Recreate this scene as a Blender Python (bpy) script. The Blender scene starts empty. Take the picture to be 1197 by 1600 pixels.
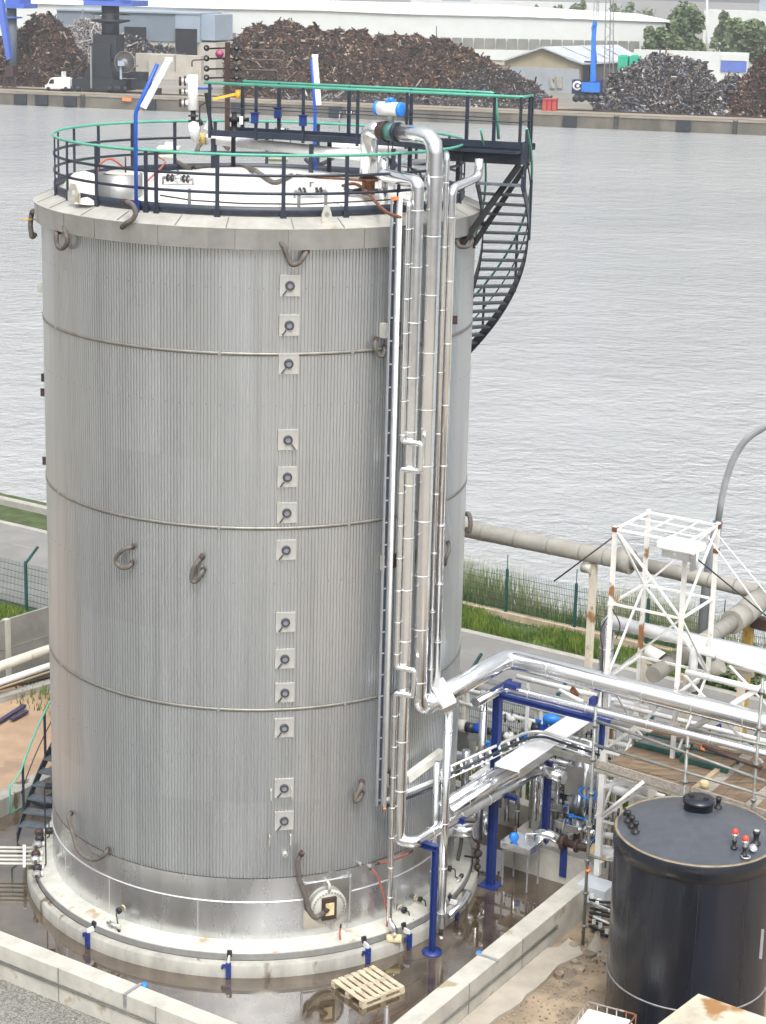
import bpy, math, random
import numpy as np
from mathutils import Vector, Matrix
S = bpy.context.scene
rnd = random.Random(7)
R = math.radians
# ------------------------------------------------------------------ camera
F_, PIT, ROLL = 2950.0, 0.243021, 0.0249039     # focal length in photo pixels, pitch down, roll
CAM = np.array([2.50537, -36.76875, 18.27])
def ray(px, py):
    u = (px - 598.5) / F_; v = -(py - 700) / F_
    c, s = math.cos(ROLL), math.sin(ROLL)
    u, v = c * u - s * v, s * u + c * v
    cp, sp = math.cos(PIT), math.sin(PIT)
    return np.array([u, cp + v * sp, -sp + v * cp])
cd = bpy.data.cameras.new("camera"); cam = bpy.data.objects.new("camera", cd); S.collection.objects.link(cam)
fw = Vector((0, math.cos(PIT), -math.sin(PIT))); upv = Vector((0, math.sin(PIT), math.cos(PIT))); rt = Vector((1, 0, 0))
c_, s_ = math.cos(ROLL), math.sin(ROLL)
rt2 = rt * c_ + upv * s_; up2 = upv * c_ - rt * s_
mw = Matrix.Identity(4)
for i in range(3):
    mw[i][0] = rt2[i]; mw[i][1] = up2[i]; mw[i][2] = -fw[i]; mw[i][3] = CAM[i]
cam.matrix_world = mw
cd.sensor_fit = 'VERTICAL'; cd.sensor_height = 36.0; cd.lens = 36.0 * F_ / 1600.0
cd.shift_y = -100.0 / 1600.0; cd.clip_start = 0.5; cd.clip_end = 20000
S.camera = cam
# ------------------------------------------------------------------ sky, sun, exposure
SUN_EL, SUN_AZ = R(55), R(172)      # azimuth clockwise from +Y
wld = bpy.data.worlds.new("World"); S.world = wld; wld.use_nodes = True
nt = wld.node_tree; nt.nodes.clear()
sky = nt.nodes.new('ShaderNodeTexSky'); sky.sky_type = 'NISHITA'; sky.sun_disc = False
sky.sun_elevation = SUN_EL; sky.sun_rotation = SUN_AZ; sky.air_density = 1.0; sky.dust_density = 4.0
hs = nt.nodes.new('ShaderNodeHueSaturation'); hs.inputs['Saturation'].default_value = 0.16
bgn = nt.nodes.new('ShaderNodeBackground'); bgn.inputs['Strength'].default_value = 0.15
wo = nt.nodes.new('ShaderNodeOutputWorld')
nt.links.new(sky.outputs[0], hs.inputs['Color']); tcw = nt.nodes.new('ShaderNodeTexCoord'); sx = nt.nodes.new('ShaderNodeSeparateXYZ'); mrw = nt.nodes.new('ShaderNodeMapRange'); mxw = nt.nodes.new('ShaderNodeMix'); mxw.data_type = 'RGBA'; mxw.blend_type = 'MULTIPLY'; mxw.inputs[0].default_value = 1
mrw.inputs[1].default_value = 0.0; mrw.inputs[2].default_value = 1.0; mrw.inputs[3].default_value = .85; mrw.inputs[4].default_value = 3.2      # cloud cover is brighter overhead
nt.links.new(tcw.outputs['Generated'], sx.inputs[0]); nt.links.new(sx.outputs['Z'], mrw.inputs[0]); nt.links.new(hs.outputs[0], mxw.inputs[6]); nt.links.new(mrw.outputs[0], mxw.inputs[7]); nt.links.new(mxw.outputs[2], bgn.inputs['Color']); nt.links.new(bgn.outputs[0], wo.inputs[0])
sd = bpy.data.lights.new("sun", 'SUN'); sd.energy = 1.3; sd.angle = R(14); sd.color = (1.0, 0.98, 0.95)
sun = bpy.data.objects.new("sun", sd); S.collection.objects.link(sun)
dirv = Vector((math.sin(SUN_AZ) * math.cos(SUN_EL), math.cos(SUN_AZ) * math.cos(SUN_EL), math.sin(SUN_EL)))
sun.rotation_euler = dirv.to_track_quat('Z', 'Y').to_euler()
S.view_settings.view_transform = 'Standard'; S.view_settings.look = 'None'; S.view_settings.gamma = 1.0
S.view_settings.exposure = -0.2
S.cycles.max_bounces = 8
S.cycles.use_denoising = True
# ------------------------------------------------------------------ measuring helpers (real planes in the place)
def V3(a): return Vector((float(a[0]), float(a[1]), float(a[2])))
def G(px, py, z):
    d = ray(px, py); return V3(CAM + d * ((z - CAM[2]) / d[2]))
def FY(px, py, Y):
    d = ray(px, py); return V3(CAM + d * ((Y - CAM[1]) / d[1]))
E1 = (0.841, -0.541); E2 = (0.541, 0.841)       # directions of the basin walls and pipe racks
def uw(P): return (P[0] * E1[0] + P[1] * E1[1], P[0] * E2[0] + P[1] * E2[1])
def UW(u, w, z=0.0): return Vector((u * E1[0] + w * E2[0], u * E1[1] + w * E2[1], z))
def PW(px, py, w):
    d = ray(px, py); n = np.array([E2[0], E2[1]]); return V3(CAM + d * ((w - CAM[:2] @ n) / (d[:2] @ n)))
def PU(px, py, u):
    d = ray(px, py); n = np.array([E1[0], E1[1]]); return V3(CAM + d * ((u - CAM[:2] @ n) / (d[:2] @ n)))
def CY(px, py, r, far=False):
    d = ray(px, py); a = d[0]**2 + d[1]**2; b = CAM[0]*d[0] + CAM[1]*d[1]; cc = CAM[0]**2 + CAM[1]**2 - r*r
    di = max(b*b - a*cc, 0.0); t = (-b + (1 if far else -1) * math.sqrt(di)) / a
    return V3(CAM + d * t)
def ZAT(x, y, py):
    lo, hi = -20.0, 40.0
    for _ in range(50):
        m = (lo + hi) / 2; d = np.array([x, y, m]) - CAM
        cp, sp = math.cos(PIT), math.sin(PIT); zc = d[1]*cp - d[2]*sp
        uu = d[0]/zc; vv = (d[1]*sp + d[2]*cp)/zc; v2 = -math.sin(ROLL)*uu + math.cos(ROLL)*vv
        if 700 - F_*v2 > py: lo = m
        else: hi = m
    return m
def POL(r, deg, z): return Vector((r*math.cos(R(deg)), r*math.sin(R(deg)), z))
# ------------------------------------------------------------------ materials
MATS = {}
def mat(name, col, rough=0.6, metal=0.0, var=0.12, scale=3.0, col2=None, lo=0.35, hi=0.65, bump=0.0, bscale=30.0,
        streak=None, rvar=0.0, island=None, coat=0.0, ior=None, detail=6.0, rust=None, stretch=None):
    m = bpy.data.materials.new(name); m.use_nodes = True; t = m.node_tree; b = t.nodes['Principled BSDF']
    b.inputs['Roughness'].default_value = rough; b.inputs['Metallic'].default_value = metal
    if coat: b.inputs['Coat Weight'].default_value = coat; b.inputs['Coat Roughness'].default_value = 0.1
    if ior: b.inputs['IOR'].default_value = ior
    tc = t.nodes.new('ShaderNodeTexCoord'); mp = t.nodes.new('ShaderNodeMapping')
    t.links.new(tc.outputs['Object'], mp.inputs[0])
    if streak: mp.inputs['Scale'].default_value = (1, 1, streak)
    if stretch: mp.inputs['Scale'].default_value = stretch
    nz = t.nodes.new('ShaderNodeTexNoise'); nz.inputs['Scale'].default_value = scale; nz.inputs['Detail'].default_value = detail
    nz.inputs['Roughness'].default_value = 0.62
    t.links.new(mp.outputs[0], nz.inputs['Vector'])
    if island:
        ge = t.nodes.new('ShaderNodeNewGeometry'); cr = t.nodes.new('ShaderNodeValToRGB')
        cr.color_ramp.interpolation = 'CONSTANT'
        el = cr.color_ramp.elements
        el[0].position = 0; el[0].color = (*island[0], 1); el[1].position = 1.0/len(island); el[1].color = (*island[1], 1)
        for i in range(2, len(island)):
            e = el.new(i/len(island)); e.color = (*island[i], 1)
        t.links.new(ge.outputs['Random Per Island'], cr.inputs[0]); base = cr.outputs[0]
        mx = t.nodes.new('ShaderNodeMix'); mx.data_type = 'RGBA'; mx.blend_type = 'MULTIPLY'; mx.inputs[0].default_value = 1.0
        r2 = t.nodes.new('ShaderNodeValToRGB'); r2.color_ramp.elements[0].color = (1-var,)*3+(1,); r2.color_ramp.elements[1].color = (1+var,)*3+(1,)
        r2.color_ramp.elements[0].position = .3; r2.color_ramp.elements[1].position = .7
        t.links.new(nz.outputs[0], r2.inputs[0]); t.links.new(base, mx.inputs[6]); t.links.new(r2.outputs[0], mx.inputs[7]); out = mx.outputs[2]
    else:
        cr = t.nodes.new('ShaderNodeValToRGB'); e = cr.color_ramp.elements
        e[0].position = lo; e[1].position = hi
        if col2 is None:
            e[0].color = tuple(max(0, c*(1-var)) for c in col)+(1,); e[1].color = tuple(min(1, c*(1+var)) for c in col)+(1,)
        else:
            e[0].color = (*col, 1); e[1].color = (*col2, 1)
        t.links.new(nz.outputs[0], cr.inputs[0]); out = cr.outputs[0]
    if rust:
        n2 = t.nodes.new('ShaderNodeTexNoise'); n2.inputs['Scale'].default_value = rust[1]; n2.inputs['Detail'].default_value = 8
        t.links.new(mp.outputs[0], n2.inputs['Vector'])
        c2 = t.nodes.new('ShaderNodeValToRGB'); c2.color_ramp.elements[0].position = rust[2]; c2.color_ramp.elements[1].position = rust[2]+.06
        t.links.new(n2.outputs[0], c2.inputs[0])
        mx = t.nodes.new('ShaderNodeMix'); mx.data_type = 'RGBA'
        t.links.new(c2.outputs[0], mx.inputs[0]); t.links.new(out, mx.inputs[6]); mx.inputs[7].default_value = (*rust[0], 1); out = mx.outputs[2]
    t.links.new(out, b.inputs['Base Color'])
    if rvar:
        mr = t.nodes.new('ShaderNodeMapRange'); mr.inputs[3].default_value = max(.02, rough-rvar); mr.inputs[4].default_value = min(1, rough+rvar)
        mr.inputs[1].default_value = .3; mr.inputs[2].default_value = .7
        t.links.new(nz.outputs[0], mr.inputs[0]); t.links.new(mr.outputs[0], b.inputs['Roughness'])
    if bump:
        nb = t.nodes.new('ShaderNodeTexNoise'); nb.inputs['Scale'].default_value = bscale; nb.inputs['Detail'].default_value = 4
        t.links.new(mp.outputs[0], nb.inputs['Vector'])
        bp = t.nodes.new('ShaderNodeBump'); bp.inputs['Strength'].default_value = bump; bp.inputs['Distance'].default_value = 0.05
        t.links.new(nb.outputs[0], bp.inputs['Height']); t.links.new(bp.outputs[0], b.inputs['Normal'])
    MATS[name] = m; return m
mat('corr', (.565, .585, .60), .33, .84, .07, 1.6, streak=.05, rvar=.06)
mat('alu', (.72, .735, .745), .27, .9, .08, 1.0, streak=.3, rvar=.07)
mat('shiny', (.85, .86, .87), .19, .97, .04, 2.0, rvar=.04)
mat('strapm', (.74, .74, .74), .35, .7, .03)
mat('band', (.26, .25, .22), .5, .6, .15, 6)
mat('roofm', (.74, .73, .69), .5, .25, .08, 2.0, rust=((.55, .45, .28), 1.3, .68))
mat('ledge', (.48, .465, .42), .5, .3, .14, 2.5, rust=((.36, .28, .16), 1.8, .62))
mat('skirtm', (.42, .42, .41), .4, .75, .12, 2.0, rvar=.08)
mat('cream', (.47, .465, .41), .5, 0, .16, 2.4, rust=((.33, .26, .16), 1.7, .585))
mat('navy', (.022, .03, .048), .42, 0, .2, 5)
mat('green', (.10, .38, .28), .4, 0, .1, 5)
mat('dgreen', (.02, .085, .075), .5, 0, .2, 5)
mat('blue', (.013, .032, .165), .42, 0, .12, 4)
mat('bblue', (.02, .22, .72), .4, 0, .1, 6)
mat('white', (.78, .78, .76), .45, 0, .06, 5)
mat('whiterust', (.74, .73, .69), .5, 0, .08, 4, rust=((.32, .15, .06), 2.2, .60))
mat('rustpost', (.68, .62, .50), .6, 0, .1, 3, rust=((.33, .16, .05), 1.6, .55))
mat('rust', (.17, .07, .035), .85, 0, .4, 8)
mat('brown', (.055, .03, .025), .6, 0, .3, 8)
mat('plateg', (.46,.455,.43), .5, .3, .14, 3)
mat('stair', (.12, .14, .16), .5, .2, .2, 6)
mat('green2', (.08, .20, .18), .5, .1, .15, 6)
mat('ladder', (.5, .52, .56), .4, .6, .1, 5)
mat('bluepole', (.02, .10, .50), .4, 0, .1, 6)
mat('creamc', (.70, .69, .62), .6, 0, .08, 4)
mat('greenwht', (.60, .64, .52), .55, 0, .06, 4)
mat('whitepipe', (.84, .84, .83), .28, 0, .05, 4, coat=.3)
mat('yellowdull', (.50, .38, .12), .7, 0, .15, 8)
mat('pipedull', (.13, .11, .10), .7, 0, .2, 6)
mat('pink', (.55, .12, .25), .7, 0, .1, 6)
mat('rusttube', (.45, .42, .38), .6, .2, .1, 6, rust=((.25, .11, .05), 3, .5))
mat('pinkrust', (.40, .24, .19), .7, 0, .2, 4)
mat('hallside2', (.52, .56, .60), .6, 0, .08, 3)
mat('whiterust2', (.64, .60, .50), .6, 0, .1, 3, rust=((.40, .28, .16), 2, .64))
mat('darkdirt', (.06, .055, .045), .95, 0, .4, 2)
mat('navy2', (.05, .045, .09), .6, 0, .2, 5)
mat('rustyellow', (.45, .30, .07), .7, 0, .2, 3, rust=((.12, .06, .03), 1.5, .48))
mat('lampgrey', (.20, .21, .22), .5, .3, .1, 4)
mat('lampgrey2', (.42, .44, .45), .5, .3, .1, 4)
mat('redfar', (.42, .06, .05), .6, 0, .15, 1)
mat('scraptan', (.3, .22, .14), .9, 0, .3, .6, island=((.30, .22, .15), (.20, .15, .10), (.36, .28, .20), (.12, .09, .07)))
mat('reel', (.24, .22, .20), .7, 0, .2, 1)
mat('cranegrey', (.10, .12, .15), .6, 0, .15, .5)
mat('navyblue', (.02, .035, .12), .5, 0, .1, .6)
mat('mast', (.22, .22, .23), .6, .2, .1, 1)
mat('ringgrey', (.27, .27, .26), .55, .3, .12, 4)
mat('dialface', (.20, .21, .24), .5, 0, .1, 5)
mat('cabin', (.36, .35, .32), .5, .2, .12, 4)
mat('rubble', (.30, .25, .185), .9, 0, .25, 3, rust=((.2, .155, .11), 2, .55))
mat('seamblk', (.022, .025, .034), .4, 0, .1, 3)
mat('hose', (.12, .105, .09), .75, 0, .25, 12)
mat('black', (.02, .02, .022), .5, 0, .2, 10)
mat('grey', (.30, .30, .30), .5, .3, .15, 8)
mat('dial', (.05, .055, .065), .6, 0, .1, 8)
mat('redhose', (.42, .10, .06), .5, 0, .15, 8)
mat('red', (.65, .06, .04), .45, 0, .1, 8)
mat('orange', (.85, .22, .06), .5, 0, .1, 8)
mat('yellow', (.75, .42, .05), .5, 0, .15, 8)
mat('conc', (.47, .45, .395), .8, 0, .14, 1.8, bump=.15, bscale=14, rust=((.33, .28, .19), 1.6, .62))
mat('concw', (.33, .32, .285), .75, 0, .22, 2.2, streak=.3, rust=((.13, .105, .075), 2.6, .575))
mat('concg', (.25, .24, .215), .85, 0, .18, 1.4, bump=.15, bscale=12)
mat('kerb', (.36, .345, .31), .85, 0, .15, 2.5)
mat('kerbtan', (.42, .34, .24), .85, 0, .2, 2.5)
mat('asph', (.215, .21, .197), .9, 0, .10, .8, bump=.1, bscale=60, rust=((.20, .195, .18), .5, .55))
mat('sand', (.40, .275, .18), .95, 0, .14, 1.2, bump=.4, bscale=5, rust=((.31, .22, .15), .7, .6))
mat('dirt', (.31, .24, .165), .95, 0, .3, 1.1, bump=.5, bscale=7, rust=((.21, .17, .125), .9, .58))
mat('slab', (.40, .36, .30), .85, 0, .14, 1.3, bump=.2, bscale=10, rust=((.27, .21, .145), .8, .62))
mat('timber', (.42, .33, .21), .8, 0, .2, 3, stretch=(2, 12, 6))
mat('pallet', (.47, .40, .29), .8, 0, .25, 5)
mat('plank', (.12, .085, .055), .85, 0, .35, 2.0, col2=(.25, .18, .115), stretch=(1.2, 7, 4))
mat('plankgrey', (.30, .27, .23), .85, 0, .3, 3, stretch=(1, 9, 9))
mat('steelgrey', (.25, .255, .235), .5, .4, .2, 6, rust=((.26, .17, .09), 3, .62))
mat('hdpe', (.009, .012, .021), .30, 0, .35, 1.2, streak=.12, coat=.22, rvar=.10)
mat('hdpetop', (.070, .077, .092), .33, 0, .12, 5)
mat('tanrim', (.25, .20, .125), .6, 0, .2, 6)
mat('pipegrey', (.30, .285, .25), .7, 0, .1, 3, rust=((.30, .26, .2), 2, .64))
mat('contain', (.50, .45, .35), .7, 0, .22, 1.6, rust=((.30, .16, .06), 1.1, .57))
mat('grass', (.06, .12, .015), .8, 0, .3, 1.5, col2=(.17, .24, .035), island=None)
mat('reed', (.42, .38, .24), .85, 0, .2, .9, col2=(.20, .25, .07))
mat('greenwt', (.06, .085, .03), .9, 0, .3, 2)
mat('ground', (.30, .27, .22), .95, 0, .2, .4, bump=.3, bscale=3)
mat('farground', (.24, .225, .195), .95, 0, .2, .05)
mat('quay', (.17, .155, .125), .9, 0, .3, .25, col2=(.085, .078, .065), stretch=(1, 1, .5))
mat('quaytop', (.27, .235, .185), .9, 0, .15, .3)
mat('hallwall', (.60, .62, .60), .7, 0, .04, .3)
mat('hallroof', (.82, .83, .83), .6, 0, .03, .2)
mat('hallgrey', (.18, .22, .26), .7, 0, .06, .3)
mat('hallside', (.30, .36, .43), .7, 0, .05, .3)
mat('hallbrown', (.085, .075, .075), .7, 0, .1, .3)
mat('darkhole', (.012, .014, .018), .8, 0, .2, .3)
mat('panel', (.21, .21, .19), .6, 0, .15, .5)
mat('block', (.46, .43, .37), .9, 0, .1, .5)
mat('shedroof', (.42, .45, .49), .6, 0, .08, .5)
mat('shedwall', (.33, .29, .20), .8, 0, .08, .5)
mat('shedlow', (.30, .33, .35), .8, 0, .08, .5)
mat('crane', (.016, .021, .028), .6, 0, .25, .8)
mat('craneblue', (.07, .14, .50), .5, 0, .08, .5)
mat('hblue', (.02, .16, .55), .5, 0, .1, .6)
mat('tankgreen', (.03, .42, .26), .5, 0, .1, .6)
mat('leaf', (.03, .06, .02), .85, 0, .3, .3, island=((.10, .145, .07), (.15, .20, .10), (.19, .24, .12), (.125, .175, .085)))
mat('leafpale', (.07, .11, .05), .85, 0, .3, .3, island=((.14, .19, .09), (.20, .25, .12), (.16, .21, .105), (.12, .165, .085)))
mat('bark', (.10, .085, .065), .9, 0, .2, 2)
mat('scrapcore', (.035, .025, .02), .95, 0, .3, .8)
BR = ((0.066, 0.032, 0.022), (0.114, 0.055, 0.031), (0.032, 0.019, 0.014), (0.168, 0.082, 0.043), (0.054, 0.036, 0.026), (0.016, 0.013, 0.012), (0.192, 0.120, 0.072), (0.036, 0.022, 0.017), (0.360, 0.300, 0.240), (0.072, 0.036, 0.023), (0.019, 0.016, 0.014), (0.043, 0.024, 0.018), (0.022, 0.016, 0.014))
mat('scrapbrown', BR[0], .9, 0, .3, .6, island=BR)
mat('scrapmix', BR[0], .8, 0, .25, .6, island=((.03, .03, .03), (.26, .25, .24), (.07, .055, .05), (.02, .02, .024), (.42, .41, .39), (.015, .014, .014), (.045, .04, .036), (.14, .10, .075), (.06, .05, .05), (.20, .19, .19), (.035, .03, .03), (.08, .10, .16)))
mat('scrappale', BR[0], .7, .1, .2, .6, island=((.42, .41, .41), (.30, .29, .30), (.55, .54, .53), (.16, .14, .14), (.24, .20, .17)))
mat('concblue', (.10, .16, .48), .6, 0, .1, .5)
mat('vent', (.22, .12, .08), .8, 0, .3, 8)
mat('insul', (.62, .52, .30), .9, 0, .2, 8)

def water_mat():
    m = bpy.data.materials.new('water'); m.use_nodes = True; t = m.node_tree; b = t.nodes['Principled BSDF']
    b.inputs['Base Color'].default_value = (.43, .445, .455, 1); b.inputs['Roughness'].default_value = .1; b.inputs['IOR'].default_value = 3.0
    tc = t.nodes.new('ShaderNodeTexCoord')
    def noise(sc, st, det, rot=-12):
        mp = t.nodes.new('ShaderNodeMapping'); mp.inputs['Scale'].default_value = st; mp.inputs['Rotation'].default_value = (0, 0, R(rot))
        n = t.nodes.new('ShaderNodeTexNoise'); n.inputs['Scale'].default_value = sc; n.inputs['Detail'].default_value = det; n.inputs['Roughness'].default_value = .6
        t.links.new(tc.outputs['Object'], mp.inputs[0]); t.links.new(mp.outputs[0], n.inputs['Vector']); return n
    a = noise(1.6, (.85, 1.0, 1), 6.0, 8); c = noise(.30, (.85, 1, 1), 5.0, -28); wp = noise(.018, (.5, 1, 1), 4.0); wp2 = noise(.09, (.6, 1, 1), 3.0)
    ad = t.nodes.new('ShaderNodeMath'); ad.operation = 'MULTIPLY_ADD'; ad.inputs[1].default_value = 1.5
    t.links.new(c.outputs[0], ad.inputs[0]); t.links.new(a.outputs[0], ad.inputs[2])
    sm = t.nodes.new('ShaderNodeMath'); sm.operation = 'ADD'; t.links.new(wp.outputs[0], sm.inputs[0]); t.links.new(wp2.outputs[0], sm.inputs[1])
    ms = t.nodes.new('ShaderNodeMapRange'); ms.inputs[1].default_value = .75; ms.inputs[2].default_value = 1.25; ms.inputs[3].default_value = .35; ms.inputs[4].default_value = 1.0      # wind patches
    t.links.new(sm.outputs[0], ms.inputs[0])
    bp = t.nodes.new('ShaderNodeBump'); bp.inputs['Distance'].default_value = .5; t.links.new(ms.outputs[0], bp.inputs['Strength'])
    t.links.new(ad.outputs[0], bp.inputs['Height']); t.links.new(bp.outputs[0], b.inputs['Normal'])
    cc = t.nodes.new('ShaderNodeValToRGB'); cc.color_ramp.elements[0].color = (.36, .38, .375, 1); cc.color_ramp.elements[1].color = (.47, .48, .475, 1); cc.color_ramp.elements[0].position = .35; cc.color_ramp.elements[1].position = .65
    t.links.new(wp.outputs[0], cc.inputs[0]); t.links.new(cc.outputs[0], b.inputs['Base Color'])
    MATS['water'] = m
water_mat()
def clad_tones(name, n, zs, amt):
    m = MATS[name]; t = m.node_tree; b = t.nodes['Principled BSDF']; src = b.inputs['Base Color'].links[0].from_socket
    tc = t.nodes.new('ShaderNodeTexCoord'); sx = t.nodes.new('ShaderNodeSeparateXYZ'); t.links.new(tc.outputs['Object'], sx.inputs[0])
    at = t.nodes.new('ShaderNodeMath'); at.operation = 'ARCTAN2'; t.links.new(sx.outputs['Y'], at.inputs[0]); t.links.new(sx.outputs['X'], at.inputs[1])
    k = t.nodes.new('ShaderNodeMath'); k.operation = 'MULTIPLY'; k.inputs[1].default_value = n/6.28318; t.links.new(at.outputs[0], k.inputs[0]); f = t.nodes.new('ShaderNodeMath'); f.operation = 'FLOOR'; t.links.new(k.outputs[0], f.inputs[0])
    kz = t.nodes.new('ShaderNodeMath'); kz.operation = 'MULTIPLY'; kz.inputs[1].default_value = zs; t.links.new(sx.outputs['Z'], kz.inputs[0]); fz = t.nodes.new('ShaderNodeMath'); fz.operation = 'FLOOR'; t.links.new(kz.outputs[0], fz.inputs[0])
    cb = t.nodes.new('ShaderNodeCombineXYZ'); t.links.new(f.outputs[0], cb.inputs[0]); t.links.new(fz.outputs[0], cb.inputs[1])
    wn = t.nodes.new('ShaderNodeTexWhiteNoise'); t.links.new(cb.outputs[0], wn.inputs['Vector'])
    mr = t.nodes.new('ShaderNodeMapRange'); mr.inputs[3].default_value = 1-amt; mr.inputs[4].default_value = 1+amt*.5; t.links.new(wn.outputs['Value'], mr.inputs[0])
    # grime: thin vertical runs
    mp = t.nodes.new('ShaderNodeMapping'); mp.inputs['Scale'].default_value = (5, 5, .18); t.links.new(tc.outputs['Object'], mp.inputs[0])
    nz = t.nodes.new('ShaderNodeTexNoise'); nz.inputs['Scale'].default_value = 1.0; nz.inputs['Detail'].default_value = 7; t.links.new(mp.outputs[0], nz.inputs['Vector'])
    m2 = t.nodes.new('ShaderNodeMapRange'); m2.inputs[1].default_value = .55; m2.inputs[2].default_value = .80; m2.inputs[3].default_value = 1; m2.inputs[4].default_value = .86; t.links.new(nz.outputs[0], m2.inputs[0])
    mu = t.nodes.new('ShaderNodeMath'); mu.operation = 'MULTIPLY'; t.links.new(mr.outputs[0], mu.inputs[0]); t.links.new(m2.outputs[0], mu.inputs[1])
    mx = t.nodes.new('ShaderNodeMix'); mx.data_type = 'RGBA'; mx.blend_type = 'MULTIPLY'; mx.inputs[0].default_value = 1; t.links.new(src, mx.inputs[6]); t.links.new(mu.outputs[0], mx.inputs[7]); t.links.new(mx.outputs[2], b.inputs['Base Color'])
clad_tones('corr', 26, .303, .055)
clad_tones('skirtm', 22, .01, .10)
clad_tones('alu', 17, .01, .06)
def floor_mat():
    m = bpy.data.materials.new('wetfloor'); m.use_nodes = True; t = m.node_tree; b = t.nodes['Principled BSDF']
    tc = t.nodes.new('ShaderNodeTexCoord')
    n1 = t.nodes.new('ShaderNodeTexNoise'); n1.inputs['Scale'].default_value = .34; n1.inputs['Detail'].default_value = 3
    n2 = t.nodes.new('ShaderNodeTexNoise'); n2.inputs['Scale'].default_value = 2.2; n2.inputs['Detail'].default_value = 9; n2.inputs['Roughness'].default_value = .68
    for n in (n1, n2): t.links.new(tc.outputs['Object'], n.inputs['Vector'])
    cr = t.nodes.new('ShaderNodeValToRGB'); e = cr.color_ramp.elements
    e[0].position = .34; e[0].color = (.036, .025, .015, 1); e[1].position = .68; e[1].color = (.115, .083, .053, 1)
    t.links.new(n2.outputs[0], cr.inputs[0])
    last = n1.outputs[0]
    for (c, r_) in ((G(30, 1425, 0), 1.75), (G(-60, 1380, 0), 1.6), (G(825, 1345, 0), 1.35), (G(770, 1440, 0), .9), (G(880, 1405, 0), .5), (G(640, 1560, 0), .5)):   # where the floor lies low
        dn = t.nodes.new('ShaderNodeVectorMath'); dn.operation = 'DISTANCE'; dn.inputs[1].default_value = (c.x, c.y, 0)
        t.links.new(tc.outputs['Object'], dn.inputs[0])
        k = t.nodes.new('ShaderNodeMapRange'); k.inputs[1].default_value = r_*.55; k.inputs[2].default_value = r_*1.25; k.inputs[3].default_value = -.22; k.inputs[4].default_value = .0
        t.links.new(dn.outputs['Value'], k.inputs[0]); ad = t.nodes.new('ShaderNodeMath'); ad.operation = 'ADD'
        t.links.new(last, ad.inputs[0]); t.links.new(k.outputs[0], ad.inputs[1]); last = ad.outputs[0]
    pm = t.nodes.new('ShaderNodeMath'); pm.operation = 'MULTIPLY_ADD'; pm.inputs[1].default_value = .10
    t.links.new(n2.outputs[0], pm.inputs[0]); t.links.new(last, pm.inputs[2])
    w = t.nodes.new('ShaderNodeValToRGB'); w.color_ramp.elements[0].position = .56; w.color_ramp.elements[1].position = .67
    w.color_ramp.elements[0].color = (1, 1, 1, 1); w.color_ramp.elements[1].color = (0, 0, 0, 1)
    t.links.new(pm.outputs[0], w.inputs[0])
    t.links.new(cr.outputs[0], b.inputs['Base Color'])
    b.inputs['IOR'].default_value = 2.8
    mr = t.nodes.new('ShaderNodeMapRange'); mr.inputs[3].default_value = .42; mr.inputs[4].default_value = .018
    t.links.new(w.outputs[0], mr.inputs[0]); t.links.new(mr.outputs[0], b.inputs['Roughness'])
    MATS['wetfloor'] = m
floor_mat()
def gravel_mat():
    m = bpy.data.materials.new('gravel'); m.use_nodes = True; t = m.node_tree; b = t.nodes['Principled BSDF']
    tc = t.nodes.new('ShaderNodeTexCoord'); v = t.nodes.new('ShaderNodeTexVoronoi'); v.inputs['Scale'].default_value = 34
    t.links.new(tc.outputs['Object'], v.inputs['Vector'])
    bw = t.nodes.new('ShaderNodeRGBToBW'); t.links.new(v.outputs['Color'], bw.inputs[0])
    cr = t.nodes.new('ShaderNodeValToRGB'); e = cr.color_ramp.elements; e[0].color = (.13, .125, .11, 1); e[1].color = (.30, .29, .26, 1); e[0].position = .2; e[1].position = .8
    t.links.new(bw.outputs[0], cr.inputs[0]); t.links.new(cr.outputs[0], b.inputs['Base Color']); b.inputs['Roughness'].default_value = .9
    bp = t.nodes.new('ShaderNodeBump'); bp.inputs['Strength'].default_value = .8; bp.inputs['Distance'].default_value = .03; bp.invert = True
    t.links.new(v.outputs['Distance'], bp.inputs['Height']); t.links.new(bp.outputs[0], b.inputs['Normal'])
    MATS['gravel'] = m
gravel_mat()
def haze_mat():
    m = bpy.data.materials.new('haze'); m.use_nodes = True; t = m.node_tree; t.nodes.clear()
    v = t.nodes.new('ShaderNodeVolumePrincipled'); v.inputs['Color'].default_value = (.93, .96, 1, 1); v.inputs['Density'].default_value = .00038; v.inputs['Anisotropy'].default_value = .3
    o = t.nodes.new('ShaderNodeOutputMaterial'); t.links.new(v.outputs[0], o.inputs['Volume']); MATS['haze'] = m
haze_mat()
# ------------------------------------------------------------------ object helpers
COL = S.collection
def root_loc(p):
    l = Vector((0, 0, 0))
    while p is not None: l = l + p.location; p = p.parent
    return l
def thing(name, label, cat, loc=(0, 0, 0), group=None):
    o = bpy.data.objects.new(name, None); COL.objects.link(o); o.location = Vector(loc); o.empty_display_size = .2
    o['label'] = label; o['category'] = cat
    if group: o['group'] = group
    return o
def tag(o, label, cat, group=None, kind=None):
    o['label'] = label; o['category'] = cat
    if group: o['group'] = group
    if kind: o['kind'] = kind
    return o
def structure(o): o['kind'] = 'structure'; return o
def kids(o): return [c for c in bpy.data.objects if c.parent == o]
def copytree(o, parent=None):
    c = o.copy(); COL.objects.link(c)
    if parent is not None: c.parent = parent
    for k in kids(o): copytree(k, c)
    return c
def frame(axis, hint=None):
    a = Vector(axis).normalized(); h = Vector(hint) if hint is not None else (Vector((0, 0, 1)) if abs(a.z) < .9 else Vector((1, 0, 0)))
    x = h.cross(a).normalized(); y = a.cross(x); return x, y, a
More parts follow.
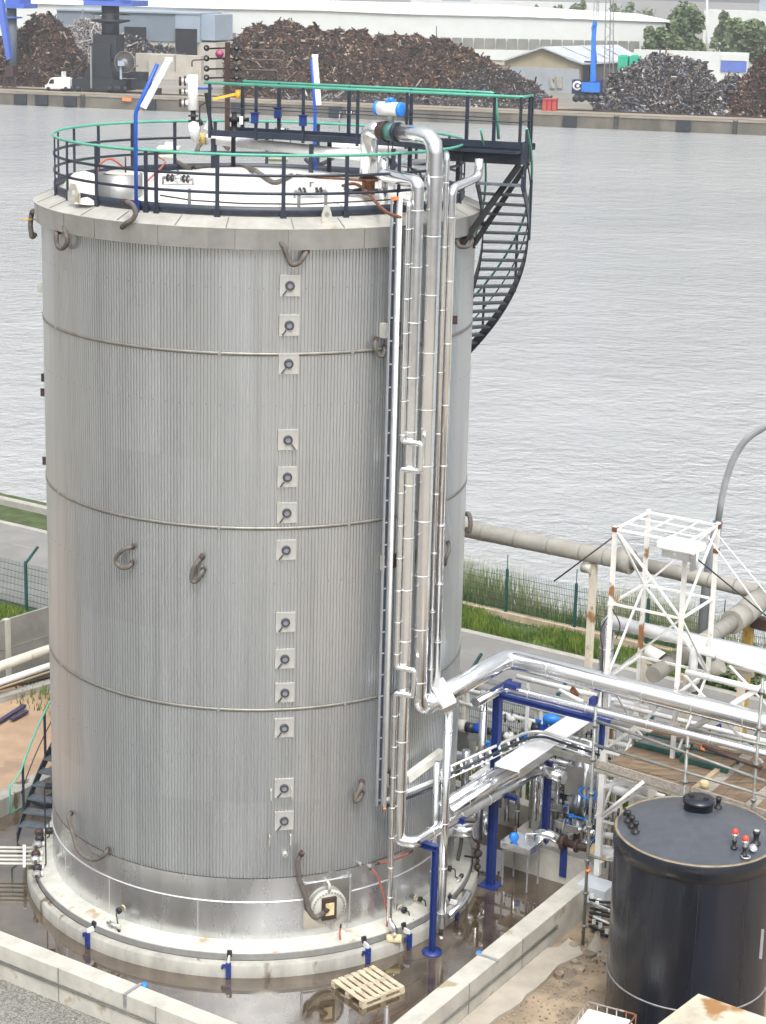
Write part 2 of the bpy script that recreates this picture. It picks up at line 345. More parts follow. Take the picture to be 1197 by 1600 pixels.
class MB:
    def __init__(self): self.v = []; self.f = []; self.s = []; self.mi = []; self.cur = 0
    def use(self, k): self.fill(); self.cur = k; return self
    def fill(self): self.mi += [self.cur]*(len(self.f)-len(self.mi))
    def add(self, vs, fs, smooth=False):
        o = len(self.v); self.v += [Vector(q) for q in vs]
        for q in fs: self.f.append([i + o for i in q]); self.s.append(smooth)
        return self
    def box(self, c, s, ax=None):
        c = Vector(c); x, y, z = ax if ax else (Vector((1, 0, 0)), Vector((0, 1, 0)), Vector((0, 0, 1)))
        vs = [c + x*(s[0]/2*i) + y*(s[1]/2*j) + z*(s[2]/2*k) for k in (-1, 1) for j in (-1, 1) for i in (-1, 1)]
        return self.add(vs, [(0, 2, 3, 1), (4, 5, 7, 6), (0, 1, 5, 4), (2, 6, 7, 3), (0, 4, 6, 2), (1, 3, 7, 5)])
    def beam(self, p, q, w, h, up=None):
        p = Vector(p); q = Vector(q); x, y, z = frame(q - p, up); L = (q - p).length
        return self.box((p + q)/2, (w, h, L), (x, y, z))
    def uwbox(self, u0, u1, w0, w1, z0, z1):
        return self.box(UW((u0+u1)/2, (w0+w1)/2, (z0+z1)/2), (u1-u0, w1-w0, z1-z0), (Vector((*E1, 0)), Vector((*E2, 0)), Vector((0, 0, 1))))
    def tube(self, pts, r, n=10, bend=0.0, cap=True, smooth=True, steps=5):
        pts = [Vector(p) for p in pts]
        if bend and len(pts) > 2:
            o = [pts[0]]
            for i in range(1, len(pts)-1):
                a, b, c = pts[i-1], pts[i], pts[i+1]; d1 = (a-b); d2 = (c-b)
                k = min(bend, d1.length*.48, d2.length*.48); p1 = b + d1.normalized()*k; p2 = b + d2.normalized()*k
                for j in range(steps+1):
                    t = j/steps; o.append(p1*(1-t)**2 + b*2*t*(1-t) + p2*t*t)
            o.append(pts[-1]); pts = o
        q = [pts[0]]
        for p in pts[1:]:
            if (p-q[-1]).length > 1e-5: q.append(p)
        pts = q
        rs = r if isinstance(r, (list, tuple)) else [r]*len(pts)
        T = []
        for i in range(len(pts)):
            a = pts[max(i-1, 0)]; b = pts[min(i+1, len(pts)-1)]; T.append((b-a).normalized())
        x, y, _ = frame(T[0]); vs = []
        for i, p in enumerate(pts):
            if i > 0:
                x = (x - T[i]*x.dot(T[i])).normalized(); y = T[i].cross(x)
            sc = 1.0
            for k in range(n):
                a = 2*math.pi*k/n; vs.append(p + (x*math.cos(a) + y*math.sin(a))*rs[i]*sc)
        fs = [(i*n+k, i*n+(k+1) % n, (i+1)*n+(k+1) % n, (i+1)*n+k) for i in range(len(pts)-1) for k in range(n)]
        self.add(vs, fs, smooth)
        if cap:
            o = len(self.v) - len(vs)
            self.f.append([o+k for k in range(n)][::-1]); self.s.append(False)
            self.f.append([o+(len(pts)-1)*n+k for k in range(n)]); self.s.append(False)
        return self
    def lathe(self, prof, c=(0, 0, 0), n=32, axis=(0, 0, 1), smooth=True, a0=0.0, a1=360.0, close_prof=False):
        x, y, z = frame(axis) if tuple(axis) != (0, 0, 1) else (Vector((1, 0, 0)), Vector((0, 1, 0)), Vector((0, 0, 1)))
        c = Vector(c); full = abs(a1-a0-360) < 1e-6; m = n if full else n+1; vs = []
        for (r, h) in prof:
            for k in range(m):
                a = R(a0 + (a1-a0)*k/n); vs.append(c + x*(r*math.cos(a)) + y*(r*math.sin(a)) + z*h)
        fs = []; np_ = len(prof); rng = np_ if close_prof else np_-1
        for i in range(rng):
            j = (i+1) % np_
            for k in range(n):
                k2 = (k+1) % m; fs.append((i*m+k, i*m+k2, j*m+k2, j*m+k))
        return self.add(vs, fs, smooth)
    def cyl(self, p, q, r, n=14, smooth=True): return self.tube([p, q], r, n, smooth=smooth)
    def prism(self, poly, off):
        poly = [Vector(p) for p in poly]; off = Vector(off); n = len(poly)
        vs = poly + [p + off for p in poly]
        return self.add(vs, [list(range(n))[::-1], list(range(n, 2*n))] + [(i, (i+1) % n, n+(i+1) % n, n+i) for i in range(n)])
    def quad(self, a, b, c, d): return self.add([a, b, c, d], [(0, 1, 2, 3)])
    def done(self, name, m, parent=None, bevel=0.0):
        me = bpy.data.meshes.new(name); l = root_loc(parent)
        me.from_pydata([tuple(p - l) for p in self.v], [], self.f); me.update()
        me.polygons.foreach_set('use_smooth', self.s)
        for q in (m if isinstance(m, (list, tuple)) else [m]): me.materials.append(MATS[q])
        if self.cur: self.fill(); me.polygons.foreach_set('material_index', self.mi)
        o = bpy.data.objects.new(name, me); COL.objects.link(o)
        if parent is not None: o.parent = parent
        if bevel:
            b = o.modifiers.new('bevel', 'BEVEL'); b.width = bevel; b.segments = 2; b.limit_method = 'ANGLE'
        return o
def tp(name, m, parent, pts, r, n=10, bend=0.0): return MB().tube(pts, r, n, bend).done(name, m, parent)
def bm(name, m, parent, p, q, w, h, up=None): return MB().beam(p, q, w, h, up).done(name, m, parent)
def ring_copies(name, m, parent, r, pts, axis, h=.03):
    """thin straps of one pipe: one ring mesh, copied along it"""
    o = MB().lathe([(r, -h/2), (r+.006, -h/2), (r+.006, h/2), (r, h/2)], pts[0], 14, axis).done(name, m, parent)
    for p in pts[1:]:
        c = o.copy(); COL.objects.link(c); c.location = Vector(p) - Vector(pts[0])
def copies(o, Ms):
    for M_ in Ms:
        c = o.copy(); COL.objects.link(c); c.matrix_basis = M_
def RZ(deg, z=0.0): return Matrix.Translation((0, 0, z)) @ Matrix.Rotation(R(deg), 4, 'Z')
def along(p, q, step, start=.4):
    p = Vector(p); q = Vector(q); L = (q-p).length; d = (q-p).normalized(); out = []; t = start
    while t < L - .1: out.append(p + d*t); t += step
    return out
# ================================================================== SETTING
ZW = -3.5
def sheet(name, m, poly, kind='structure'):
    o = MB().add(poly, [tuple(range(len(poly)))]).done(name, m)
    if kind: o['kind'] = kind
    return o
def uwsheet(name, m, u0, u1, w0, w1, z): return sheet(name, m, [UW(u0, w0, z), UW(u1, w0, z), UW(u1, w1, z), UW(u0, w1, z)])
g = MB()
rows = [(-150, -.09), (18.3, -.09), (21.5, -3.9), (24, -4.6)]
vs = []; 
for w, z in rows:
    for u in (-220, -60, -20, 0, 20, 60, 220): vs.append(UW(u, w, z))
fs = [(i*7+k, i*7+k+1, (i+1)*7+k+1, (i+1)*7+k) for i in range(3) for k in range(6)]
structure(g.add(vs, fs).done('ground', 'ground'))
uwsheet('bund_floor', 'wetfloor', -5.9, 6.55, -6.25, 4.75, 0.0)
uwsheet('gravel', 'gravel', -30, 14, -30, -6.5, -.05)
uwsheet('dirt', 'dirt', 6.8, 30, -6.5, 5.0, -.05)
uwsheet('sand', 'sand', -30, -5.95, -6.5, 4.7, -.05)
uwsheet('yard', 'dirt', -5.95, 30, 5.0, 8.4, -.06)
uwsheet('road', 'asph', -150, 150, 9.6, 15.45, -.05)
uwsheet('verge', 'greenwt', -150, 150, 15.70, 18.3, -.06)
uwsheet('verge', 'greenwt', -150, 150, 7.6, 9.6, -.07)
for u0 in range(-60, 60, 3):      # pale edging stones either side of the road
    pass
structure(MB().uwbox(-150, 150, 15.45, 15.70, -.2, -.035).done('road_edge', 'kerb'))
w_ = sheet('water', 'water', [(-1500, -20, ZW), (1500, -20, ZW), (1500, 420, ZW), (-1500, 420, ZW)])
# seams in the road
mb = MB()
for w in (11.2, 12.6, 13.9): mb.uwbox(-60, 60, w, w+.05, -.06, -.046)
structure(mb.done('road_joint', 'concg'))
# grass and reeds
def blades(name, m, n, u0, u1, w0, w1, h, wd, lean=.35, z=-.06, seed=1, dens=None):
    r = random.Random(seed); vs = []; fs = []
    while len(fs) < n:
        u = r.uniform(u0, u1); w = r.uniform(w0, w1)
        if dens and r.random() > dens(u, w): continue
        p = UW(u, w, z); hh = h*r.uniform(.45, 1.25)*(dens(u, w)**.5 if dens else 1); a = r.uniform(0, 6.28); l = r.uniform(0, lean)*hh; b = r.uniform(0, 6.28)
        d = Vector((math.cos(a), math.sin(a), 0))*wd*r.uniform(.6, 1.3); t = Vector((math.cos(b)*l, math.sin(b)*l, hh)); k = len(vs)
        vs += [p-d, p+d, p+t*.6+d*.7, p+t, p+t*.6-d*.7]; fs.append((k, k+1, k+2, k+3, k+4))
    o = MB(); o.v = [Vector(x) for x in vs]; o.f = [list(f) for f in fs]; o.s = [False]*len(fs)
    return o.done(name, m)
def patchy(u, w): return max(.12, min(1, .6+.45*math.sin(u*1.9+w*2.1)+.3*math.sin(u*.7-w*3.7)))
tag(blades('grass', 'grass', 24000, -16, 17, 15.8, 17.15, .26, .018, .6, seed=1, dens=patchy), 'bright green grass strip along the far side of the road', 'grass', kind='stuff')
tag(blades('grass', 'grass', 6000, -18, -6.2, 7.6, 9.1, .22, .022, .6, seed=2, dens=patchy), 'green grass strip behind the wire fence left of the big tank', 'grass', kind='stuff')
tag(blades('reeds', 'reed', 6800, -8, 14, 17.5, 18.9, 1.5, .012, .35, seed=3, z=-.25, dens=lambda u, w: patchy(u*.5, w)), 'tall pale reeds and weeds behind the green wire fence at the water edge', 'reeds', kind='stuff')
tag(blades('grass', 'grass', 5500, -8, 14, 17.4, 18.3, .34, .025, .5, seed=4, dens=patchy), 'rough green grass at the foot of the reeds behind the wire fence', 'grass', kind='stuff')
tag(blades('weeds', 'grass', 350, -11, -6.6, 3.6, 5.2, .26, .02, .6, seed=5, dens=patchy), 'dark weeds growing in the pipe trench left of the big tank', 'weeds', kind='stuff')
tag(blades('grass', 'grass', 2500, -2, 9, 6.2, 7.6, .35, .025, .6, seed=6, dens=patchy), 'green grass behind the low yard fence and the pipe rack', 'grass', kind='stuff')
# bushy clumps by the verge at the right
def bush(name, u, w, r, h, n, label, seed):
    rr = random.Random(seed); mb = MB()
    for i in range(n):
        a = rr.uniform(0, 6.28); q = math.sqrt(rr.random())*r; z = rr.uniform(0, h)*(1-(q/r)**2*.6)
        c = UW(u+math.cos(a)*q, w+math.sin(a)*q*.5, z); s = rr.uniform(.05, .11)
        n1 = Vector((rr.uniform(-1, 1), rr.uniform(-1, 1), rr.uniform(-1, 1))).normalized(); x, y, _ = frame(n1)
        mb.quad(c-x*s-y*s*.6, c+x*s-y*s*.6, c+x*s+y*s*.6, c-x*s+y*s*.6)
    return tag(mb.done(name, 'leaf'), label, 'bush')
bush('bush', 4.2, 16.4, 1.5, 1.1, 1400, 'dark leafy bush on the grass strip just right of the tall shiny pipe', 4)
bush('bush', 7.0, 16.4, 2.2, .8, 1500, 'low dark bush behind the white tower on the grass strip', 5)

# ---- walls of the bund
def wall(u0, u1, w0, w1, z1, label, m='conc', z0=-.1, joints=2.4):
    t = thing('concrete_wall', label, 'wall', UW((u0+u1)/2, (w0+w1)/2, 0))
    MB().uwbox(u0, u1, w0, w1, z0, z1).done('wall_body', m, t, .012)
    return t
lf = wall(-6.0, 6.8, -6.5, -6.1, .65, 'pale concrete bund wall with thin cable duct, running across the bottom left corner')
rf = wall(6.4, 6.8, -6.1, 3.0, .65, 'pale concrete bund wall with cable ducts beside the broken slab and black tank')
wall(-6.3, -5.9, -6.5, 4.75, .42, 'low white concrete bund wall beside the sand and foot of the stairs', 'concw')
wall(-5.9, 4.6, 4.75, 5.05, .62, 'low concrete bund wall behind the big tank and blue rack')
wall(4.65, 6.4, 3.02, 3.7, .65, 'thick concrete plinth wall under the brown pipe in the valve area')
wall(4.3, 4.65, 3.02, 5.05, .6, 'short concrete return wall behind the tall blue post')
for (t, P0, P1, off) in ((lf, (-1.2, -6.5), (6.6, -6.5), (0, -1)), (rf, (6.8, -6.0), (6.8, .8), (1, 0))):
    for k, zz in enumerate((.34, .29)):
        o = Vector((*E1, 0))*(.022*off[0]) + Vector((*E2, 0))*(.022*off[1])
        tp('cable_duct', 'steelgrey', t, [UW(*P0, zz)+o, UW(*P1, zz)+o], .012, 6)
    for i in range(3):
        f = (i+.7)/3.4; u = P0[0]+(P1[0]-P0[0])*f; w = P0[1]+(P1[1]-P0[1])*f
        MB().uwbox(u-.012-abs(off[1])*.0, u+.012, w-.012, w+.012, -.08, .652).done('joint_strip', 'concg', t)
# small bracket box sitting over each wall top
for (u, w, lb, along_u) in ((2.0, -6.3, 'small grey clamp with blue bottle on the front left wall top', True), (6.6, -1.6, 'small grey clamp with blue bottle on the right bund wall top', False)):
    t = thing('wall_bracket', lb, 'bracket', UW(u, w, .65))
    a, b = (.06, .48) if along_u else (.48, .06)
    MB().uwbox(u-a/2, u+a/2, w-b/2, w+b/2, .652, .672).done('strap_plate', 'grey', t)
    MB().uwbox(u-.03, u+.03, (w-.225 if along_u else w-.03), (w-.205 if along_u else w+.03), .40, .652).done('hanger', 'grey', t)
    q = UW(u+(.06 if along_u else -.21), w+(.26 if along_u else .05), .60); MB().cyl(q-Vector((0, 0, .1)), q+Vector((0, 0, .08)), .05).done('bottle', 'bblue', t)
# broken slab outside the right wall
pp = [(778, 1590), (800, 1578), (815, 1567), (822, 1556), (838, 1545), (853, 1532), (862, 1521), (872, 1510), (888, 1503), (911, 1493), (905, 1480), (889, 1468), (872, 1482)]
poly = [G(x, y, 0.0) for x, y in pp]; poly = [UW(6.81, -9.5, 0), UW(7.5, -9.5, 0)] + [G(720, 1640, 0)] + poly + [UW(6.81, .4, 0)]
o = MB().prism([Vector((p.x, p.y, -.06)) for p in poly], (0, 0, .09)).done('concrete_slab', 'slab'); structure(o)
mb = MB(); r = random.Random(11)
for (x, y) in [(895, 1478), (932, 1500), (900, 1502), (872, 1522), (914, 1470), (918, 1490), (946, 1502), (884, 1536), (905, 1515), (938, 1488), (925, 1478), (910, 1482)]:
    p = G(x, y, 0); s = r.choice([.05, .07, .09, .12, .2])*r.uniform(.8, 1.1); n = 6
    pts = [(p + Vector((math.cos(k*1.047+r.uniform(-.3, .3))*s*r.uniform(.6, 1.1), math.sin(k*1.047)*s*r.uniform(.6, 1.1), -.05))) for k in range(n)]
    mb.prism(pts, (r.uniform(-.03, .03), r.uniform(-.03, .03), r.uniform(.06, .10)))
tag(mb.done('rubble', 'rubble'), 'loose broken concrete rubble on the dirt beside the black tank', 'rubble', kind='stuff')
mb = MB(); r = random.Random(12)
for i in range(1500):
    u = r.uniform(6.9, 9.2); w = r.uniform(-6.4, 2.5); s = r.uniform(.008, .03); p = UW(u, w, -.045)
    pts = [p + Vector((math.cos(k*1.57+r.random())*s, math.sin(k*1.57+r.random())*s, 0)) for k in range(4)]
    mb.prism(pts, (0, 0, s))
tag(mb.done('pebbles', 'rubble'), 'scattered stones and crumbs on the brown dirt by the bund wall', 'stones', kind='stuff')

# ================================================================== BIG TANK
tank = thing('storage_tank', 'huge silver ribbed insulated storage tank in the middle, taller than everything else', 'tank', (0, 0, 0))
RT = 4.2
def shell():
    N = 420; mb = MB(); vs = []
    prof = [(0.0, 0.0), (.30, 0.0), (.40, .021), (.90, .021)]
    cols = []
    for i in range(N):
        for f, h in prof: cols.append((2*math.pi*(i+f)/N, RT-.021+h))
    n = len(cols); zs = (1.77, 5.155, 8.64, 11.83, 13.72)
    for z in zs:
        for a, r_ in cols: vs.append((r_*math.cos(a), r_*math.sin(a), z))
    fs = [(i*n+k, i*n+(k+1) % n, (i+1)*n+(k+1) % n, (i+1)*n+k) for i in range(len(zs)-1) for k in range(n)]
    mb.add(vs, fs).use(1)
    for z, st in ((10.9, 4), (7.6, 4), (4.2, 4), (13.0, 4)):      # rivets at the sheet laps
        for i in range(0, 420, st):
            a = 360*(i+.64)/420; p = POL(RT+.004, a, z); x = Vector((-math.sin(R(a)), math.cos(R(a)), 0))
            mb.box(p, (.016, .006, .016), (x, Vector((math.cos(R(a)), math.sin(R(a)), 0)), Vector((0, 0, 1))))
    return mb.done('shell', ['corr', 'band'], tank)
shell()
for z in (11.83, 8.64, 5.155):
    MB().lathe([(RT+.001, z-.03), (RT+.012, z-.03), (RT+.012, z+.03), (RT+.001, z+.03)], n=160).done('band', 'band', tank)
    bk = MB().box((0, -(RT+.02), 0), (.05, .03, .07)).done('band_buckle', 'grey', tank)
    bk.matrix_basis = RZ(-5.5, z); copies(bk, [RZ(27, z), RZ(-60, z)])
MB().lathe([(RT+.005, 1.28), (RT+.005, 1.765)], n=160).done('upper_wrap', 'alu', tank)
MB().lathe([(RT+.010, .46), (RT+.010, 1.275)], n=160).done('lower_wrap', 'alu', tank)
MB().lathe([(RT+.005, 1.268), (RT+.024, 1.272), (RT+.024, 1.288), (RT+.005, 1.292)], n=160).done('wrap_bead', 'strapm', tank)
lp = MB().box((RT+.012, 0, .87), (.01, .018, .78)).done('wrap_lap', 'strapm', tank); lp.matrix_basis = RZ(-172)
copies(lp, [RZ(a) for a in (-150, -128, -100.8, -84, -62, -45, -25, 0, 30, 60, 90, 120, 150)])
MB().lathe([(RT-.02, .51), (RT+.06, .49), (4.57, .43), (4.585, .42)], n=160).done('foot_flashing', 'cream', tank)
MB().lathe([(4.585, .422), (4.605, .415), (4.605, .29), (4.56, .285)], n=160, smooth=False).done('foot_ring', 'ringgrey', tank)
# top flashing and roof
MB().lathe([(RT+.0, 13.685), (4.318, 13.69)], n=160).lathe([(4.318, 13.69), (4.325, 14.05)], n=160).done('top_flashing', 'skirtm', tank)
lp = MB().box((4.324, 0, 13.875), (.012, .014, .35)).done('flashing_lap', 'band', tank); lp.matrix_basis = RZ(-178)
copies(lp, [RZ(-178 + i*16.4 + (i % 3)*2.1) for i in range(1, 22)])
MB().lathe([(4.328, 14.035), (4.336, 14.052)], n=160).lathe([(4.336, 14.052), (3.97, 14.20), (3.9, 14.22)], n=160).done('roof_edge', 'ledge', tank)
lp = MB().beam((4.32, 0, 14.069), (3.98, 0, 14.203), .014, .006).done('edge_lap', 'band', tank); lp.matrix_basis = RZ(-177)
copies(lp, [RZ(-177 + i*13.85 + (i % 2)*1.7) for i in range(1, 26)])
MB().lathe([(3.97, 14.203), (3.0, 14.36), (1.5, 14.55), (.0, 14.66)], n=96).done('roof', 'roofm', tank)
lp = MB().beam((3.9, 0, 14.222), (3.0, 0, 14.366), .012, .01).done('roof_lap', 'ledge', tank); copies(lp, [RZ(a) for a in range(20, 360, 20)])
# concrete plinth
pl = tag(MB().lathe([(4.62, .29), (4.72, .27), (4.75, .24), (4.75, -.02)], n=120).done('tank_foundation', 'concw'), 'round stained concrete foundation ring under the big silver tank', 'foundation')

# gauge plates on the shell
def tang(P):
    a = math.atan2(P.y, P.x); return Matrix.Rotation(a + math.pi/2, 4, 'Z')
first = None
gp = [(453, 446, 1), (452, 508, 1), (451, 568, 1), (450, 687, -1), (449, 745, 1), (448, 801, 1), (447, 859, 1), (446, 972, 1), (445, 1029, 1), (445, 1082, 1), (444, 1137, 1), (444, 1231, 1), (444, 1282, 1)]
for x, y, sgn in gp:
    P = CY(x, y, RT+.012)
    if first is None:
        def lm(mb, name, m, par):
            o = mb.done(name, m); o.parent = par; return o
        first = MB().box((0, 0, 0), (.36, .024, .38)).box((0, -.006, .17), (.345, .024, .035)).done('gauge_plate', 'plateg'); first.parent = tank
        lm(MB().lathe([(.05, .06), (.07, .06), (.082, .045), (.085, .0)], (0, 0, 0), 20, (0, -1, 0), smooth=False), 'dial', 'dial', first)
        lm(MB().lathe([(0, .045), (.052, .045)], (0, 0, 0), 20, (0, -1, 0)), 'dial_face', 'dialface', first)
        lm(MB().beam((-.06, -.05, -.08), (-.13, -.05, -.17), .022, .02), 'lever', 'dial', first)
        o = first
    else: o = copytree(first, tank)
    M_ = tang(P)
    o.matrix_basis = Matrix.Translation(P) @ M_ @ (Matrix.Scale(-1, 4, (1, 0, 0)) if sgn < 0 else Matrix.Identity(4))
# little guard handles beside the lowest plates
for x, y in ((423, 1240), (455, 1238), (421, 1312), (453, 1310)):
    P = CY(x, y, RT); n = Vector((P.x, P.y, 0)).normalized()
    tp('guard_handle', 'cream', tank, [P+Vector((0, 0, .11)), P+n*.09+Vector((0, 0, .11)), P+n*.09-Vector((0, 0, .11)), P-Vector((0, 0, .11))], .014, 6, .03)
P = CY(445, 1334, RT+.02); n = Vector((P.x, P.y, 0)).normalized(); MB().cyl(P-n*.05, P+n*.08, .05, 8).done('nozzle', 'cream', tank); MB().cyl(P+n*.08, P+n*.12, .035, 8).done('nozzle', 'grey', tank)
# heating hoses on the shell
def hose(pts, r=.045, m='hose', off0=.02, off1=.13, base=RT):
    n = len(pts); P = []
    for i, (x, y) in enumerate(pts):
        e = min(i, n-1-i); off = off0 if e == 0 else off1
        P.append(CY(x, y, base+off))
    # smooth
    Q = []
    for i in range(n-1):
        p0 = P[max(i-1, 0)]; p1 = P[i]; p2 = P[i+1]; p3 = P[min(i+2, n-1)]
        for k in range(5):
            t = k/5; Q.append(.5*((2*p1)+(p2-p0)*t+(2*p0-5*p1+4*p2-p3)*t*t+(3*p1-p0-3*p2+p3)*t**3))
    Q.append(P[-1]); h = MB().tube(Q, r, 9).done('steam_hose', m, tank)
    for p, q in ((Q[0], Q[3]), (Q[-1], Q[-4])):
        MB().cyl(p, p+(q-p)*.7, r*1.18, 9).done('hose_fitting', 'brown', h)
    return h
hose([(99, 346), (102, 362), (105, 378), (98, 388), (90, 384), (88, 368), (91, 361)])
hose([(193, 315), (206, 319), (212, 331), (208, 342), (197, 349), (191, 356)], base=4.25)
hose([(430, 373), (443, 385), (450, 402), (456, 413), (467, 411), (476, 399), (480, 392)])
hose([(588, 528), (586, 541), (590, 553), (597, 557), (601, 550), (600, 541)], .035)
hose([(210, 854), (197, 857), (184, 867), (181, 878), (190, 887), (201, 886), (207, 878)], .04)
hose([(318, 868), (306, 882), (300, 897), (301, 908), (308, 907), (314, 897), (318, 890)], .045)
hose([(112, 1270), (107, 1277), (114, 1303), (122, 1328), (136, 1341), (152, 1343), (164, 1334), (169, 1326)], .04)
hose([(566, 1220), (563, 1232), (556, 1244), (556, 1252), (562, 1247), (566, 1238)], .045)
hose([(473, 1331), (466, 1345), (468, 1372), (477, 1398), (484, 1424), (492, 1433), (502, 1429), (512, 1419)], .05, off1=.17, off0=.2)
hose([(700, 847), (702, 858), (697, 872), (695, 882)], .035)
hose([(712, 372), (717, 384), (728, 386), (737, 379), (735, 366)], .04, off1=.2)
# hoses that stick out at the edges of the shell
for px, py0, py1, sx in ((733, 803, 832, 1), (50, 330, 372, -1)):
    q = [CY(px-sx*4, py0, RT+.0), FY(px+sx*0, py0, -.3), FY(px+sx*3, (py0+py1)/2, -.4), FY(px, py1, -.4), FY(px-sx*5, py1-6, -.3)]
    tp('steam_hose', 'hose', tank, q, .05, 8, .12)
tp('sight_pipe', 'yellow', tank, [FY(33, 343, -.6), FY(62, 343, -.3)], .014, 6)
for px, py in ((62, 451), (67, 613), (68, 590), (70, 720), (711, 500)):
    q = FY(px, py, -.4) if px < 300 else CY(px, py, RT+.03)
    MB().box(q, (.09, .03, .16)).done('lug', 'cream' if py == 451 else 'brown', tank)
# brackets that carry the cable ladder and pipes
for py in (515, 878, 1216):
    P = CY(607, py, RT+.05); n = Vector((P.x, P.y, 0)).normalized(); t = Vector((-n.y, n.x, 0))
    MB().box(P+t*.06, (.34, .1, .24), (t, n, Vector((0, 0, 1)))).done('bracket_pad', 'brown', tank)
    MB().box(P-t*.12+n*.03, (.10, .14, .26), (t, n, Vector((0, 0, 1)))).done('bracket_plate', 'cream', tank)
# manway at the foot
mh = CY(514, 1419, 4.34); mh = Vector((mh.x*4.06/4.34, mh.y*4.06/4.34, mh.z)); na = Vector((mh.x, mh.y, 0)).normalized(); ta = Vector((-na.y, na.x, 0)); zz = Vector((0, 0, 1))
MB().box(CY(511, 1410, RT+.012), (.96, .03, .92), (ta, na, zz)).done('manway_surround', 'shiny', tank)
for s in (-1, 1): MB().box(CY(511, 1410, RT+.03)+ta*.48*s, (.025, .05, 1.0), (ta, na, zz)).done('surround_strip', 'alu', tank)
MB().lathe([(.29, 0), (.29, .2)], mh, 28, na).done('manway_neck', 'cream', tank)
cov = MB().lathe([(0, .265), (.36, .265), (.365, .255), (.365, .215), (.0, .215)], mh, 36, na).done('manway_cover', 'cream', tank)
for i in range(32):
    a = i*math.pi/16; p = mh + na*.267 + (ta*math.cos(a) + zz*math.sin(a))*.318
    MB().cyl(p-na*.01, p+na*.025, .017, 6).done('bolt', 'grey', cov)
MB().box(mh+na*.29, (.30, .06, .46), (ta, na, zz)).done('connection_box', 'brown', tank, .012)
MB().box(mh+na*.325, (.17, .03, .25), (ta, na, zz)).done('box_cover', 'insul', tank)
tp('davit_arm', 'cream', tank, [mh+na*.28+zz*.36, mh+na*.3+zz*.5, mh+na*.02+zz*.52], .03, 8, .08)
MB().lathe([(.13, 0), (.17, .02), (.17, .10), (.13, .10)], mh+zz*.5+ta*.12, 20, na, a0=0, a1=180).done('davit_guard', 'alu', tank)
# red trace-heating hoses
hose([(533, 1444), (531, 1460), (536, 1480), (556, 1489), (580, 1478), (600, 1464), (605, 1440), (602, 1410), (594, 1380), (586, 1363), (577, 1357)], .018, 'redhose', off0=.2, off1=.25)
hose([(586, 1350), (605, 1347), (625, 1340), (645, 1329)], .018, 'redhose', off0=.05, off1=.08)
for px, py in ((560, 1348), (575, 1352), (690, 345)):
    P = CY(px, py, RT+.02); n = Vector((P.x, P.y, 0)).normalized(); MB().cyl(P-n*.05, P+n*.1, .03, 8).cyl(P+n*.07+zz*.05, P+n*.07-zz*.05, .022, 6).done('tap', 'grey', tank)
EUv = Vector((*E1, 0))
# ================================================================== ROOF RAILING
RG = 3.95
gr = thing('guardrail', 'round dark guardrail with green top rail on the rim of the big silver tank', 'guardrail', (0, 0, 14.2))
MB().lathe([(RG-.028, 15.28), (RG, 15.308), (RG+.028, 15.28), (RG, 15.252)], n=120, close_prof=True).done('top_rail', 'green', gr)
for z in (14.93, 14.62): MB().lathe([(RG-.008, z-.025), (RG+.008, z-.025), (RG+.008, z+.025), (RG-.008, z+.025)], n=120, close_prof=True).done('mid_rail', 'navy', gr)
MB().lathe([(RG-.006, 14.225), (RG+.006, 14.225), (RG+.006, 14.39), (RG-.006, 14.39)], n=120, close_prof=True).done('toe_board', 'navy', gr)
angs = []
for px in (88, 107, 152, 229, 245, 340, 443, 541, 622):
    p = CY(px, 290, RG); angs.append(math.degrees(math.atan2(p.y, p.x)))
angs += [-30, -14, 4, 22, 40, 58, 76, 92, 108, 121, 136, 150, 163, 176]
ps = MB().box((RG+.02, 0, 14.74), (.022, .07, 1.06)).box((RG+.02, 0, 14.25), (.03, .11, .12)).done('post', 'navy', gr); z0 = Vector((0, 0, 14.2))
def about(deg): return Matrix.Rotation(R(deg), 4, 'Z')
ps.matrix_basis = about(angs[0]); copies(ps, [about(a) for a in angs[1:]])
# ================================================================== CENTRE WALKWAY AND STAIR HEAD
A = Vector((-1.1, 1.0, 0)); Bq = Vector((4.95, -1.2, 0)); d = (Bq-A).normalized(); nrm = Vector((-d.y, d.x, 0)); Z = Vector((0, 0, 1))
wk = thing('walkway', 'dark steel walkway with green handrails bridging the tank roof to the stair head', 'walkway', (2, 0, 14.9))
WD = .95; ZD = 15.25; ZR = 16.22
L = (Bq-A).length
mid = (A+Bq)/2 + nrm*WD/2
MB().box(mid+Z*(ZD-.03), (L, WD, .05), (d, nrm, Z)).done('deck', 'navy', wk)
for o_ in (0, WD): MB().box((A+Bq)/2+nrm*o_+Z*(ZD+.0), (L, .02, .12), (d, nrm, Z)).done('side_beam', 'navy', wk)
# landing: deeper fascia at the stair end
lx = 1.85; lc = Bq - d*lx/2
MB().box(lc-nrm*.02+Z*(ZD-.07), (lx, .02, .42), (d, nrm, Z)).box(lc-nrm*.035+Z*(ZD+.02), (lx, .02, .012), (d, nrm, Z)).box(lc-nrm*.035+Z*(ZD-.12), (lx, .02, .012), (d, nrm, Z)).done('landing_fascia', 'navy', wk)
MB().box(Bq+nrm*WD*.33+Z*(ZD-.07), (.02, .65, .42), (d, nrm, Z)).done('landing_fascia', 'navy', wk)
MB().box(lc+nrm*.3+Z*(ZD-.04), (lx, 1.2, .04), (d, nrm, Z)).done('landing_deck', 'navy', wk)
def post(par, p, z0, z1, s=.05): return MB().box(Vector((p.x, p.y, (z0+z1)/2)), (s, s, z1-z0), (d, nrm, Z)).done('post', 'navy', par)
tp('top_rail', 'green', wk, [A-d*.1+Z*ZR, Bq-d*.02+Z*ZR, Bq+nrm*.62+Z*ZR], .03, 8, .06)
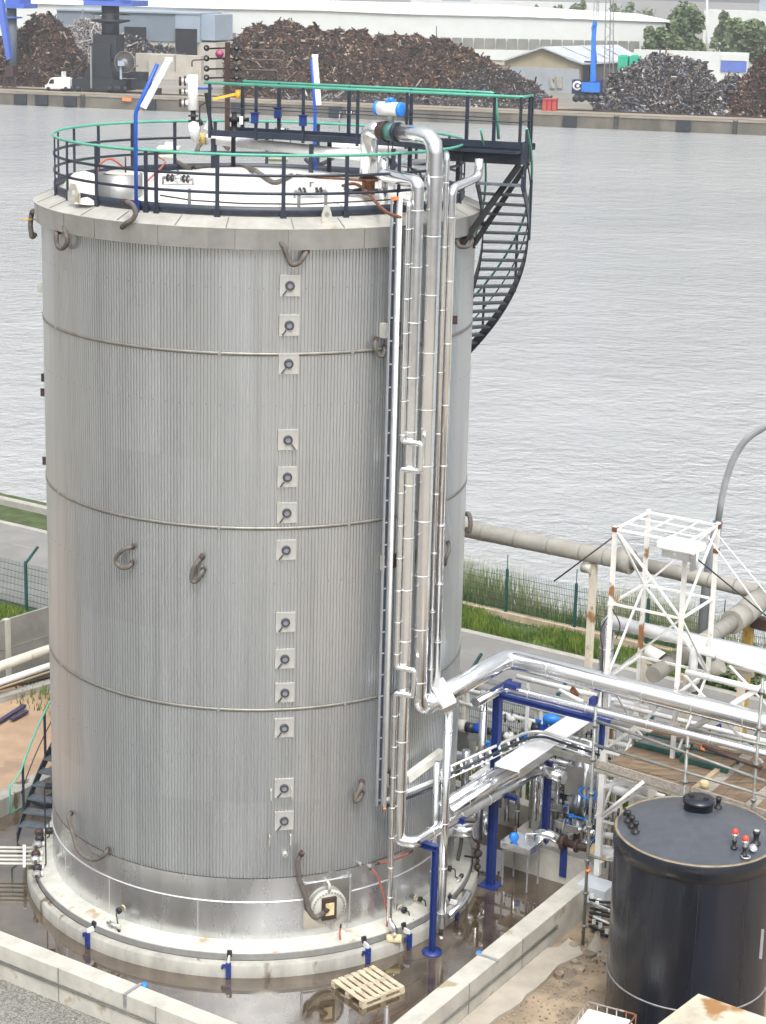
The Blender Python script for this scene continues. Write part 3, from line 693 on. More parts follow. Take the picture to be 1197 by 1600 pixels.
tp('top_rail', 'green', wk, [A+d*.3+nrm*WD+Z*ZR, A+d*5.6+nrm*WD+Z*ZR, A+d*5.7+nrm*WD+Z*(ZD+.1)], .03, 8, .1)
for o_, k0, k1 in ((0, 0, L), (WD, .3, 5.6)):
    MB().beam(A+d*k0+nrm*o_+Z*(ZD+.50), A+d*k1+nrm*o_+Z*(ZD+.50), .085, .016, Z).done('mid_rail', 'navy', wk)
MB().beam(Bq+Z*(ZD+.52), Bq+nrm*.62+Z*(ZD+.52), .05, .016, Z).done('mid_rail', 'navy', wk)
for k in (.02, 1.02, 2.02, 3.15, 4.15, L-.04): post(wk, A+d*k, ZD-.1, ZR)
for k in (.3, 1.1, 2.6, 3.9, 5.05, 5.6): post(wk, A+d*k+nrm*WD, ZD-.1, ZR, .06)
post(wk, Bq+nrm*.45, ZD-.2, ZR); post(wk, Bq+nrm*.62, ZD-.2, ZR)
for k in (.1, 2.2, 3.9, 4.9): 
    for o_ in (0, WD):
        p = A+d*k+nrm*o_; MB().box(Vector((p.x, p.y, (14.5+ZD)/2-.06)), (.07, .07, ZD-14.5-.1), (d, nrm, Z)).done('leg', 'navy', wk)
for o_, q in ((0.0, CY(722, 382, RT+.02)), (.6, CY(741, 381, RT+.02))):
    p = Bq+nrm*o_+Z*(ZD-.28) - d*.03
    bm('brace', 'black', wk, p, q, .09, .09); MB().beam(q-Z*.08, q+Z*.12, .12, .05).done('brace_foot', 'black', wk)
# small things hung on the walkway rails
for k, lb in ((1.02, 'small blue junction box nearest the yellow bracket on the walkway posts'), (1.1, 'small blue junction box on the rear walkway post'), (3.1, 'small blue junction box by the rear white lamp post')):
    rear = k in (1.1,)
    p = A+d*(k if k != 3.1 else 2.04)+nrm*(WD-.06 if rear else -.06)+Z*(ZD+(.33 if not rear else .38))
    t = thing('junction_box', lb, 'box', p, 'blue boxes on the walkway'); MB().box(p, (.13, .10, .2), (d, nrm, Z)).done('box_body', 'blue', t, .01); MB().box(p+Z*.11-nrm*.01, (.16, .14, .015), (d, nrm, Z)).done('lid', 'blue', t)
t = thing('crane_arm', 'small yellow hinged arm at the left end of the walkway', 'arm', FY(335, 155, 1.0)); q = FY(333, 155, .9); bm('arm', 'yellow', t, q, FY(372, 146, .9), .09, .05); MB().cyl(FY(372, 146, .9)-Z*.10, FY(372, 146, .9)+Z*.07, .055).done('hinge', 'yellow', t)

# ================================================================== SPIRAL STAIR
st = thing('spiral_staircase', 'dark steel staircase curving down round the big tank with green handrail', 'staircase', POL(4.8, 168, 0))
def sa(n): return -17 + 2.75*n
def sz(n): return 14.62 - .21*n
NS = 69; loc = root_loc(st)
tr = MB().box((4.78, 0, 0), (.86, .25, .035)).done('tread', 'stair', None)
tr.parent = st
for n in range(NS):
    M_ = Matrix.Translation(Vector((0, 0, sz(n))) - loc) @ Matrix.Rotation(R(sa(n)), 4, 'Z')
    if n == 0: tr.matrix_basis = M_
    else: copies(tr, [M_])
for rr_ in (4.345, 5.22):
    vs = []; fs = []
    for i in range(0, (NS+1)*2):
        n = i/2 - .6
        for (dr, dz) in ((-.012, -.16), (.012, -.16), (.012, .10), (-.012, .10)): vs.append(POL(rr_+dr, sa(n), sz(n)+dz))
    m_ = len(vs)//4
    for i in range(m_-1):
        for k in range(4): fs.append((i*4+k, i*4+(k+1) % 4, i*4+4+(k+1) % 4, i*4+4+k))
    fs += [(0, 1, 2, 3), (m_*4-4, m_*4-3, m_*4-2, m_*4-1)]
    MB().add(vs, fs).done('stringer', 'navy', st)
for zo, r_, m_ in ((1.05, .025, 'green'), (.55, .014, 'navy')):
    pts = [POL(5.24, sa(n/2), sz(n/2)+zo) for n in range(0, NS*2-2)]
    if zo > 1: pts += [pts[-1]+Vector((-.18, -.28, -.22)), pts[-1]+Vector((-.18, -.28, -.85)), pts[-1]+Vector((-.05, .0, -.85))]
    tp('handrail' if zo > 1 else 'mid_rail', m_, st, pts, r_, 6)
pts = [POL(4.36, sa(n/2), sz(n/2)+1.0) for n in range(0, 24)]; tp('handrail', 'green', st, pts, .022, 6)
for n in (0, 5, 11, 17, 23, 29, 35, 41, 47, 53, 58, 63, 67):
    p = POL(5.24, sa(n), 0); MB().box(Vector((p.x, p.y, sz(n)+.46)), (.05, .05, 1.16)).done('post', 'navy', st)

# ================================================================== VERTICAL PIPES ON THE SHELL
def pipe_thing(name, label, pts, r, bend, step=1.05, mstrap=True, m='shiny', cat='pipe', group=None, n=14, seglens=True, start=.4):
    t = thing(name, label, cat, pts[0], group)
    MB().tube(pts, r, n, bend, steps=3).done('pipe_run', m, t)
    if mstrap:
        P = [Vector(p) for p in pts]
        for i in range(len(P)-1):
            L_ = (P[i+1]-P[i]).length
            if L_ > 1.2:
                a, b = P[i], P[i+1]
                if abs((b-a).normalized().z) > .95 and b.z > a.z: a, b = b, a
                pos = [q for q in along(a, b, step, start + bend) if (q-b).length > bend+.05]
                if pos: ring_copies('strap', 'strapm', t, r+.001, pos, b-a, .022)
    return t
def vz(P, py): return ZAT(P.x, P.y, py)
# a: thin pipe with two offsets
Pa = CY(634, 500, 4.62); xa, ya = Pa.x, Pa.y
jog = Vector((.30, .05, 0)); ja = lambda py: Vector((xa, ya, vz(Pa, py)))
out = Vector((.34, -.13, 0))
pts = [Vector((xa-.25, ya+.4, vz(Pa, 316))), ja(318), ja(690), ja(690)+out, ja(733)+out, ja(733), ja(1043), ja(1043)+out, ja(1083)+out, ja(1083), ja(1438), ja(1448)+Vector((.10, -.05, 0)), ja(1462)+Vector((.10, -.05, 0))]
pipe_thing('insulated_pipe', 'thin silver pipe with two zigzag offsets beside the white cable ladder', pts, .052, .05, .62)
t = thing('support_block', 'small cream foot block under the thin zigzag pipe', 'block', ja(1463)); MB().box(ja(1464)+Vector((.10, -.05, 0)), (.30, .16, .12)).done('block', 'insul', t, .03); tp('angle_cover', 'shiny', t, [ja(1436)+Vector((0, -.06, 0)), ja(1448)+Vector((.12, -.1, 0)), ja(1460)+Vector((.1, -.1, 0))], .055, 4)
# b: medium pipe
Pb = CY(648, 450, 4.62); zb0 = vz(Pb, 284); zb1 = vz(Pb, 1312)
UB = uw(Pb)
pb = lambda z: Vector((Pb.x, Pb.y, z))
pipe_thing('insulated_pipe', 'medium silver pipe left of the thick one, turning off low towards the blue post', [Vector((2.35, -2.75, zb0+.05)), Vector((2.5, -2.9, zb0+.02)), pb(zb0), pb(zb1), UW(4.72, -1.25, zb1), UW(4.92, 2.0, zb1), UW(5.02, 3.1, zb1+.02)], .12, .10, 1.0)
# c: the thick pipe
Pc = CY(671, 520, 4.68); UC = uw(Pc); pc = lambda z: Vector((Pc.x, Pc.y, z)); zc0 = vz(Pc, 213); zc1 = vz(Pc, 1108)
dv = Vector((-.70, .714, 0)).normalized(); valve_p = pc(zc0) + dv*1.12
big = pipe_thing('insulated_pipe', 'thickest silver pipe down the tank, turning out over the blue rack to the right edge', [pc(zc0)+dv*.92, pc(zc0), pc(zc1), UW(UC[0]+.0, -.45, zc1)], .155, .30, 1.05)
tp('fat_run', 'shiny', big, [UW(UC[0], -.75, zc1), UW(UC[0]+.02, 2.38, zc1+.02), UW(30.0, 2.38, zc1-.24)], .20, 16, .3)
ring_copies('strap', 'strapm', big, .201, [UW(UC[0]+1.0+1.05*k, 2.38, zc1-.01*k) for k in range(7)], EUv, .022)
# the valve at the head of it
vt = thing('actuated_valve', 'brown and green valve with blue and white actuator on the thick roof pipe', 'valve', valve_p)
MB().cyl(valve_p-dv*.20, valve_p-dv*.14, .18, 18).done('flange', 'navy', vt); MB().cyl(valve_p-dv*.14, valve_p+dv*.07, .165, 18).done('valve_body', 'green2', vt)
MB().cyl(valve_p+dv*.07, valve_p+dv*.13, .19, 18).done('flange', 'brown', vt); MB().cyl(valve_p+dv*.13, valve_p+dv*.26, .165, 18).done('body_neck', 'brown', vt)
ac = valve_p + Z*.40 + dv*.02; axd = Vector((.85, -.52, 0)).normalized()
MB().cyl(valve_p+Z*.1, ac, .06, 10).done('stem', 'grey', vt)
MB().cyl(ac-axd*.24, ac+axd*.18, .125, 18).done('actuator', 'white', vt)
for q, w_ in ((ac+axd*.18, .07), (ac-axd*.30, .06)): MB().lathe([(0, 0), (.13, 0), (.135, .015), (.135, w_-.02), (.11, w_), (0, w_)], q, 18, axd).done('actuator_cap', 'bblue', vt)
MB().cyl(ac+Z*.12, ac+Z*.2, .06, 10).box(ac+Z*.14, (.2, .08, .05)).done('position_switch', 'bblue', vt)
for k in (0, 1): tp('cable', 'black', vt, [valve_p-Z*.12+dv*(.06-.12*k), valve_p-Z*.5+dv*(.05-.1*k), valve_p-Z*1.1+dv*.1], .01, 5)
# left of the valve: elbow going down to the roof
e0 = valve_p+dv*.26; e1_ = valve_p+dv*.55
pipe_thing('insulated_pipe', 'short shiny elbow from the actuated valve down into the roof', [e0, e1_, Vector((e1_.x, e1_.y, 14.75))], .165, .22, 9)
MB().lathe([(.12, 0), (.12, .25), (.18, .25), (.18, .3)], (e1_.x, e1_.y, 14.45), 14).done('roof_nozzle', 'rust', tank)
# d and e: right-hand pipes
Pd = CY(690, 500, 4.60); zd0 = vz(Pd, 243)
pipe_thing('insulated_pipe', 'slim silver pipe just right of the thickest one', [Vector((Pd.x, Pd.y+.4, zd0)), Vector((Pd.x, Pd.y, zd0)), Vector((Pd.x, Pd.y, vz(Pd, 1085)))], .055, .08, 1.15)
Pe = CY(700, 500, 4.62); ze0 = vz(Pe, 290)
pipe_thing('insulated_pipe', 'rightmost vertical pipe on the tank, bent towards the stair landing at its top', [Vector((Pe.x+.5, Pe.y+.8, ze0+.42)), Vector((Pe.x+.5, Pe.y+.8, ze0+.08)), Vector((Pe.x, Pe.y, ze0-.05)), Vector((Pe.x, Pe.y, vz(Pe, 1080)))], .08, .12, 1.15)
# another mid elbow on the roof between b and c
pipe_thing('insulated_pipe', 'short pipe stub rising beside the actuated valve elbow', [G(600, 262, 15.0)+Vector((0, .5, .1)), G(600, 262, 15.0)+Vector((0, 0, .1)), G(600, 262, 15.0)-Z*.75], .085, .12, 9)
# lower pair on the right of the shell with a slanted rain cover
Pg = CY(690, 1300, 4.85)
for o_, lb, r_, top in ((Vector((.05, -.03, 0)), 'silver downpipe under the white slanted cover, ending over the wet floor', .085, 1112), (Vector((-.13, .10, 0)), 'thinner silver downpipe behind the one under the slanted cover', .06, 1190)):
    P = Pg+o_; z1 = vz(P, top); z2 = vz(P, 1449 if o_.x > 0 else 1420)
    pipe_thing('insulated_pipe', lb, [Vector((P.x, P.y, z1)), Vector((P.x, P.y, z2))], r_, 0, .95)
    if o_.x > 0:
        t = thing('drain_valve', 'dark drain valve with white handle below the silver downpipe', 'valve', (P.x, P.y, z2)); MB().cyl(Vector((P.x, P.y, z2)), Vector((P.x, P.y, z2-.16)), .045).done('valve_body', 'brown', t); MB().beam((P.x, P.y, z2-.18), (P.x+.06, P.y-.1, z2-.34), .05, .02).done('handle', 'white', t)
t = thing('rain_cover', 'slanted white sheet metal cover on top of the silver downpipes', 'cover', Pg)
c0 = PU(668, 1078, UC[0]+.05); cc = [(671, 1072), (692, 1062), (713, 1098), (692, 1108)]
zt = vz(Pg, 1100)+.12
q = [G(x, y, zt + (.18 if i < 2 else -.02)) for i, (x, y) in enumerate(cc)]
MB().prism(q, (0, 0, .05)).done('cover_sheet', 'white', t); MB().prism([v-Z*.1 for v in q], (0, 0, .1)).done('cover_skirt', 'shiny', t)
# ---- cable ladder (vertical) with white conduit
Pt = CY(604, 800, 4.55); Pt2 = Pt + Vector((.06, .0, 0))
nrm_t = Vector((Pt.x, Pt.y, 0)).normalized(); tg = Vector((-nrm_t.y, nrm_t.x, 0))
z1 = vz(Pt, 312); z2 = vz(Pt, 1258)
cl = thing('cable_ladder', 'tall narrow cable ladder with white conduit down the right of the tank front', 'cable ladder', (Pt.x, Pt.y, z2))
for k in (-.055, .055): MB().box(Vector((Pt.x, Pt.y, (z1+z2)/2))+tg*k, (.02, .05, z1-z2), (tg, nrm_t, Z)).done('side_rail', 'ladder' , cl)
MB().box(Vector((Pt.x, Pt.y, (z1+z2)/2))-nrm_t*.02+tg*.03, (.045, .008, z1-z2), (tg, nrm_t, Z)).done('back_plate', 'navy', cl)
rg = MB().box(Vector((Pt.x, Pt.y, z2+.1)), (.05, .02, .022), (tg, nrm_t, Z)).done('rung', 'strapm', cl)
for i in range(1, int((z1-z2)/.42)): copies(rg, [Matrix.Translation((0, 0, i*.42))])
tp('conduit', 'white', cl, [Vector((Pt.x, Pt.y, z1+.12))+tg*.10+nrm_t*.04, Vector((Pt.x, Pt.y, z2-.05))+tg*.10+nrm_t*.04], .035, 8)
MB().cyl(Vector((Pt.x, Pt.y, z2-.10))+tg*.10+nrm_t*.04, Vector((Pt.x, Pt.y, z2-.05))+tg*.10+nrm_t*.04, .03).done('conduit_end', 'orange', cl)
MB().box(Vector((Pt.x, Pt.y, z1+.02))+tg*.05, (.2, .09, .05), (tg, nrm_t, Z)).done('top_clip', 'orange', cl)
# horizontal cable tray low on the shell
tr_ = thing('cable_tray', 'horizontal silver cable tray low on the tank between the vertical pipes', 'cable tray', CY(655, 1230, 4.4))
ring = lambda py0, py1, x0, x1, rr_: [CY(x0+(x1-x0)*i/6, py0+(py1-py0)*i/6, rr_) for i in range(7)]
for y0, y1, h, m_ in ((1252, 1215, .05, 'white'), (1262, 1226, .03, 'navy')):
    q = ring(y0, y1, 598, 690, 4.45); mb = MB()
    for i in range(6): mb.beam(q[i], q[i+1], h, .05, Z)
    mb.done('tray_rail', m_, tr_)
t = thing('cream_beam', 'cream steel ledge on the shell above the horizontal cable tray', 'beam', CY(655, 1200, 4.35))
q = ring(1217, 1176, 635, 690, 4.4); mb = MB()
for i in range(6): mb.beam(q[i], q[i+1], .14, .16, Z)
mb.done('ledge', 'creamc', t)

# ================================================================== LAMP POSTS ON THE TANK RIM
def lamp(base, zt, tip0, tip1, lb):
    t = thing('lamp_post', lb, 'lamp', base)
    top = Vector((base.x, base.y, zt)); tp('pole', 'bluepole', t, [base, top, tip0], .035, 8, .06)
    sd_ = Vector((.085, .02, 0)); bm('lamp_tube', 'white', t, top+(tip1-top)*.10+sd_, tip1+sd_+(tip1-top)*.03, .11, .11)
    MB().box(tip1+sd_+(tip1-top)*.03, (.13, .13, .07)).done('end_cap', 'white', t)
    MB().box(base+Z*.1, (.12, .08, .2)).done('clamp', 'blue', t)
b = CY(213, 330, 4.0); lamp(Vector((b.x, b.y, 14.2)), ZAT(b.x, b.y, 176), FY(246, 100, b.y), FY(255, 95, b.y), 'blue lamp post with long white tilted light on the near rim of the tank')
b = FY(492, 205, 3.0); lamp(Vector((b.x, b.y, 14.3)), ZAT(b.x, b.y, 172), FY(487, 92, 3.0), FY(486, 90, 3.0), 'white tilted light on a blue post at the far side of the tank roof')

# ================================================================== ROOF EQUIPMENT
def roofz(p):
    r_ = math.hypot(p.x, p.y); xs = [0, 1.5, 3.0, 3.97]; ys = [14.66, 14.55, 14.36, 14.2]
    return float(np.interp(r_, xs, ys))
def onroof(px, py):
    z = 14.4
    for _ in range(12): p = G(px, py, z); z = roofz(p)
    p.z = z; return p
p = onroof(187, 312); t = thing('manway_collar', 'round open grey sheet metal collar on the tank roof near the left rim', 'collar', p)
MB().lathe([(.42, 0), (.42, .44), (.40, .44), (.40, .05)], p, 28, smooth=True).done('collar_wall', 'skirtm', t); MB().lathe([(0, .30), (.40, .30)], p, 24).done('dark_well', 'black', t)
MB().lathe([(.0, .40), (.3, .39), (.38, .36)], p+Vector((.05, .35, .05)), 20).done('lid', 'cream', t); tp('lid_stay', 'black', t, [p+Vector((.1, .1, .35)), p+Vector((.1, .1, .72))], .015, 5)
tp('small_hose', 'redhose', t, [p+Vector((-.4, 0, .2)), p+Vector((-.42, .1, .55)), p+Vector((-.2, .2, .72)), p+Vector((.05, .3, .5))], .02, 6, .15)
for (x, y, s, lb) in ((132, 300, .42, 'crumpled white padded cover bag inside the railing at the left rim'), (148, 318, .34, 'flattened cream cover sheet beside the round collar on the tank roof')):
    p = onroof(x, y); t = MB(); rr_ = random.Random(x); vs = []
    prof = [(0, .55 if s > .4 else .22), (.45, .5 if s > .4 else .2), (.85, .3 if s > .4 else .12), (1, 0)]; n = 14
    for q, h in prof:
        for k in range(n): a = 6.283*k/n; f = rr_.uniform(.85, 1.15); vs.append(p+Vector((q*math.cos(a)*s*f, q*math.sin(a)*s*f*.8, h*s*1.6*rr_.uniform(.85, 1.1))))
    t.add(vs, [(i*n+k, i*n+(k+1) % n, i*n+n+(k+1) % n, i*n+n+k) for i in range(3) for k in range(n)], True)
    tag(t.done('cover_bag', 'creamc'), lb, 'cover')
def pod(px, py, s, lb, m='greenwht'):
    p = onroof(px, py); t = thing('roof_hatch', lb, 'hatch', p)
    MB().box(p+Z*.10*s, (.42*s, .42*s, .2*s)).done('hatch_box', m, t, .02); MB().box(p+Z*.22*s, (.5*s, .5*s, .06*s)).done('hatch_lid', m, t, .01)
    MB().box(p+Z*.30*s, (.16*s, .16*s, .1*s)).done('cap', 'white', t)
pod(264, 246, 1.0, 'pale square roof hatch left of the white roof pipe', 'creamc'); pod(433, 262, 1.05, 'pale green square hatch in front of the white roof pipe', 'greenwht')
p = onroof(430, 232); 
# tall roof pipe running right across
q0 = FY(306, 214, -.2); zq = 14.98
rp = pipe_thing('roof_pipe', 'long white-clad pipe lying across the tank roof behind the hatch', [G(303, 198, zq+.45), G(306, 215, zq), G(590, 246, zq)], .105, .1, 9, m='whitepipe')
MB().lathe([(.115, -.06), (.125, -.06), (.125, .06), (.115, .06)], G(318, 217, zq), 14, (1, -.2, 0)).done('clamp', 'yellowdull', rp)
pipe_thing('roof_pipe', 'short thick white capped pipe lying in front of the actuated valve', [onroof(515, 247)+Z*.28, onroof(640, 246)+Z*.28], .15, 0, 9, m='whitepipe')
pipe_thing('roof_pipe', 'low silver pipe under the valve on the right of the roof', [onroof(595, 285)+Z*.35, onroof(665, 285)+Z*.35], .13, 0, 9)
# safety valve stack with white lagged column
zb = 14.55
def FYv(px, py): return FY(px, py, 1.2)
sv = thing('valve_stack', 'white lagged column with dark relief valves behind the left end of the walkway', 'valve stack', FYv(303, 200))
MB().cyl(FYv(302, 172), FYv(301, 117), .105, 12).done('column', 'white', sv)
MB().cyl(FYv(302, 205), FYv(302, 172), .05, 10).done('column_foot', 'black', sv)
for y_ in (182, 190, 200): MB().cyl(FYv(302, y_), FYv(302, y_-2.2), .10, 12).done('flange', 'black', sv)
for y_, s_ in ((126, .10), (142, .06), (160, .09)):
    MB().cyl(FYv(300, y_), FYv(284, y_+1), s_*.55, 10).done('branch', 'whitepipe', sv); MB().cyl(FYv(290, y_+.5), FYv(288, y_+.5), s_, 12).done('flange', 'brown', sv); MB().cyl(FYv(283, y_+1), FYv(280, y_+1), s_*.9, 12).done('flange', 'brown', sv)
MB().cyl(FYv(312, 192), FYv(316, 190), .07, 10).done('handwheel', 'black', sv); MB().box(FYv(324, 196), (.12, .06, .18), frame((.5, .2, 1))).done('tag_plate', 'white', sv)
bm('strut', 'black', sv, FYv(331, 207), FYv(322, 145), .07, .07); tp('cross_pipe', 'bluepole', sv, [FYv(302, 138), FYv(332, 138)], .025, 6)
tp('sampling_tube', 'brown', sv, [FYv(312, 205), FYv(312, 165), FYv(322, 160)], .015, 5, .05)
# dark pipe rack with blow-off nozzles further back
def FB(px, py): return FY(px, py, 3.4)
mr = thing('nozzle_rack', 'dark upright post with black nozzles and thin bent pipes behind the walkway', 'pipe rack', FB(355, 210))
MB().box((FB(355, 66)+FB(356, 208))/2, (.10, .10, (FB(355, 66)-FB(356, 208)).length)).done('mast', 'brown', mr)
for i, y_ in enumerate((76, 92, 108, 122)):
    tp('arm', 'black', mr, [FB(322, y_), FB(355, y_-1), FB(378, y_+1)], .02, 6)
    for x_ in (324, 371): MB().lathe([(0, 0), (.045, .0), (.06, .03), (.06, .09), (.035, .12), (0, .12)], FB(x_, y_)-Vector((0, .1, 0)), 12, (0, -1, .3)).done('nozzle', 'black', mr); MB().lathe([(0, 0), (.03, 0), (.03, .03)], FB(x_, y_)-Vector((0, .225, -.03)), 8, (0, -1, .3)).done('nozzle_face', 'grey', mr)
for y_, xe, ye in ((78, 443, 150), (93, 440, 118), (109, 434, 165)): tp('bent_pipe', 'pipedull', mr, [FB(372, y_), FB(xe, y_+1), FB(xe, ye)], .018, 6, .06)
tp('bent_pipe', 'pipedull', mr, [FB(300, 104), FB(300, 94), FB(320, 93)], .018, 6, .05)
MB().lathe([(0, -.05), (.09, 0), (.0, .05)], FB(343, 84), 10, (0, 1, 0)).done('ribbon', 'pink', mr)
t = thing('hanging_valve', 'black valve hanging under the yellow arm at the walkway', 'valve', FY(366, 195, 1.3)); q = FY(366, 195, 1.3); MB().lathe([(.05, -.25), (.12, -.2), (.12, -.12), (.06, -.1), (.06, .05), (.12, .07), (.12, .14), (.05, .16), (.05, .25)], q, 12).done('valve_body', 'black', t); MB().cyl(q+Vector((.05, -.05, .1)), q+Vector((.3, -.05, .12)), .04).done('handle', 'black', t)
t = thing('tag_card', 'small white tag hanging beside the blue walkway box', 'tag', FY(377, 188, .8)); MB().box(FY(377, 188, .8), (.07, .02, .16)).done('card', 'white', t); tp('string', 'black', t, [FY(377, 182, .8), FY(377, 172, .8)], .006, 4)
# hoses lying over the roof
def roofhose(pts, r_, lb, m='hose', lift=.05):
    P = [onroof(x, y)+Z*lift for x, y in pts]; Q = []
    n = len(P)
    for i in range(n-1):
        p0 = P[max(i-1, 0)]; p1 = P[i]; p2 = P[i+1]; p3 = P[min(i+2, n-1)]
        for k in range(6):
            tt = k/6; Q.append(.5*((2*p1)+(p2-p0)*tt+(2*p0-5*p1+4*p2-p3)*tt*tt+(3*p1-p0-3*p2+p3)*tt**3))
    Q.append(P[-1]); return tag(MB().tube(Q, r_, 8).done('roof_hose', m), lb, 'hose')
roofhose([(308, 246), (312, 234), (328, 226), (346, 230), (356, 240)], .06, 'thick grey hose loop standing under the long roof pipe', lift=.12)
roofhose([(275, 255), (300, 266), (350, 262), (392, 268), (410, 278), (430, 285), (455, 278)], .045, 'long grey hose winding across the roof to the green hatch')
roofhose([(478, 258), (490, 266), (505, 264), (518, 256), (524, 251)], .05, 'short dark hose with pale end in front of the short white pipe', 'black', lift=.12)
roofhose([(540, 322), (548, 312), (565, 306), (590, 307)], .05, 'black hose curling by the right front rim of the roof', 'black', lift=.1)
roofhose([(462, 285), (500, 288), (540, 292), (575, 296)], .025, 'straight rusty red pipe on the right of the roof', 'rust', lift=.15)
roofhose([(535, 305), (560, 322), (600, 345), (625, 356)], .03, 'reddish pipe running over the front rim by the cable ladder', 'rust', lift=.18)
roofhose([(230, 290), (240, 280), (252, 268), (258, 258), (246, 250)], .02, 'thin orange brown tube curling behind the blue lamp post', 'redhose', lift=.08)
def cluster(px, py, s, lb, seed, P=None, lift=.12):
    """little lines of valves: body, flanges, stem, hand lever"""
    p = P if P is not None else onroof(px, py); rr_ = random.Random(seed); t = thing('valve_set', lb, 'valve', p); q = p+Z*lift
    a = rr_.uniform(-.4, .4); ax = Vector((math.cos(a), math.sin(a), 0)); ay = Vector((-ax.y, ax.x, 0))
    MB().cyl(q-ax*.30*s, q+ax*.30*s, .03*s, 8).done('pipe_run', 'grey', t)
    for k in (-.2, -.12, .12, .2): MB().cyl(q+ax*(k-.012)*s, q+ax*(k+.012)*s, .075*s, 10).done('flange', rr_.choice(['black', 'brown']), t)
    MB().lathe([(0, -.09*s), (.06*s, -.07*s), (.08*s, 0), (.06*s, .07*s), (0, .09*s)], q, 10, tuple(ax)).done('valve_body', rr_.choice(['white', 'alu']), t)
    MB().cyl(q, q+Z*.16*s, .02*s, 6).done('stem', 'grey', t); MB().beam(q+Z*.16*s, q+Z*.17*s+ay*-.16*s, .03*s, .012).done('handle', 'black', t)
    for k in (-.3, .3): MB().cyl(q+ax*k*s, q+ax*k*s-Z*lift, .022*s, 6).done('leg', 'grey', t)
cluster(278, 312, 1.0, 'small valve with black flanges on the roof right of the blue lamp post', 1)
cluster(485, 296, 1.0, 'small valve set with white body on the roof at the front railing', 2)
cluster(440, 222, .8, 'small valve set behind the green roof hatch', 3, lift=.3); cluster(545, 205, .9, 'dark valve on the roof left of the actuated valve elbow', 4, lift=.5)
cluster(470, 245, .8, 'tangled little valve between roof hatch and short white pipe', 5); cluster(640, 300, 1.0, 'dark valve under the thick pipe at the right of the roof', 6, lift=.3)
for x, lb in ((296, 'thin flat grey stanchion clip left of centre on the roof edge'), (467, 'thin flat grey stanchion clip below the small valve set'), (509, 'thin flat grey stanchion clip right of the small valve set')):
    q = CY(x, 318, 3.8); t = thing('pipe_clip', lb, 'clip', (q.x, q.y, 14.25), 'clips along the roof edge'); MB().box((q.x, q.y, 14.45), (.06, .015, .4)).done('strip', 'grey', t); MB().cyl((q.x-.02, q.y, 14.6), (q.x+.02, q.y, 14.6), .02, 6).done('bolt', 'white', t)
tp_ = thing('trace_line', 'thin dark tracing pipe carried on clips along the front of the roof', 'pipe', CY(400, 318, 3.8)); q = [CY(x, y, 3.78) for x, y in ((250, 305), (300, 313), (380, 318), (470, 319), (540, 316), (610, 312))]; tp('pipe_run', 'brown', tp_, q, .014, 6)
for x, y, lb in ((117, 308, 'cream lifting lug with a hole on the left rim of the tank'), (510, 342, 'round cream lifting lug on the front rim of the tank')):
    q = CY(x, y, 4.12); n = Vector((q.x, q.y, 0)).normalized(); tt = Vector((-n.y, n.x, 0)); t = thing('lifting_lug', lb, 'lug', q)
    w_ = .2 if x < 200 else .09; MB().prism([q-tt*w_-Z*.08, q+tt*w_-Z*.08, q+tt*w_+Z*.08, q+tt*w_*.4+Z*.24, q-tt*w_*.4+Z*.24, q-tt*w_+Z*.08], n*.03).done('plate', 'cream', t)
    MB().cyl(q+n*.02+Z*.08, q+n*.035+Z*.08, .045).done('hole', 'roofm' if x < 200 else 'grey', t)
# ================================================================== BLUE RACK AND VALVE AREA (right of the tank)
EU = Vector((*E1, 0)); EW = Vector((*E2, 0))
def hbeam(name, m, par, p, q, w=.2, up=Z):
    """H section between two points"""
    p = Vector(p); q = Vector(q); x, y, z = frame(q-p, up); L_ = (q-p).length; c = (p+q)/2
    return MB().box(c+y*(w/2-.008), (w, .016, L_), (x, y, z)).box(c-y*(w/2-.008), (w, .016, L_), (x, y, z)).box(c, (.012, w-.034, L_), (x, y, z)).done(name, m, par)
rk = thing('pipe_rack', 'tall dark blue steel rack carrying the shiny pipes over the wet floor', 'pipe rack', UW(4.57, 2.0, 0))
C1 = (4.57, 2.08)
hbeam('column', 'blue', rk, UW(*C1, .02), UW(*C1, 4.30), .155, EU)
MB().box(UW(*C1, .012), (.4, .4, .02), (EU, EW, Z)).done('base_plate', 'blue', rk)
hbeam('top_beam', 'blue', rk, UW(4.3, 2.08, 4.22), UW(7.1, 2.08, 4.22), .10)
hbeam('top_beam', 'blue', rk, UW(4.62, 1.7, 4.42), UW(4.62, 2.5, 4.42), .08)
hbeam('cross_arm', 'blue', rk, UW(4.2, 1.9, 2.18), UW(5.2, 1.9, 2.18), .09); hbeam('cross_arm', 'blue', rk, UW(4.55, .15, 2.30), UW(5.0, .15, 2.30), .12)
C2 = PW(852, 1300, 3.3); c2 = uw(C2); hbeam('column', 'blue', rk, UW(c2[0], 3.3, .65), UW(c2[0], 3.3, 2.5), .13, EU)
C3 = G(926, 1265, .6); c3 = uw(C3); hbeam('column', 'blue', rk, UW(c3[0], c3[1], .0), UW(c3[0], c3[1], 3.2), .13, EU)
hbeam('cross_arm', 'blue', rk, UW(c3[0]-.1, c3[1]-.5, 3.1), UW(c3[0]+.55, c3[1]-.5, 3.1), .16)
hbeam('column', 'blue', rk, UW(6.9, 2.15, 3.6), UW(6.9, 2.15, 4.15), .09, EU)
MB().box(UW(6.6, 2.3, 4.5), (.10, .2, .16), (EU, EW, Z)).done('pipe_shoe', 'blue', rk); MB().box(UW(4.85, 2.15, 4.48), (.3, .2, .1), (EU, EW, Z)).done('pipe_shoe', 'blue', rk)
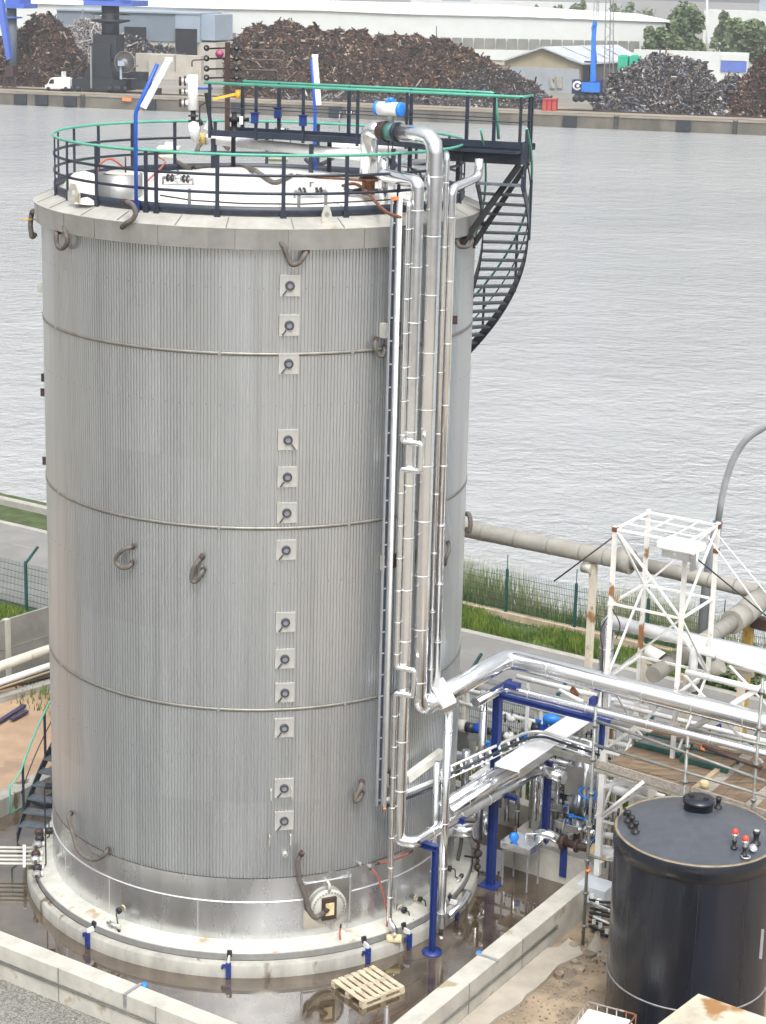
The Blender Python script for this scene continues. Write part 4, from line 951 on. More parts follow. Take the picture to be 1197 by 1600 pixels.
# small blue trestle at the tank
P = G(675, 1488, 0); u_, w_ = uw(P); ts = thing('pipe_support', 'blue inverted L-shaped trestle holding a silver pipe at the foot of the tank', 'support', UW(u_, w_, 0))
hbeam('post', 'blue', ts, UW(u_, w_, .02), UW(u_, w_, 2.2), .10, EU); MB().lathe([(0, .03), (.2, .03), (.2, .005)], UW(u_, w_, 0), 20).done('base_plate', 'blue', ts); hbeam('arm', 'blue', ts, UW(u_-.55, w_+.0, 2.2), UW(u_+.06, w_, 2.2), .12)
# pipes running beside the big one
pipe_thing('insulated_pipe', 'long thin silver pipe just below the thick one on the blue rack', [UW(4.55, 1.2, 4.33), UW(4.62, 2.2, 4.36), UW(7.25, 2.2, 4.36), UW(30, 2.2, 4.2)], .10, .2, 1.3)
# flat white covers over two pipes
cv = thing('duct_cover', 'wide flat white sheet metal cover over the sloping pipes beside the blue column', 'cover', UW(5.2, 3, 3))
MB().uwbox(4.86, 5.42, 1.55, 5.0, 2.93, 3.0).done('cover_sheet', 'whitepipe', cv); MB().uwbox(4.845, 4.86, 1.55, 5.0, 2.86, 3.003).uwbox(5.42, 5.435, 1.55, 5.0, 2.82, 3.003).done('cover_lip', 'shiny', cv)
MB().uwbox(4.35, 4.75, 1.4, 2.35, 2.56, 2.62).done('lower_cover', 'whitepipe', cv)
pipe_thing('insulated_pipe', 'left one of the two silver pipes sloping out of the white flat cover', [UW(4.62, -.25, 2.60), UW(4.69, 1.7, 2.64), UW(5.0, 2.1, 2.75)], .115, .2, 9)
pipe_thing('insulated_pipe', 'right one of the two silver pipes sloping out of the white flat cover', [UW(4.87, -.25, 2.60), UW(4.96, 1.8, 2.64), UW(5.2, 2.2, 2.75)], .115, .2, 9)
zb = zb1+.12
t = thing('pipe_tee', 'white capped pipe stub at the upper end of the low sloping pipe', 'pipe', UW(5.0, 3.2, zb1))
tp('pipe_run', 'shiny', t, [UW(4.92, 3.22, zb1+.02), UW(5.62, 3.15, zb1-.02)], .13, 14); tp('riser', 'shiny', t, [UW(5.02, 3.05, zb1+.02), UW(5.04, 3.45, zb1+.05), UW(5.05, 3.6, zb1-.25)], .135, 14, .12); MB().cyl(UW(5.62, 3.15, zb1-.02), UW(5.63, 3.15, zb1-.02), .137, 14).done('end_cap', 'strapm', t)
# cable tray along the rack
q = [UW(4.3, .35, 3.05), UW(4.78, 2.95, 3.12), UW(5.0, 3.2, 3.12), UW(6.6, 3.1, 3.06)]
tc_ = thing('cable_tray', 'thin cable tray with black cables crossing in front of the flat white cover', 'cable tray', q[0])
for off, m_, r_ in ((Vector((0, 0, .05)), 'strapm', .035), (Vector((.06, -.08, -.03)), 'navy', .028), (Vector((.05, -.1, -.12)), 'strapm', .018)): tp('rail', m_, tc_, [v+off for v in q], r_, 6, .3)
rg = MB().beam(q[0]+Vector((0, 0, .05)), q[0]+Vector((.06, -.1, -.1)), .05, .03).done('rung', 'white', tc_)
copies(rg, [Matrix.Translation((q[1]-q[0])*k/9) for k in range(1, 9)])
MB().uwbox(5.05, 6.9, 3.02, 3.1, 2.80, 2.93).done('wide_tray', 'concw', tc_)
# column-side riser and floor level equipment
P = UW(4.30, 2.0, 0)
pipe_thing('insulated_pipe', 'slim silver riser standing against the tall blue column', [UW(4.28, 2.02, 4.25), UW(4.28, 2.02, 1.0)], .085, 0, 1.0)
t = thing('drain_valve', 'chain of dark drain valves under the riser by the tall blue column', 'valve', UW(4.28, 2.02, 1)); 
for z, r_ in ((.95, .08), (.82, .05), (.66, .10), (.5, .05), (.36, .08), (.2, .06)): MB().lathe([(0, r_*.8), (r_*.7, r_*.6), (r_, 0), (r_*.7, -r_*.6), (0, -r_*.8)], UW(4.28, 2.02, z), 10).done('valve_body', 'brown', t)
MB().cyl(UW(4.28, 2.02, 1.0), UW(4.28, 2.02, .1), .03, 8).done('pipe_run', 'black', t); MB().beam(UW(4.0, 1.95, .55), UW(4.28, 2.0, .57), .04, .03).done('handle', 'black', t)
tp('drain_hose', 'hose', t, [UW(3.75, 2.2, 1.2), UW(3.95, 1.9, .9), UW(3.9, 1.8, .3), UW(3.85, 1.75, .05)], .04, 8, .15)
# shiny nozzle boxes on the tank
def nozzle(px, py, r0, ln, rad, lb, tilt=0):
    p = CY(px, py, RT) if r0 is None else r0; n = Vector((.80, -.25, 0)).normalized(); t = thing('tank_nozzle', lb, 'nozzle', p); MB().cyl(p-n*.2, p+n*ln, rad, 16).done('nozzle_shell', 'shiny', t); MB().lathe([(0, 0), (rad+.006, 0), (rad+.006, -.03)], p+n*ln, 16, n).done('end_cap', 'strapm', t)
nq0, nq1 = FY(696, 1297, -.55), FY(742, 1298, -.75); t = thing('tank_nozzle', 'shiny horizontal clad nozzle on the tank right of the blue trestle', 'nozzle', nq0); MB().cyl(nq0, nq1, .155, 18).done('nozzle_shell', 'shiny', t); MB().cyl(nq1, nq1+(nq1-nq0)*.02, .162, 18).done('end_cap', 'strapm', t)
pipe_thing('insulated_pipe', 'fat shiny pipe elbow behind the clad nozzle by the tall blue column', [FY(690, 1268, .3), FY(748, 1272, .25), FY(758, 1284, .1), FY(760, 1305, .1)], .16, .2, 9)
pipe_thing('insulated_pipe', 'dull silver pipe leaving the tank side behind the sloping pipes', [PW(704, 1180, 3.5), PW(728, 1186, 3.4), PW(785, 1203, 3.2)], .14, .15, 9, m='alu')
for i, (u, w) in enumerate(((3.35, 3.0), (3.9, 3.2), (4.2, 3.1))): tp('pipe_leg', 'alu', tank, [UW(u, w, 2.4), UW(u, w, 1.3)], .09, 10)
cc_ = PW(728, 1158, 4.1); t = thing('control_cabinet', 'grey sheet metal cabinet fixed to the tank edge beside the low yard fence', 'cabinet', cc_); MB().box(cc_, (.34, .30, .62), (EU, EW, Z)).done('cabinet_body', 'cabin', t, .01); MB().box(cc_+Z*.325, (.42, .38, .03), (EU, EW, Z)).done('cabinet_roof', 'skirtm', t); MB().box(cc_-Z*.9, (.08, .08, 1.2), (EU, EW, Z)).done('stand', 'grey', t)
def motor(p, lb, s=1.0, ax=None):
    ax = (ax or Vector((.9, -.42, 0))).normalized(); t = thing('pump_motor', lb, 'motor', p)
    MB().cyl(p, p+ax*.2*s, .11*s, 14).done('housing', 'navy', t); MB().cyl(p+ax*.2*s, p+ax*.5*s, .095*s, 14).done('motor_body', 'bluepole', t); MB().cyl(p+ax*.5*s, p+ax*.6*s, .075*s, 12).done('fan_cover', 'black', t); MB().cyl(p-ax*.22*s, p, .14*s, 14).done('pump_head', 'cream', t); MB().box(p+ax*.3*s+Z*.12*s, (.12*s, .1*s, .08*s)).done('terminal_box', 'bluepole', t); MB().box(p+ax*.25*s-Z*.18*s, (.35*s, .14*s, .2*s), (ax, Z.cross(ax), Z)).done('foot', 'grey', t)
motor(UW(2.95, 3.65, 2.62), 'dark blue pump motor beside the grey cabinet on the tank edge')
motor(PW(832, 1136, 5.6), 'blue motor with white end cap in front of the low yard fence', 1.0)
t = thing('blue_float', 'bright blue rounded instrument housing above the flat white cover', 'instrument', PW(862, 1124, 5.4)); p = PW(862, 1124, 5.4); MB().lathe([(0, -.2), (.09, -.18), (.13, -.05), (.11, .1), (.05, .2), (0, .22)], p, 14, (1, -.25, 0)).done('housing', 'bblue', t); MB().cyl(p-Z*.3, p, .04).done('stem', 'grey', t)
for i, (x, y, w, lb) in enumerate(((800, 1122, 5.7, 'small valve on the upper thin white pipe beside the tall blue column'), (842, 1140, 5.7, 'small valve on the upper thin white pipe near the flat white cover'), (795, 1150, 5.5, 'small valve low behind the tall blue column'), (818, 1163, 5.2, 'small valve behind the cable tray with black cables'), (905, 1145, 4.6, 'small valve under the upper end of the flat white cover'), (880, 1180, 4.2, 'small valve right of the capped pipe stub'), (868, 1222, 4.0, 'small valve below the capped pipe stub'), (760, 1175, 5.0, 'small valve beside the pump motor at the tank edge'), (742, 1190, 4.6, 'small valve in front of the grey cabinet'), (925, 1205, 4.2, 'small valve just left of the scaffold pole under the toe board'))):
    cluster(0, 0, 1.3, lb, 40+i, PW(x, y, w)-Z*.12, .12)
    if i % 2: MB().box(PW(x, y, w)+Z*.2, (.14, .1, .12), (EU, EW, Z)).done('actuator', 'bblue', bpy.data.objects[[o.name for o in bpy.data.objects if o.name.startswith('valve_set')][-1]])
for i, (x0, y0, x1, w, r_, m_, lb) in enumerate(((790, 1168, 930, 5.0, .06, 'shiny', 'thin silver pipe behind the black-cabled tray'), (855, 1205, 1000, 4.4, .10, 'whitepipe', 'white pipe running under the toe board into the tower foot'), (850, 1228, 960, 4.6, .055, 'shiny', 'thin silver pipe low behind the second blue column'), (960, 1100, 1215, 3.4, .05, 'white', 'thin white pipe under the thick shiny one, behind the tower'), (950, 1118, 1215, 3.0, .04, 'navy', 'dark blue thin pipe behind the tower under the thick shiny one'), (985, 1150, 1120, 3.9, .05, 'whitepipe', 'white pipe lying behind the timber deck'), (1000, 1085, 1215, 5.2, .07, 'creamc', 'cream pipe high behind the timber deck'))):
    p = PW(x0, y0, w); pipe_thing('service_pipe', lb, [p, p+EU*((PW(x1, y0, w)-p).dot(EU)+.2)], r_, 0, 1.2, m=m_)
for i, (x, y0, y1, w) in enumerate(((795, 1195, 1240, 4.4), (812, 1180, 1250, 4.2), (832, 1215, 1265, 4.3), (868, 1195, 1255, 4.5), (897, 1170, 1250, 4.6))):
    p = PW(x, y0, w); pipe_thing('service_riser', ['slim silver riser just right of the tall blue column', 'second slim silver riser right of the tall blue column', 'slim silver riser below the capped pipe stub', 'slim silver riser between the two small blue columns', 'slim silver riser left of the grey plate with the blue handwheel'][i], [p, Vector((p.x, p.y, .3))], .055, 0, .9, group=None)
# metal pan with instruments beyond the column
t = thing('drip_pan', 'flat shiny sheet metal box with blue gauge standing on thin legs over the puddle', 'pan', UW(4.95, 2.5, .9))
MB().uwbox(4.72, 5.42, 2.15, 2.75, .86, 1.02).done('pan_body', 'shiny', t, .01)
rg = MB().uwbox(4.76, 4.79, 2.2, 2.23, .01, .86).done('leg', 'grey', t); copies(rg, [Matrix.Translation(EU*.58), Matrix.Translation(EW*.48), Matrix.Translation(EU*.58+EW*.48)])
MB().cyl(UW(4.95, 2.35, 1.05), UW(4.95, 2.35, 1.3), .05).done('valve_stem', 'brown', t); MB().lathe([(0, .05), (.1, .05), (.1, -.03), (0, -.03)], UW(4.96, 2.3, 1.12), 14, (.3, -1, .1)).done('gauge', 'bblue', t); tp('lever', 'ladder', t, [UW(5.12, 2.5, 1.02), UW(5.12, 2.5, 1.16), UW(5.45, 2.62, 1.2)], .016, 6, .03)
# brown pipe on the plinth with pale insulation
bp = thing('steel_pipe', 'bare brown pipe with yellowish insulation collar lying along the concrete plinth wall', 'pipe', UW(5.5, 2.9, 1.2))
tp('clad_end', 'shiny', bp, [UW(5.2, 2.75, 1.05), UW(5.45, 2.85, 1.12), UW(5.75, 2.95, .98)], .11, 12, .1); tp('bare_run', 'brown', bp, [UW(5.75, 2.95, .98), UW(6.5, 2.95, 1.0)], .085, 12); tp('collar', 'insul', bp, [UW(6.45, 2.95, 1.0), UW(6.58, 2.95, 1.0)], .14, 14); tp('clad_end', 'whitepipe', bp, [UW(6.58, 2.95, 1.0), UW(7.05, 2.95, 1.02), UW(7.15, 3.3, 1.05)], .12, 12, .1)
MB().lathe([(.09, -.04), (.17, -.03), (.17, .03), (.09, .04)], UW(5.78, 2.95, .98), 14, tuple(EU)).done('flange', 'brown', bp); MB().lathe([(.09, -.03), (.15, -.02), (.15, .02), (.09, .03)], UW(6.1, 2.95, .99), 14, tuple(EU)).done('flange', 'brown', bp)
MB().box(UW(5.78, 2.99, .55), (.16, .02, .75), (EU, EW, Z)).done('hanger', 'blue', bp)
MB().lathe([(.16, -.02), (.17, 0), (.16, .02)], UW(5.7, 3.1, 1.25), 18, tuple(EU+EW*.3), close_prof=True).done('loop', 'grey', bp)
t = thing('support_strut', 'thin galvanised perforated strut standing by the end of the plinth wall', 'strut', G(828, 1285, .65)); p = G(828, 1290, .65); MB().box(p+Z*.9, (.05, .05, 1.9)).done('strut', 'steelgrey', t)
for x, y, lb in ((838, 1250, 'left slim silver riser behind the thin perforated strut'), (842, 1250, 'right slim silver riser behind the thin perforated strut')):
    p = PW(x+(3 if 'right' in lb else -2), 1262, 3.5); pipe_thing('insulated_pipe', lb, [Vector((p.x, p.y, 2.3)), Vector((p.x, p.y, 1.0))], .05, 0, 9)
# valve jungle: white clad lines, dark valves, blue levers
rj = random.Random(21)
lines = []
for (x0, y0, dx, dy, z) in ((858, 1240, .75, -.06, 1.35), (862, 1262, .8, .05, 1.15), (884, 1248, .1, .8, 1.2), (900, 1262, .75, 0, 1.25), (905, 1282, .7, -.1, 1.0), (868, 1287, .7, .1, .95), (888, 1300, .2, .7, .95), (915, 1300, .6, .1, .95), (930, 1276, .1, .7, 1.1), (908, 1316, .7, 0, .85), (845, 1272, .1, .6, 1.0), (922, 1258, .7, .1, 1.4)):
    q = uw(G(x0, y0, z)); lines.append(((q[0], q[1], z), (q[0]+dx, q[1]+dy, z+.03)))
ordn = ['first', 'second', 'third', 'fourth', 'fifth', 'sixth', 'seventh', 'eighth', 'ninth', 'tenth', 'eleventh', 'twelfth']
for i, (a, b) in enumerate(lines):
    p, q = UW(*a), UW(*b); ax = (q-p).normalized(); sd_ = ax.cross(Z).normalized()
    t = thing('valve_line', f'short white clad valve line with dark valves behind the plinth wall, {ordn[i]} from the tank', 'valve line', p, 'valve lines behind the plinth wall')
    tp('clad_run', 'shiny' if i % 2 else 'whitepipe', t, [p, p+(q-p)*.38], .085, 10); tp('clad_run', 'whitepipe', t, [p+(q-p)*.62, q], .07, 10)
    c = (p+q)/2; MB().cyl(p+(q-p)*.36, p+(q-p)*.64, .035, 8).done('bare_run', 'brown', t)
    for k in (.4, .5, .6): MB().cyl(p+(q-p)*k-ax*.015, p+(q-p)*k+ax*.015, .085, 12).done('flange', 'black', t)
    MB().lathe([(0, -.10), (.07, -.07), (.09, 0), (.07, .07), (0, .10)], c, 10, tuple(ax)).done('valve_body', rj.choice(['black', 'brown', 'grey']), t)
    MB().cyl(c, c+Z*.2, .02, 6).done('stem', 'black', t)
    if i % 2: MB().beam(c+Z*.2, c+Z*.22+sd_*.3, .035, .014).done('lever', 'bblue', t)
    else: MB().lathe([(.07, -.012), (.095, -.012), (.095, .012), (.07, .012)], c+Z*.2, 14, close_prof=True).done('handwheel', 'black' if i != 4 else 'bblue', t)
    for e in (p, q): MB().cyl(e, Vector((e.x, e.y, 0.0)), .035, 6).done('leg', 'grey', t)
for i, (u, w, z, s, lb) in enumerate(((5.25, 3.9, 1.3, .42, 'small shiny sheet box with knob by the second blue column'), (5.6, 3.6, 1.08, .55, 'flat shiny sheet box with blue lever behind the brown pipe'), (6.2, 3.9, 1.2, .34, 'small tilted shiny sheet box among the valve lines'))):
    t = thing('valve_box', lb, 'box', UW(u, w, z)); MB().box(UW(u, w, z), (s, s*.7, .16), (EU, EW, Z)).done('box_body', 'shiny', t, .01)
    MB().cyl(UW(u, w, z+.08), UW(u, w, z+.2), .03).done('stem', 'black', t); MB().cyl(UW(u, w, z+.18), UW(u, w, z+.22), .07).done('knob', 'navy' if i == 0 else 'bblue', t)
    if i == 1: MB().beam(UW(u, w, z+.2), UW(u+.4, w, z+.22), .05, .02).done('lever', 'bblue', t)
    MB().cyl(UW(u, w, z), UW(u, w, 0), .04, 6).done('leg', 'grey', t)
# upright vessel with blue hand wheel and clad elbows
t = thing('standing_valve', 'tall silver valve spindle with grey plate and blue handwheel near the scaffold pole', 'valve', UW(6.2, 4.2, 1.8)); p = PW(905, 1250, 4.0)
tp('spindle', 'alu', t, [p-Z*.5, p+Z*1.3], .16, 12); MB().box(p+Vector((-.14, -.25, .55)), (.42, .03, .62)).done('plate', 'skirtm', t)
MB().lathe([(.16, -.015), (.20, -.015), (.20, .015), (.16, .015)], p+Vector((.12, -.42, .35)), 18, (.1, -.3, 1), close_prof=True).done('handwheel', 'bblue', t); MB().cyl(p+Vector((.12, -.42, .1)), p+Vector((.12, -.42, .36)), .02, 6).done('stem', 'grey', t)
el = pipe_thing('insulated_pipe', 'white clad pipe with elbow just left of the scaffold pole, above the valves', [PW(884, 1185, 4.2), PW(903, 1160, 4.3), PW(935, 1172, 4.2)], .13, .12, 9, m='whitepipe')
pipe_thing('insulated_pipe', 'bulky white clad elbow behind the foot of the white tower', [PW(968, 1225, 4.6), PW(978, 1215, 4.6), PW(1020, 1235, 4.4)], .17, .15, 9, m='whitepipe')
pipe_thing('insulated_pipe', 'tall shiny pipe with mitred top standing left of the white tower', [PW(1040, 990, 4.6)+EU*3, PW(953, 972, 4.6), PW(950, 975, 4.6)+Z*-.0, Vector((*PW(951, 975, 4.6).xy, .0))], .15, .12, 1.3)
for i, (x, y0, y1, r_) in enumerate(((940, 1120, 1330, .07), (947, 1120, 1320, .05), (917, 1190, 1260, .10), (873, 1200, 1262, .05))):
    p = PW(x, y0, 3.9); lbs = ['grey downpipe right behind the front leg of the white tower', 'thin grey conduit behind the front leg of the white tower', 'fat silver riser left of the scaffold pole', 'slim silver riser beside the second blue column']
    pipe_thing('insulated_pipe', lbs[i], [p, Vector((p.x, p.y, PW(x, y1, 3.9).z))], r_, 0, .9, m='alu')
t = thing('plastic_bucket', 'upturned cream bucket standing behind the low back wall', 'bucket', UW(5.3, 5.4, 0)); MB().lathe([(.17, -.05), (.2, .42), (.0, .43)], UW(5.4, 5.35, 0), 18).done('bucket_body', 'creamc', t)
# more long thin pipes in front of the yard fence
for i, (za, w, r_, m_, u0, u1, lb) in enumerate(((2.55, 5.7, .05, 'whitepipe', 1.5, 6.0, 'upper thin white pipe running in front of the low yard fence'), (2.2, 5.7, .05, 'whitepipe', 1.5, 6.2, 'lower thin white pipe running in front of the low yard fence'), (2.35, 6.4, .13, 'concw', 1.0, 8.5, 'thick pale concrete-coloured pipe behind the two thin white pipes'), (3.3, 5.4, .06, 'whitepipe', 3.2, 6.4, 'single thin white pipe high behind the tall blue column'), (1.5, 5.2, .05, 'whitepipe', 4.2, 7.0, 'thin white pipe low above the back wall'))):
    t = pipe_thing('pipe', lb, [UW(u0, w, za), UW(u1, w, za)], r_, 0, 9, m=m_)
    for uu in np.arange(u0+.3, u1, 1.9): MB().uwbox(uu-.03, uu+.03, w-.03, w+.03, -.05, za-r_*.8).done('stanchion', 'rustpost' if i == 2 else 'white', t)

# ================================================================== WHITE TRUSS TOWER WITH FLOODLIGHT
tw = thing('lattice_tower', 'white square lattice tower with rust spots standing behind the black tank', 'tower', UW(7.5, 3.3, 0))
U0, U1, W0, W1 = 6.75, 8.25, 2.55, 4.05
lv = [.75, 1.9, 3.4, 4.95, 6.5, 8.02]
for (u, w, zb_, m_) in ((U0, W0, .65, 'whiterust'), (U0, W1, .3, 'whiterust'), (U1, W1, 4.9, 'whiterust'), (U1, W0, 2.0, 'whiterust')):
    l = MB().box(UW(u, w, (zb_+8.08)/2), (.078, .078, 8.08-zb_), (EU, EW, Z)).done('leg', m_, tw)
MB().box(UW(U0+.03, W0+.0, 2.4), (.12, .10, 3.4), (EU, EW, Z)).done('leg_casing', 'white', tw)
def br(name, a, b, r_=.035, m_='white'): return MB().beam(a, b, r_*2, r_*2).done(name, m_, tw)
cr4 = [(U0, W0), (U1, W0), (U1, W1), (U0, W1)]
for k, z in enumerate(lv[1:]):
    for i in range(4):
        a, b = cr4[i], cr4[(i+1) % 4]; br('ring_bar', UW(*a, z), UW(*b, z), .022, 'whiterust' if (i+k) % 3 == 0 else 'white')
for k in range(1, 5):
    z0_, z1_ = lv[k], lv[k+1]
    for i in range(4):
        a, b = cr4[i], cr4[(i+1) % 4]
        if k == 2 and i in (0,): br('brace', UW(*a, z0_), UW(*b, z1_), .020)
        elif (i+k) % 2: br('brace', UW(*a, z0_), UW(*b, z1_), .020)
        else: br('brace', UW(*a, z1_), UW(*b, z0_), .020)
br('brace', UW(U0, W0, 4.95), UW(U1, W0, 6.5), .02); br('brace', UW(U0, W0, .9), UW(U1, W0, 2.4), .024); br('brace', UW(U0, W0, 2.6), UW(U1, W0, 3.4), .028)
for q in (.33, .66): br('top_bar', UW(U0, W0+(W1-W0)*q, 8.02), UW(U1, W0+(W1-W0)*q, 8.02), .014)
for q in (.4, .75): br('top_bar', UW(U0+(U1-U0)*q, W0, 8.04), UW(U0+(U1-U0)*q, W1, 8.04), .013)
for u, w, z in ((U0, W0, 8.02), (U1, W1, 8.0), (U1, W1, 7.5), (U1, W0, 4.9), (U0, W0, 6.5)): MB().box(UW(u, w, z), (.10, .10, .09), (EU, EW, Z)).done('joint_plate', 'rust' if z > 7 else 'whiterust', tw)
tp('wire_loop', 'black', tw, [UW(U0, W0, 6.3), UW(U0-.22, W0, 5.9), UW(U0-.12, W0, 5.5), UW(U0-.05, W0, 4.2), UW(U0-.1, W0, 3.2)], .012, 5, .2); tp('wire_loop', 'black', tw, [UW(U0+.03, W0, 6.4), UW(U0+.25, W0, 6.1), UW(U0+.15, W0, 5.8)], .012, 5, .2)
MB().uwbox(U0-.12, U0+.5, W0-.6, W0-.1, .36, .70).done('concrete_block', 'hallside2', tw)
# floodlight
fl = thing('floodlight', 'large white floodlight housing on the corner of the white lattice tower', 'floodlight', UW(U1-.45, W0-.1, 7.7))
fc = PW(1065, 858, W0-.1); fx, fy = EU, EW
MB().prism([fc+v for v in (-EU*.42-EW*.26, EU*.36-EW*.26, EU*.42+EW*.2, -EU*.36+EW*.24)], (0, 0, .16)).done('housing', 'white', fl, .03)
MB().prism([fc+v-Z*.16 for v in (-EU*.32-EW*.2, EU*.26-EW*.2, EU*.3+EW*.14, -EU*.28+EW*.16)], (0, 0, .16)).done('glass_body', 'alu', fl, .02)
MB().box(fc+EU*.34-EW*.22-Z*.15, (.07, .12, .32), (EU, EW, Z)).done('hinge', 'grey', fl); MB().cyl(fc+EU*.36-EW*.1-Z*.3, fc+EU*.36-EW*.1+Z*.1, .03).done('bracket', 'white', fl); MB().cyl(fc-EU*.05-EW*.18-Z*.1, fc-EU*.05-EW*.18+Z*.02, .03).done('clip', 'white', fl)
# guy lines and loose bar
for i, (a, b, lb, m_) in enumerate((((1119, 833), (1225, 960), 'white guy wire running down to the right from the tower top', 'white'), ((1107, 840), (1230, 1010), 'lower white guy wire from the tower top', 'white'), ((1085, 870), (1225, 985), 'dark guy wire beginning under the floodlight', 'black'))):
    t = thing('guy_wire', lb, 'wire', PW(*a, W0+(1.4 if i == 0 else .2))); tp('wire', m_, t, [PW(*a, W0+(1.4 if i == 0 else .2)), PW(*b, W0+(.8 if i == 0 else 0))], .015, 5)
t = thing('steel_bar', 'thin dark bar sticking out to the left from the tower top', 'bar', UW(U0, W0, 7.9)); tp('bar', 'brown', t, [PW(957, 840, W0), PW(866, 908, W0-.2)], .018, 6)
# white pipe bridge running out to the right from the tower
for i, (a, b, w, r_, lb, m_) in enumerate((((950, 968), (1215, 1038), 4.2, .13, 'upper thick shiny pipe running right from the white tower', 'whitepipe'), ((1085, 1012), (1215, 1054), 3.6, .09, 'second shiny pipe below it at the right edge, starting with an elbow', 'whitepipe'), ((1072, 1050), (1215, 1084), 2.55, .06, 'white tubular rail fixed to the rusty tower leg', 'white'))):
    p, q = PW(*a, w), PW(*b, w); q = p + EU*((q-p).dot(EU)*1.6) + Z*((q-p).z*1.6); pts = [p, q]
    if i == 1: pts = [p-Z*.9, p, q]
    if i == 0: pts = [p, q]
    pipe_thing('insulated_pipe', lb, pts, r_, .1, 9 if i else 1.6, m=m_)
# long diagonal white brace bars right of the tower
t = thing('brace_frame', 'pair of crossed white brace bars at the right edge behind the scaffold', 'brace', PW(1100, 1110, 3.0)); tp('bar', 'white', t, [PW(1074, 1143, 2.6), PW(1215, 1058, 2.6)], .055, 8); tp('bar', 'white', t, [PW(1070, 1055, 2.7), PW(1192, 1192, 2.7)], .03, 8); tp('bar', 'white', t, [PW(1140, 1040, 2.8), PW(1215, 1120, 2.8)], .025, 8)

# ================================================================== SCAFFOLD AND TIMBER DECK
sc_ = thing('scaffold', 'grey tube scaffold with rails and toe board in front of the timber deck', 'scaffold', UW(7.3, 1.02, 0))
WS = 1.02
def SP(x, y): return PW(x, y, WS)
for x0, y0, x1, y1 in ((931, 1105, 915, 1478), (1075, 1150, 1068, 1250), (1192, 1060, 1190, 1275)):
    p = SP(x0, y0); q = SP(x1, y1); q = Vector((p.x, p.y, q.z if x0 == 931 else 0.0)); tp('standard', 'steelgrey', sc_, [p, q], .032, 8)
    for zz in np.arange(q.z+.4, p.z, .7): MB().cyl(Vector((p.x, p.y, zz)), Vector((p.x, p.y, zz+.05)), .06, 8).done('coupler', 'steelgrey', sc_)
for x0, y0, x1, y1, r_ in ((927, 1124, 1200, 1222, .03), (927, 1163, 1200, 1245, .03), (1075, 1138, 1215, 1168, .035), (928, 1198, 1215, 1290, .025), (920, 1337, 960, 1347, .03), (921, 1410, 950, 1423, .025), (918, 1475, 960, 1493, .03)):
    tp('ledger', 'steelgrey', sc_, [SP(x0, y0), SP(x1, y1)], r_, 8)
a, b = SP(932, 1196), SP(1076, 1240); bm('toe_board', 'plankgrey', sc_, a, b, .24, .04, (EW)); a, b = SP(1080, 1238), SP(1210, 1280); bm('toe_board', 'plankgrey', sc_, a, b, .24, .04, (EW))
MB().cyl(SP(919, 1358), SP(919, 1362)-Z*.0, .05, 10).done('tape', 'orange', sc_); tp('red_sleeve', 'brown', sc_, [SP(1098, 1166), SP(1190, 1200)], .045, 8); MB().cyl(SP(1096, 1168), SP(1102, 1170), .05, 8).done('tape', 'orange', sc_)
tp('brace', 'white', sc_, [PW(940, 1275, .95), PW(1005, 1222, .95)], .035, 8)
dk = thing('timber_deck', 'weathered brown plank deck with grey boards behind the scaffold rail', 'deck', UW(8.5, 2.5, 3.3))
zd = SP(1000, 1225).z
uA = uw(SP(931, 1196))[0]
rp_ = random.Random(3); 
for i in range(11):
    w0 = 1.12+i*.235; MB().uwbox(uA, uA+1.9 if i < 11 else 0, w0, w0+.225, zd-.05-rp_.uniform(0, .01), zd-rp_.uniform(0, .02)).done('plank', 'plank', dk)
for i in range(13):
    u0 = uA+1.95+i*.235; MB().uwbox(u0, u0+.225, 1.12, 3.6, zd-.05, zd-rp_.uniform(0, .015)).done('plank', 'plank' if i % 4 else 'plankgrey', dk)
bm('edge_beam', 'timber', dk, UW(uA+1.9, 1.4, zd+.03), UW(uA+1.9, 3.2, zd+.03), .1, .06)
for (u, w, lb, m_) in ((uA+.55, 2.9, 'flat dark grating panel lying on the timber deck by the tower', 'steelgrey'), (uA+1.6, 2.75, 'mossy green edged grating tray on the timber deck', 'plank')):
    t = thing('grating_panel', lb, 'grating', UW(u, w, zd)); MB().uwbox(u-.45, u+.45, w-.25, w+.25, zd+.02, zd+.07).done('grating', m_, t); MB().uwbox(u-.5, u+.5, w-.3, w-.25, zd+.01, zd+.10).done('edge', 'dgreen', t); MB().uwbox(u-.5, u+.5, w+.25, w+.3, zd+.01, zd+.10).done('edge', 'dgreen', t)
t = thing('tool_clutter', 'small pale tin and bent rods left on the timber deck', 'tools', UW(uA+1.75, 1.6, zd)); MB().cyl(UW(uA+2.0, 1.6, zd), UW(uA+2.0, 1.6, zd+.12), .08).done('tin', 'insul', t); tp('rod', 'grey', t, [UW(uA+1.5, 1.5, zd+.03), UW(uA+1.8, 1.7, zd+.03), UW(uA+1.95, 1.5, zd+.05)], .015, 5)
# blue frame behind the deck, pipe posts
t = thing('step_frame', 'small blue tubular step frame at the far side of the timber deck', 'frame', PW(1105, 1180, 3.7)); q = lambda x, y: PW(x, y, 3.7); MB().tube([q(1106, 1190), q(1106, 1147), q(1128, 1147)], .03, 6, .03).tube([q(1108, 1142), q(1126, 1131), q(1125, 1146)], .02, 6, .02).done('frame', 'blue', t)
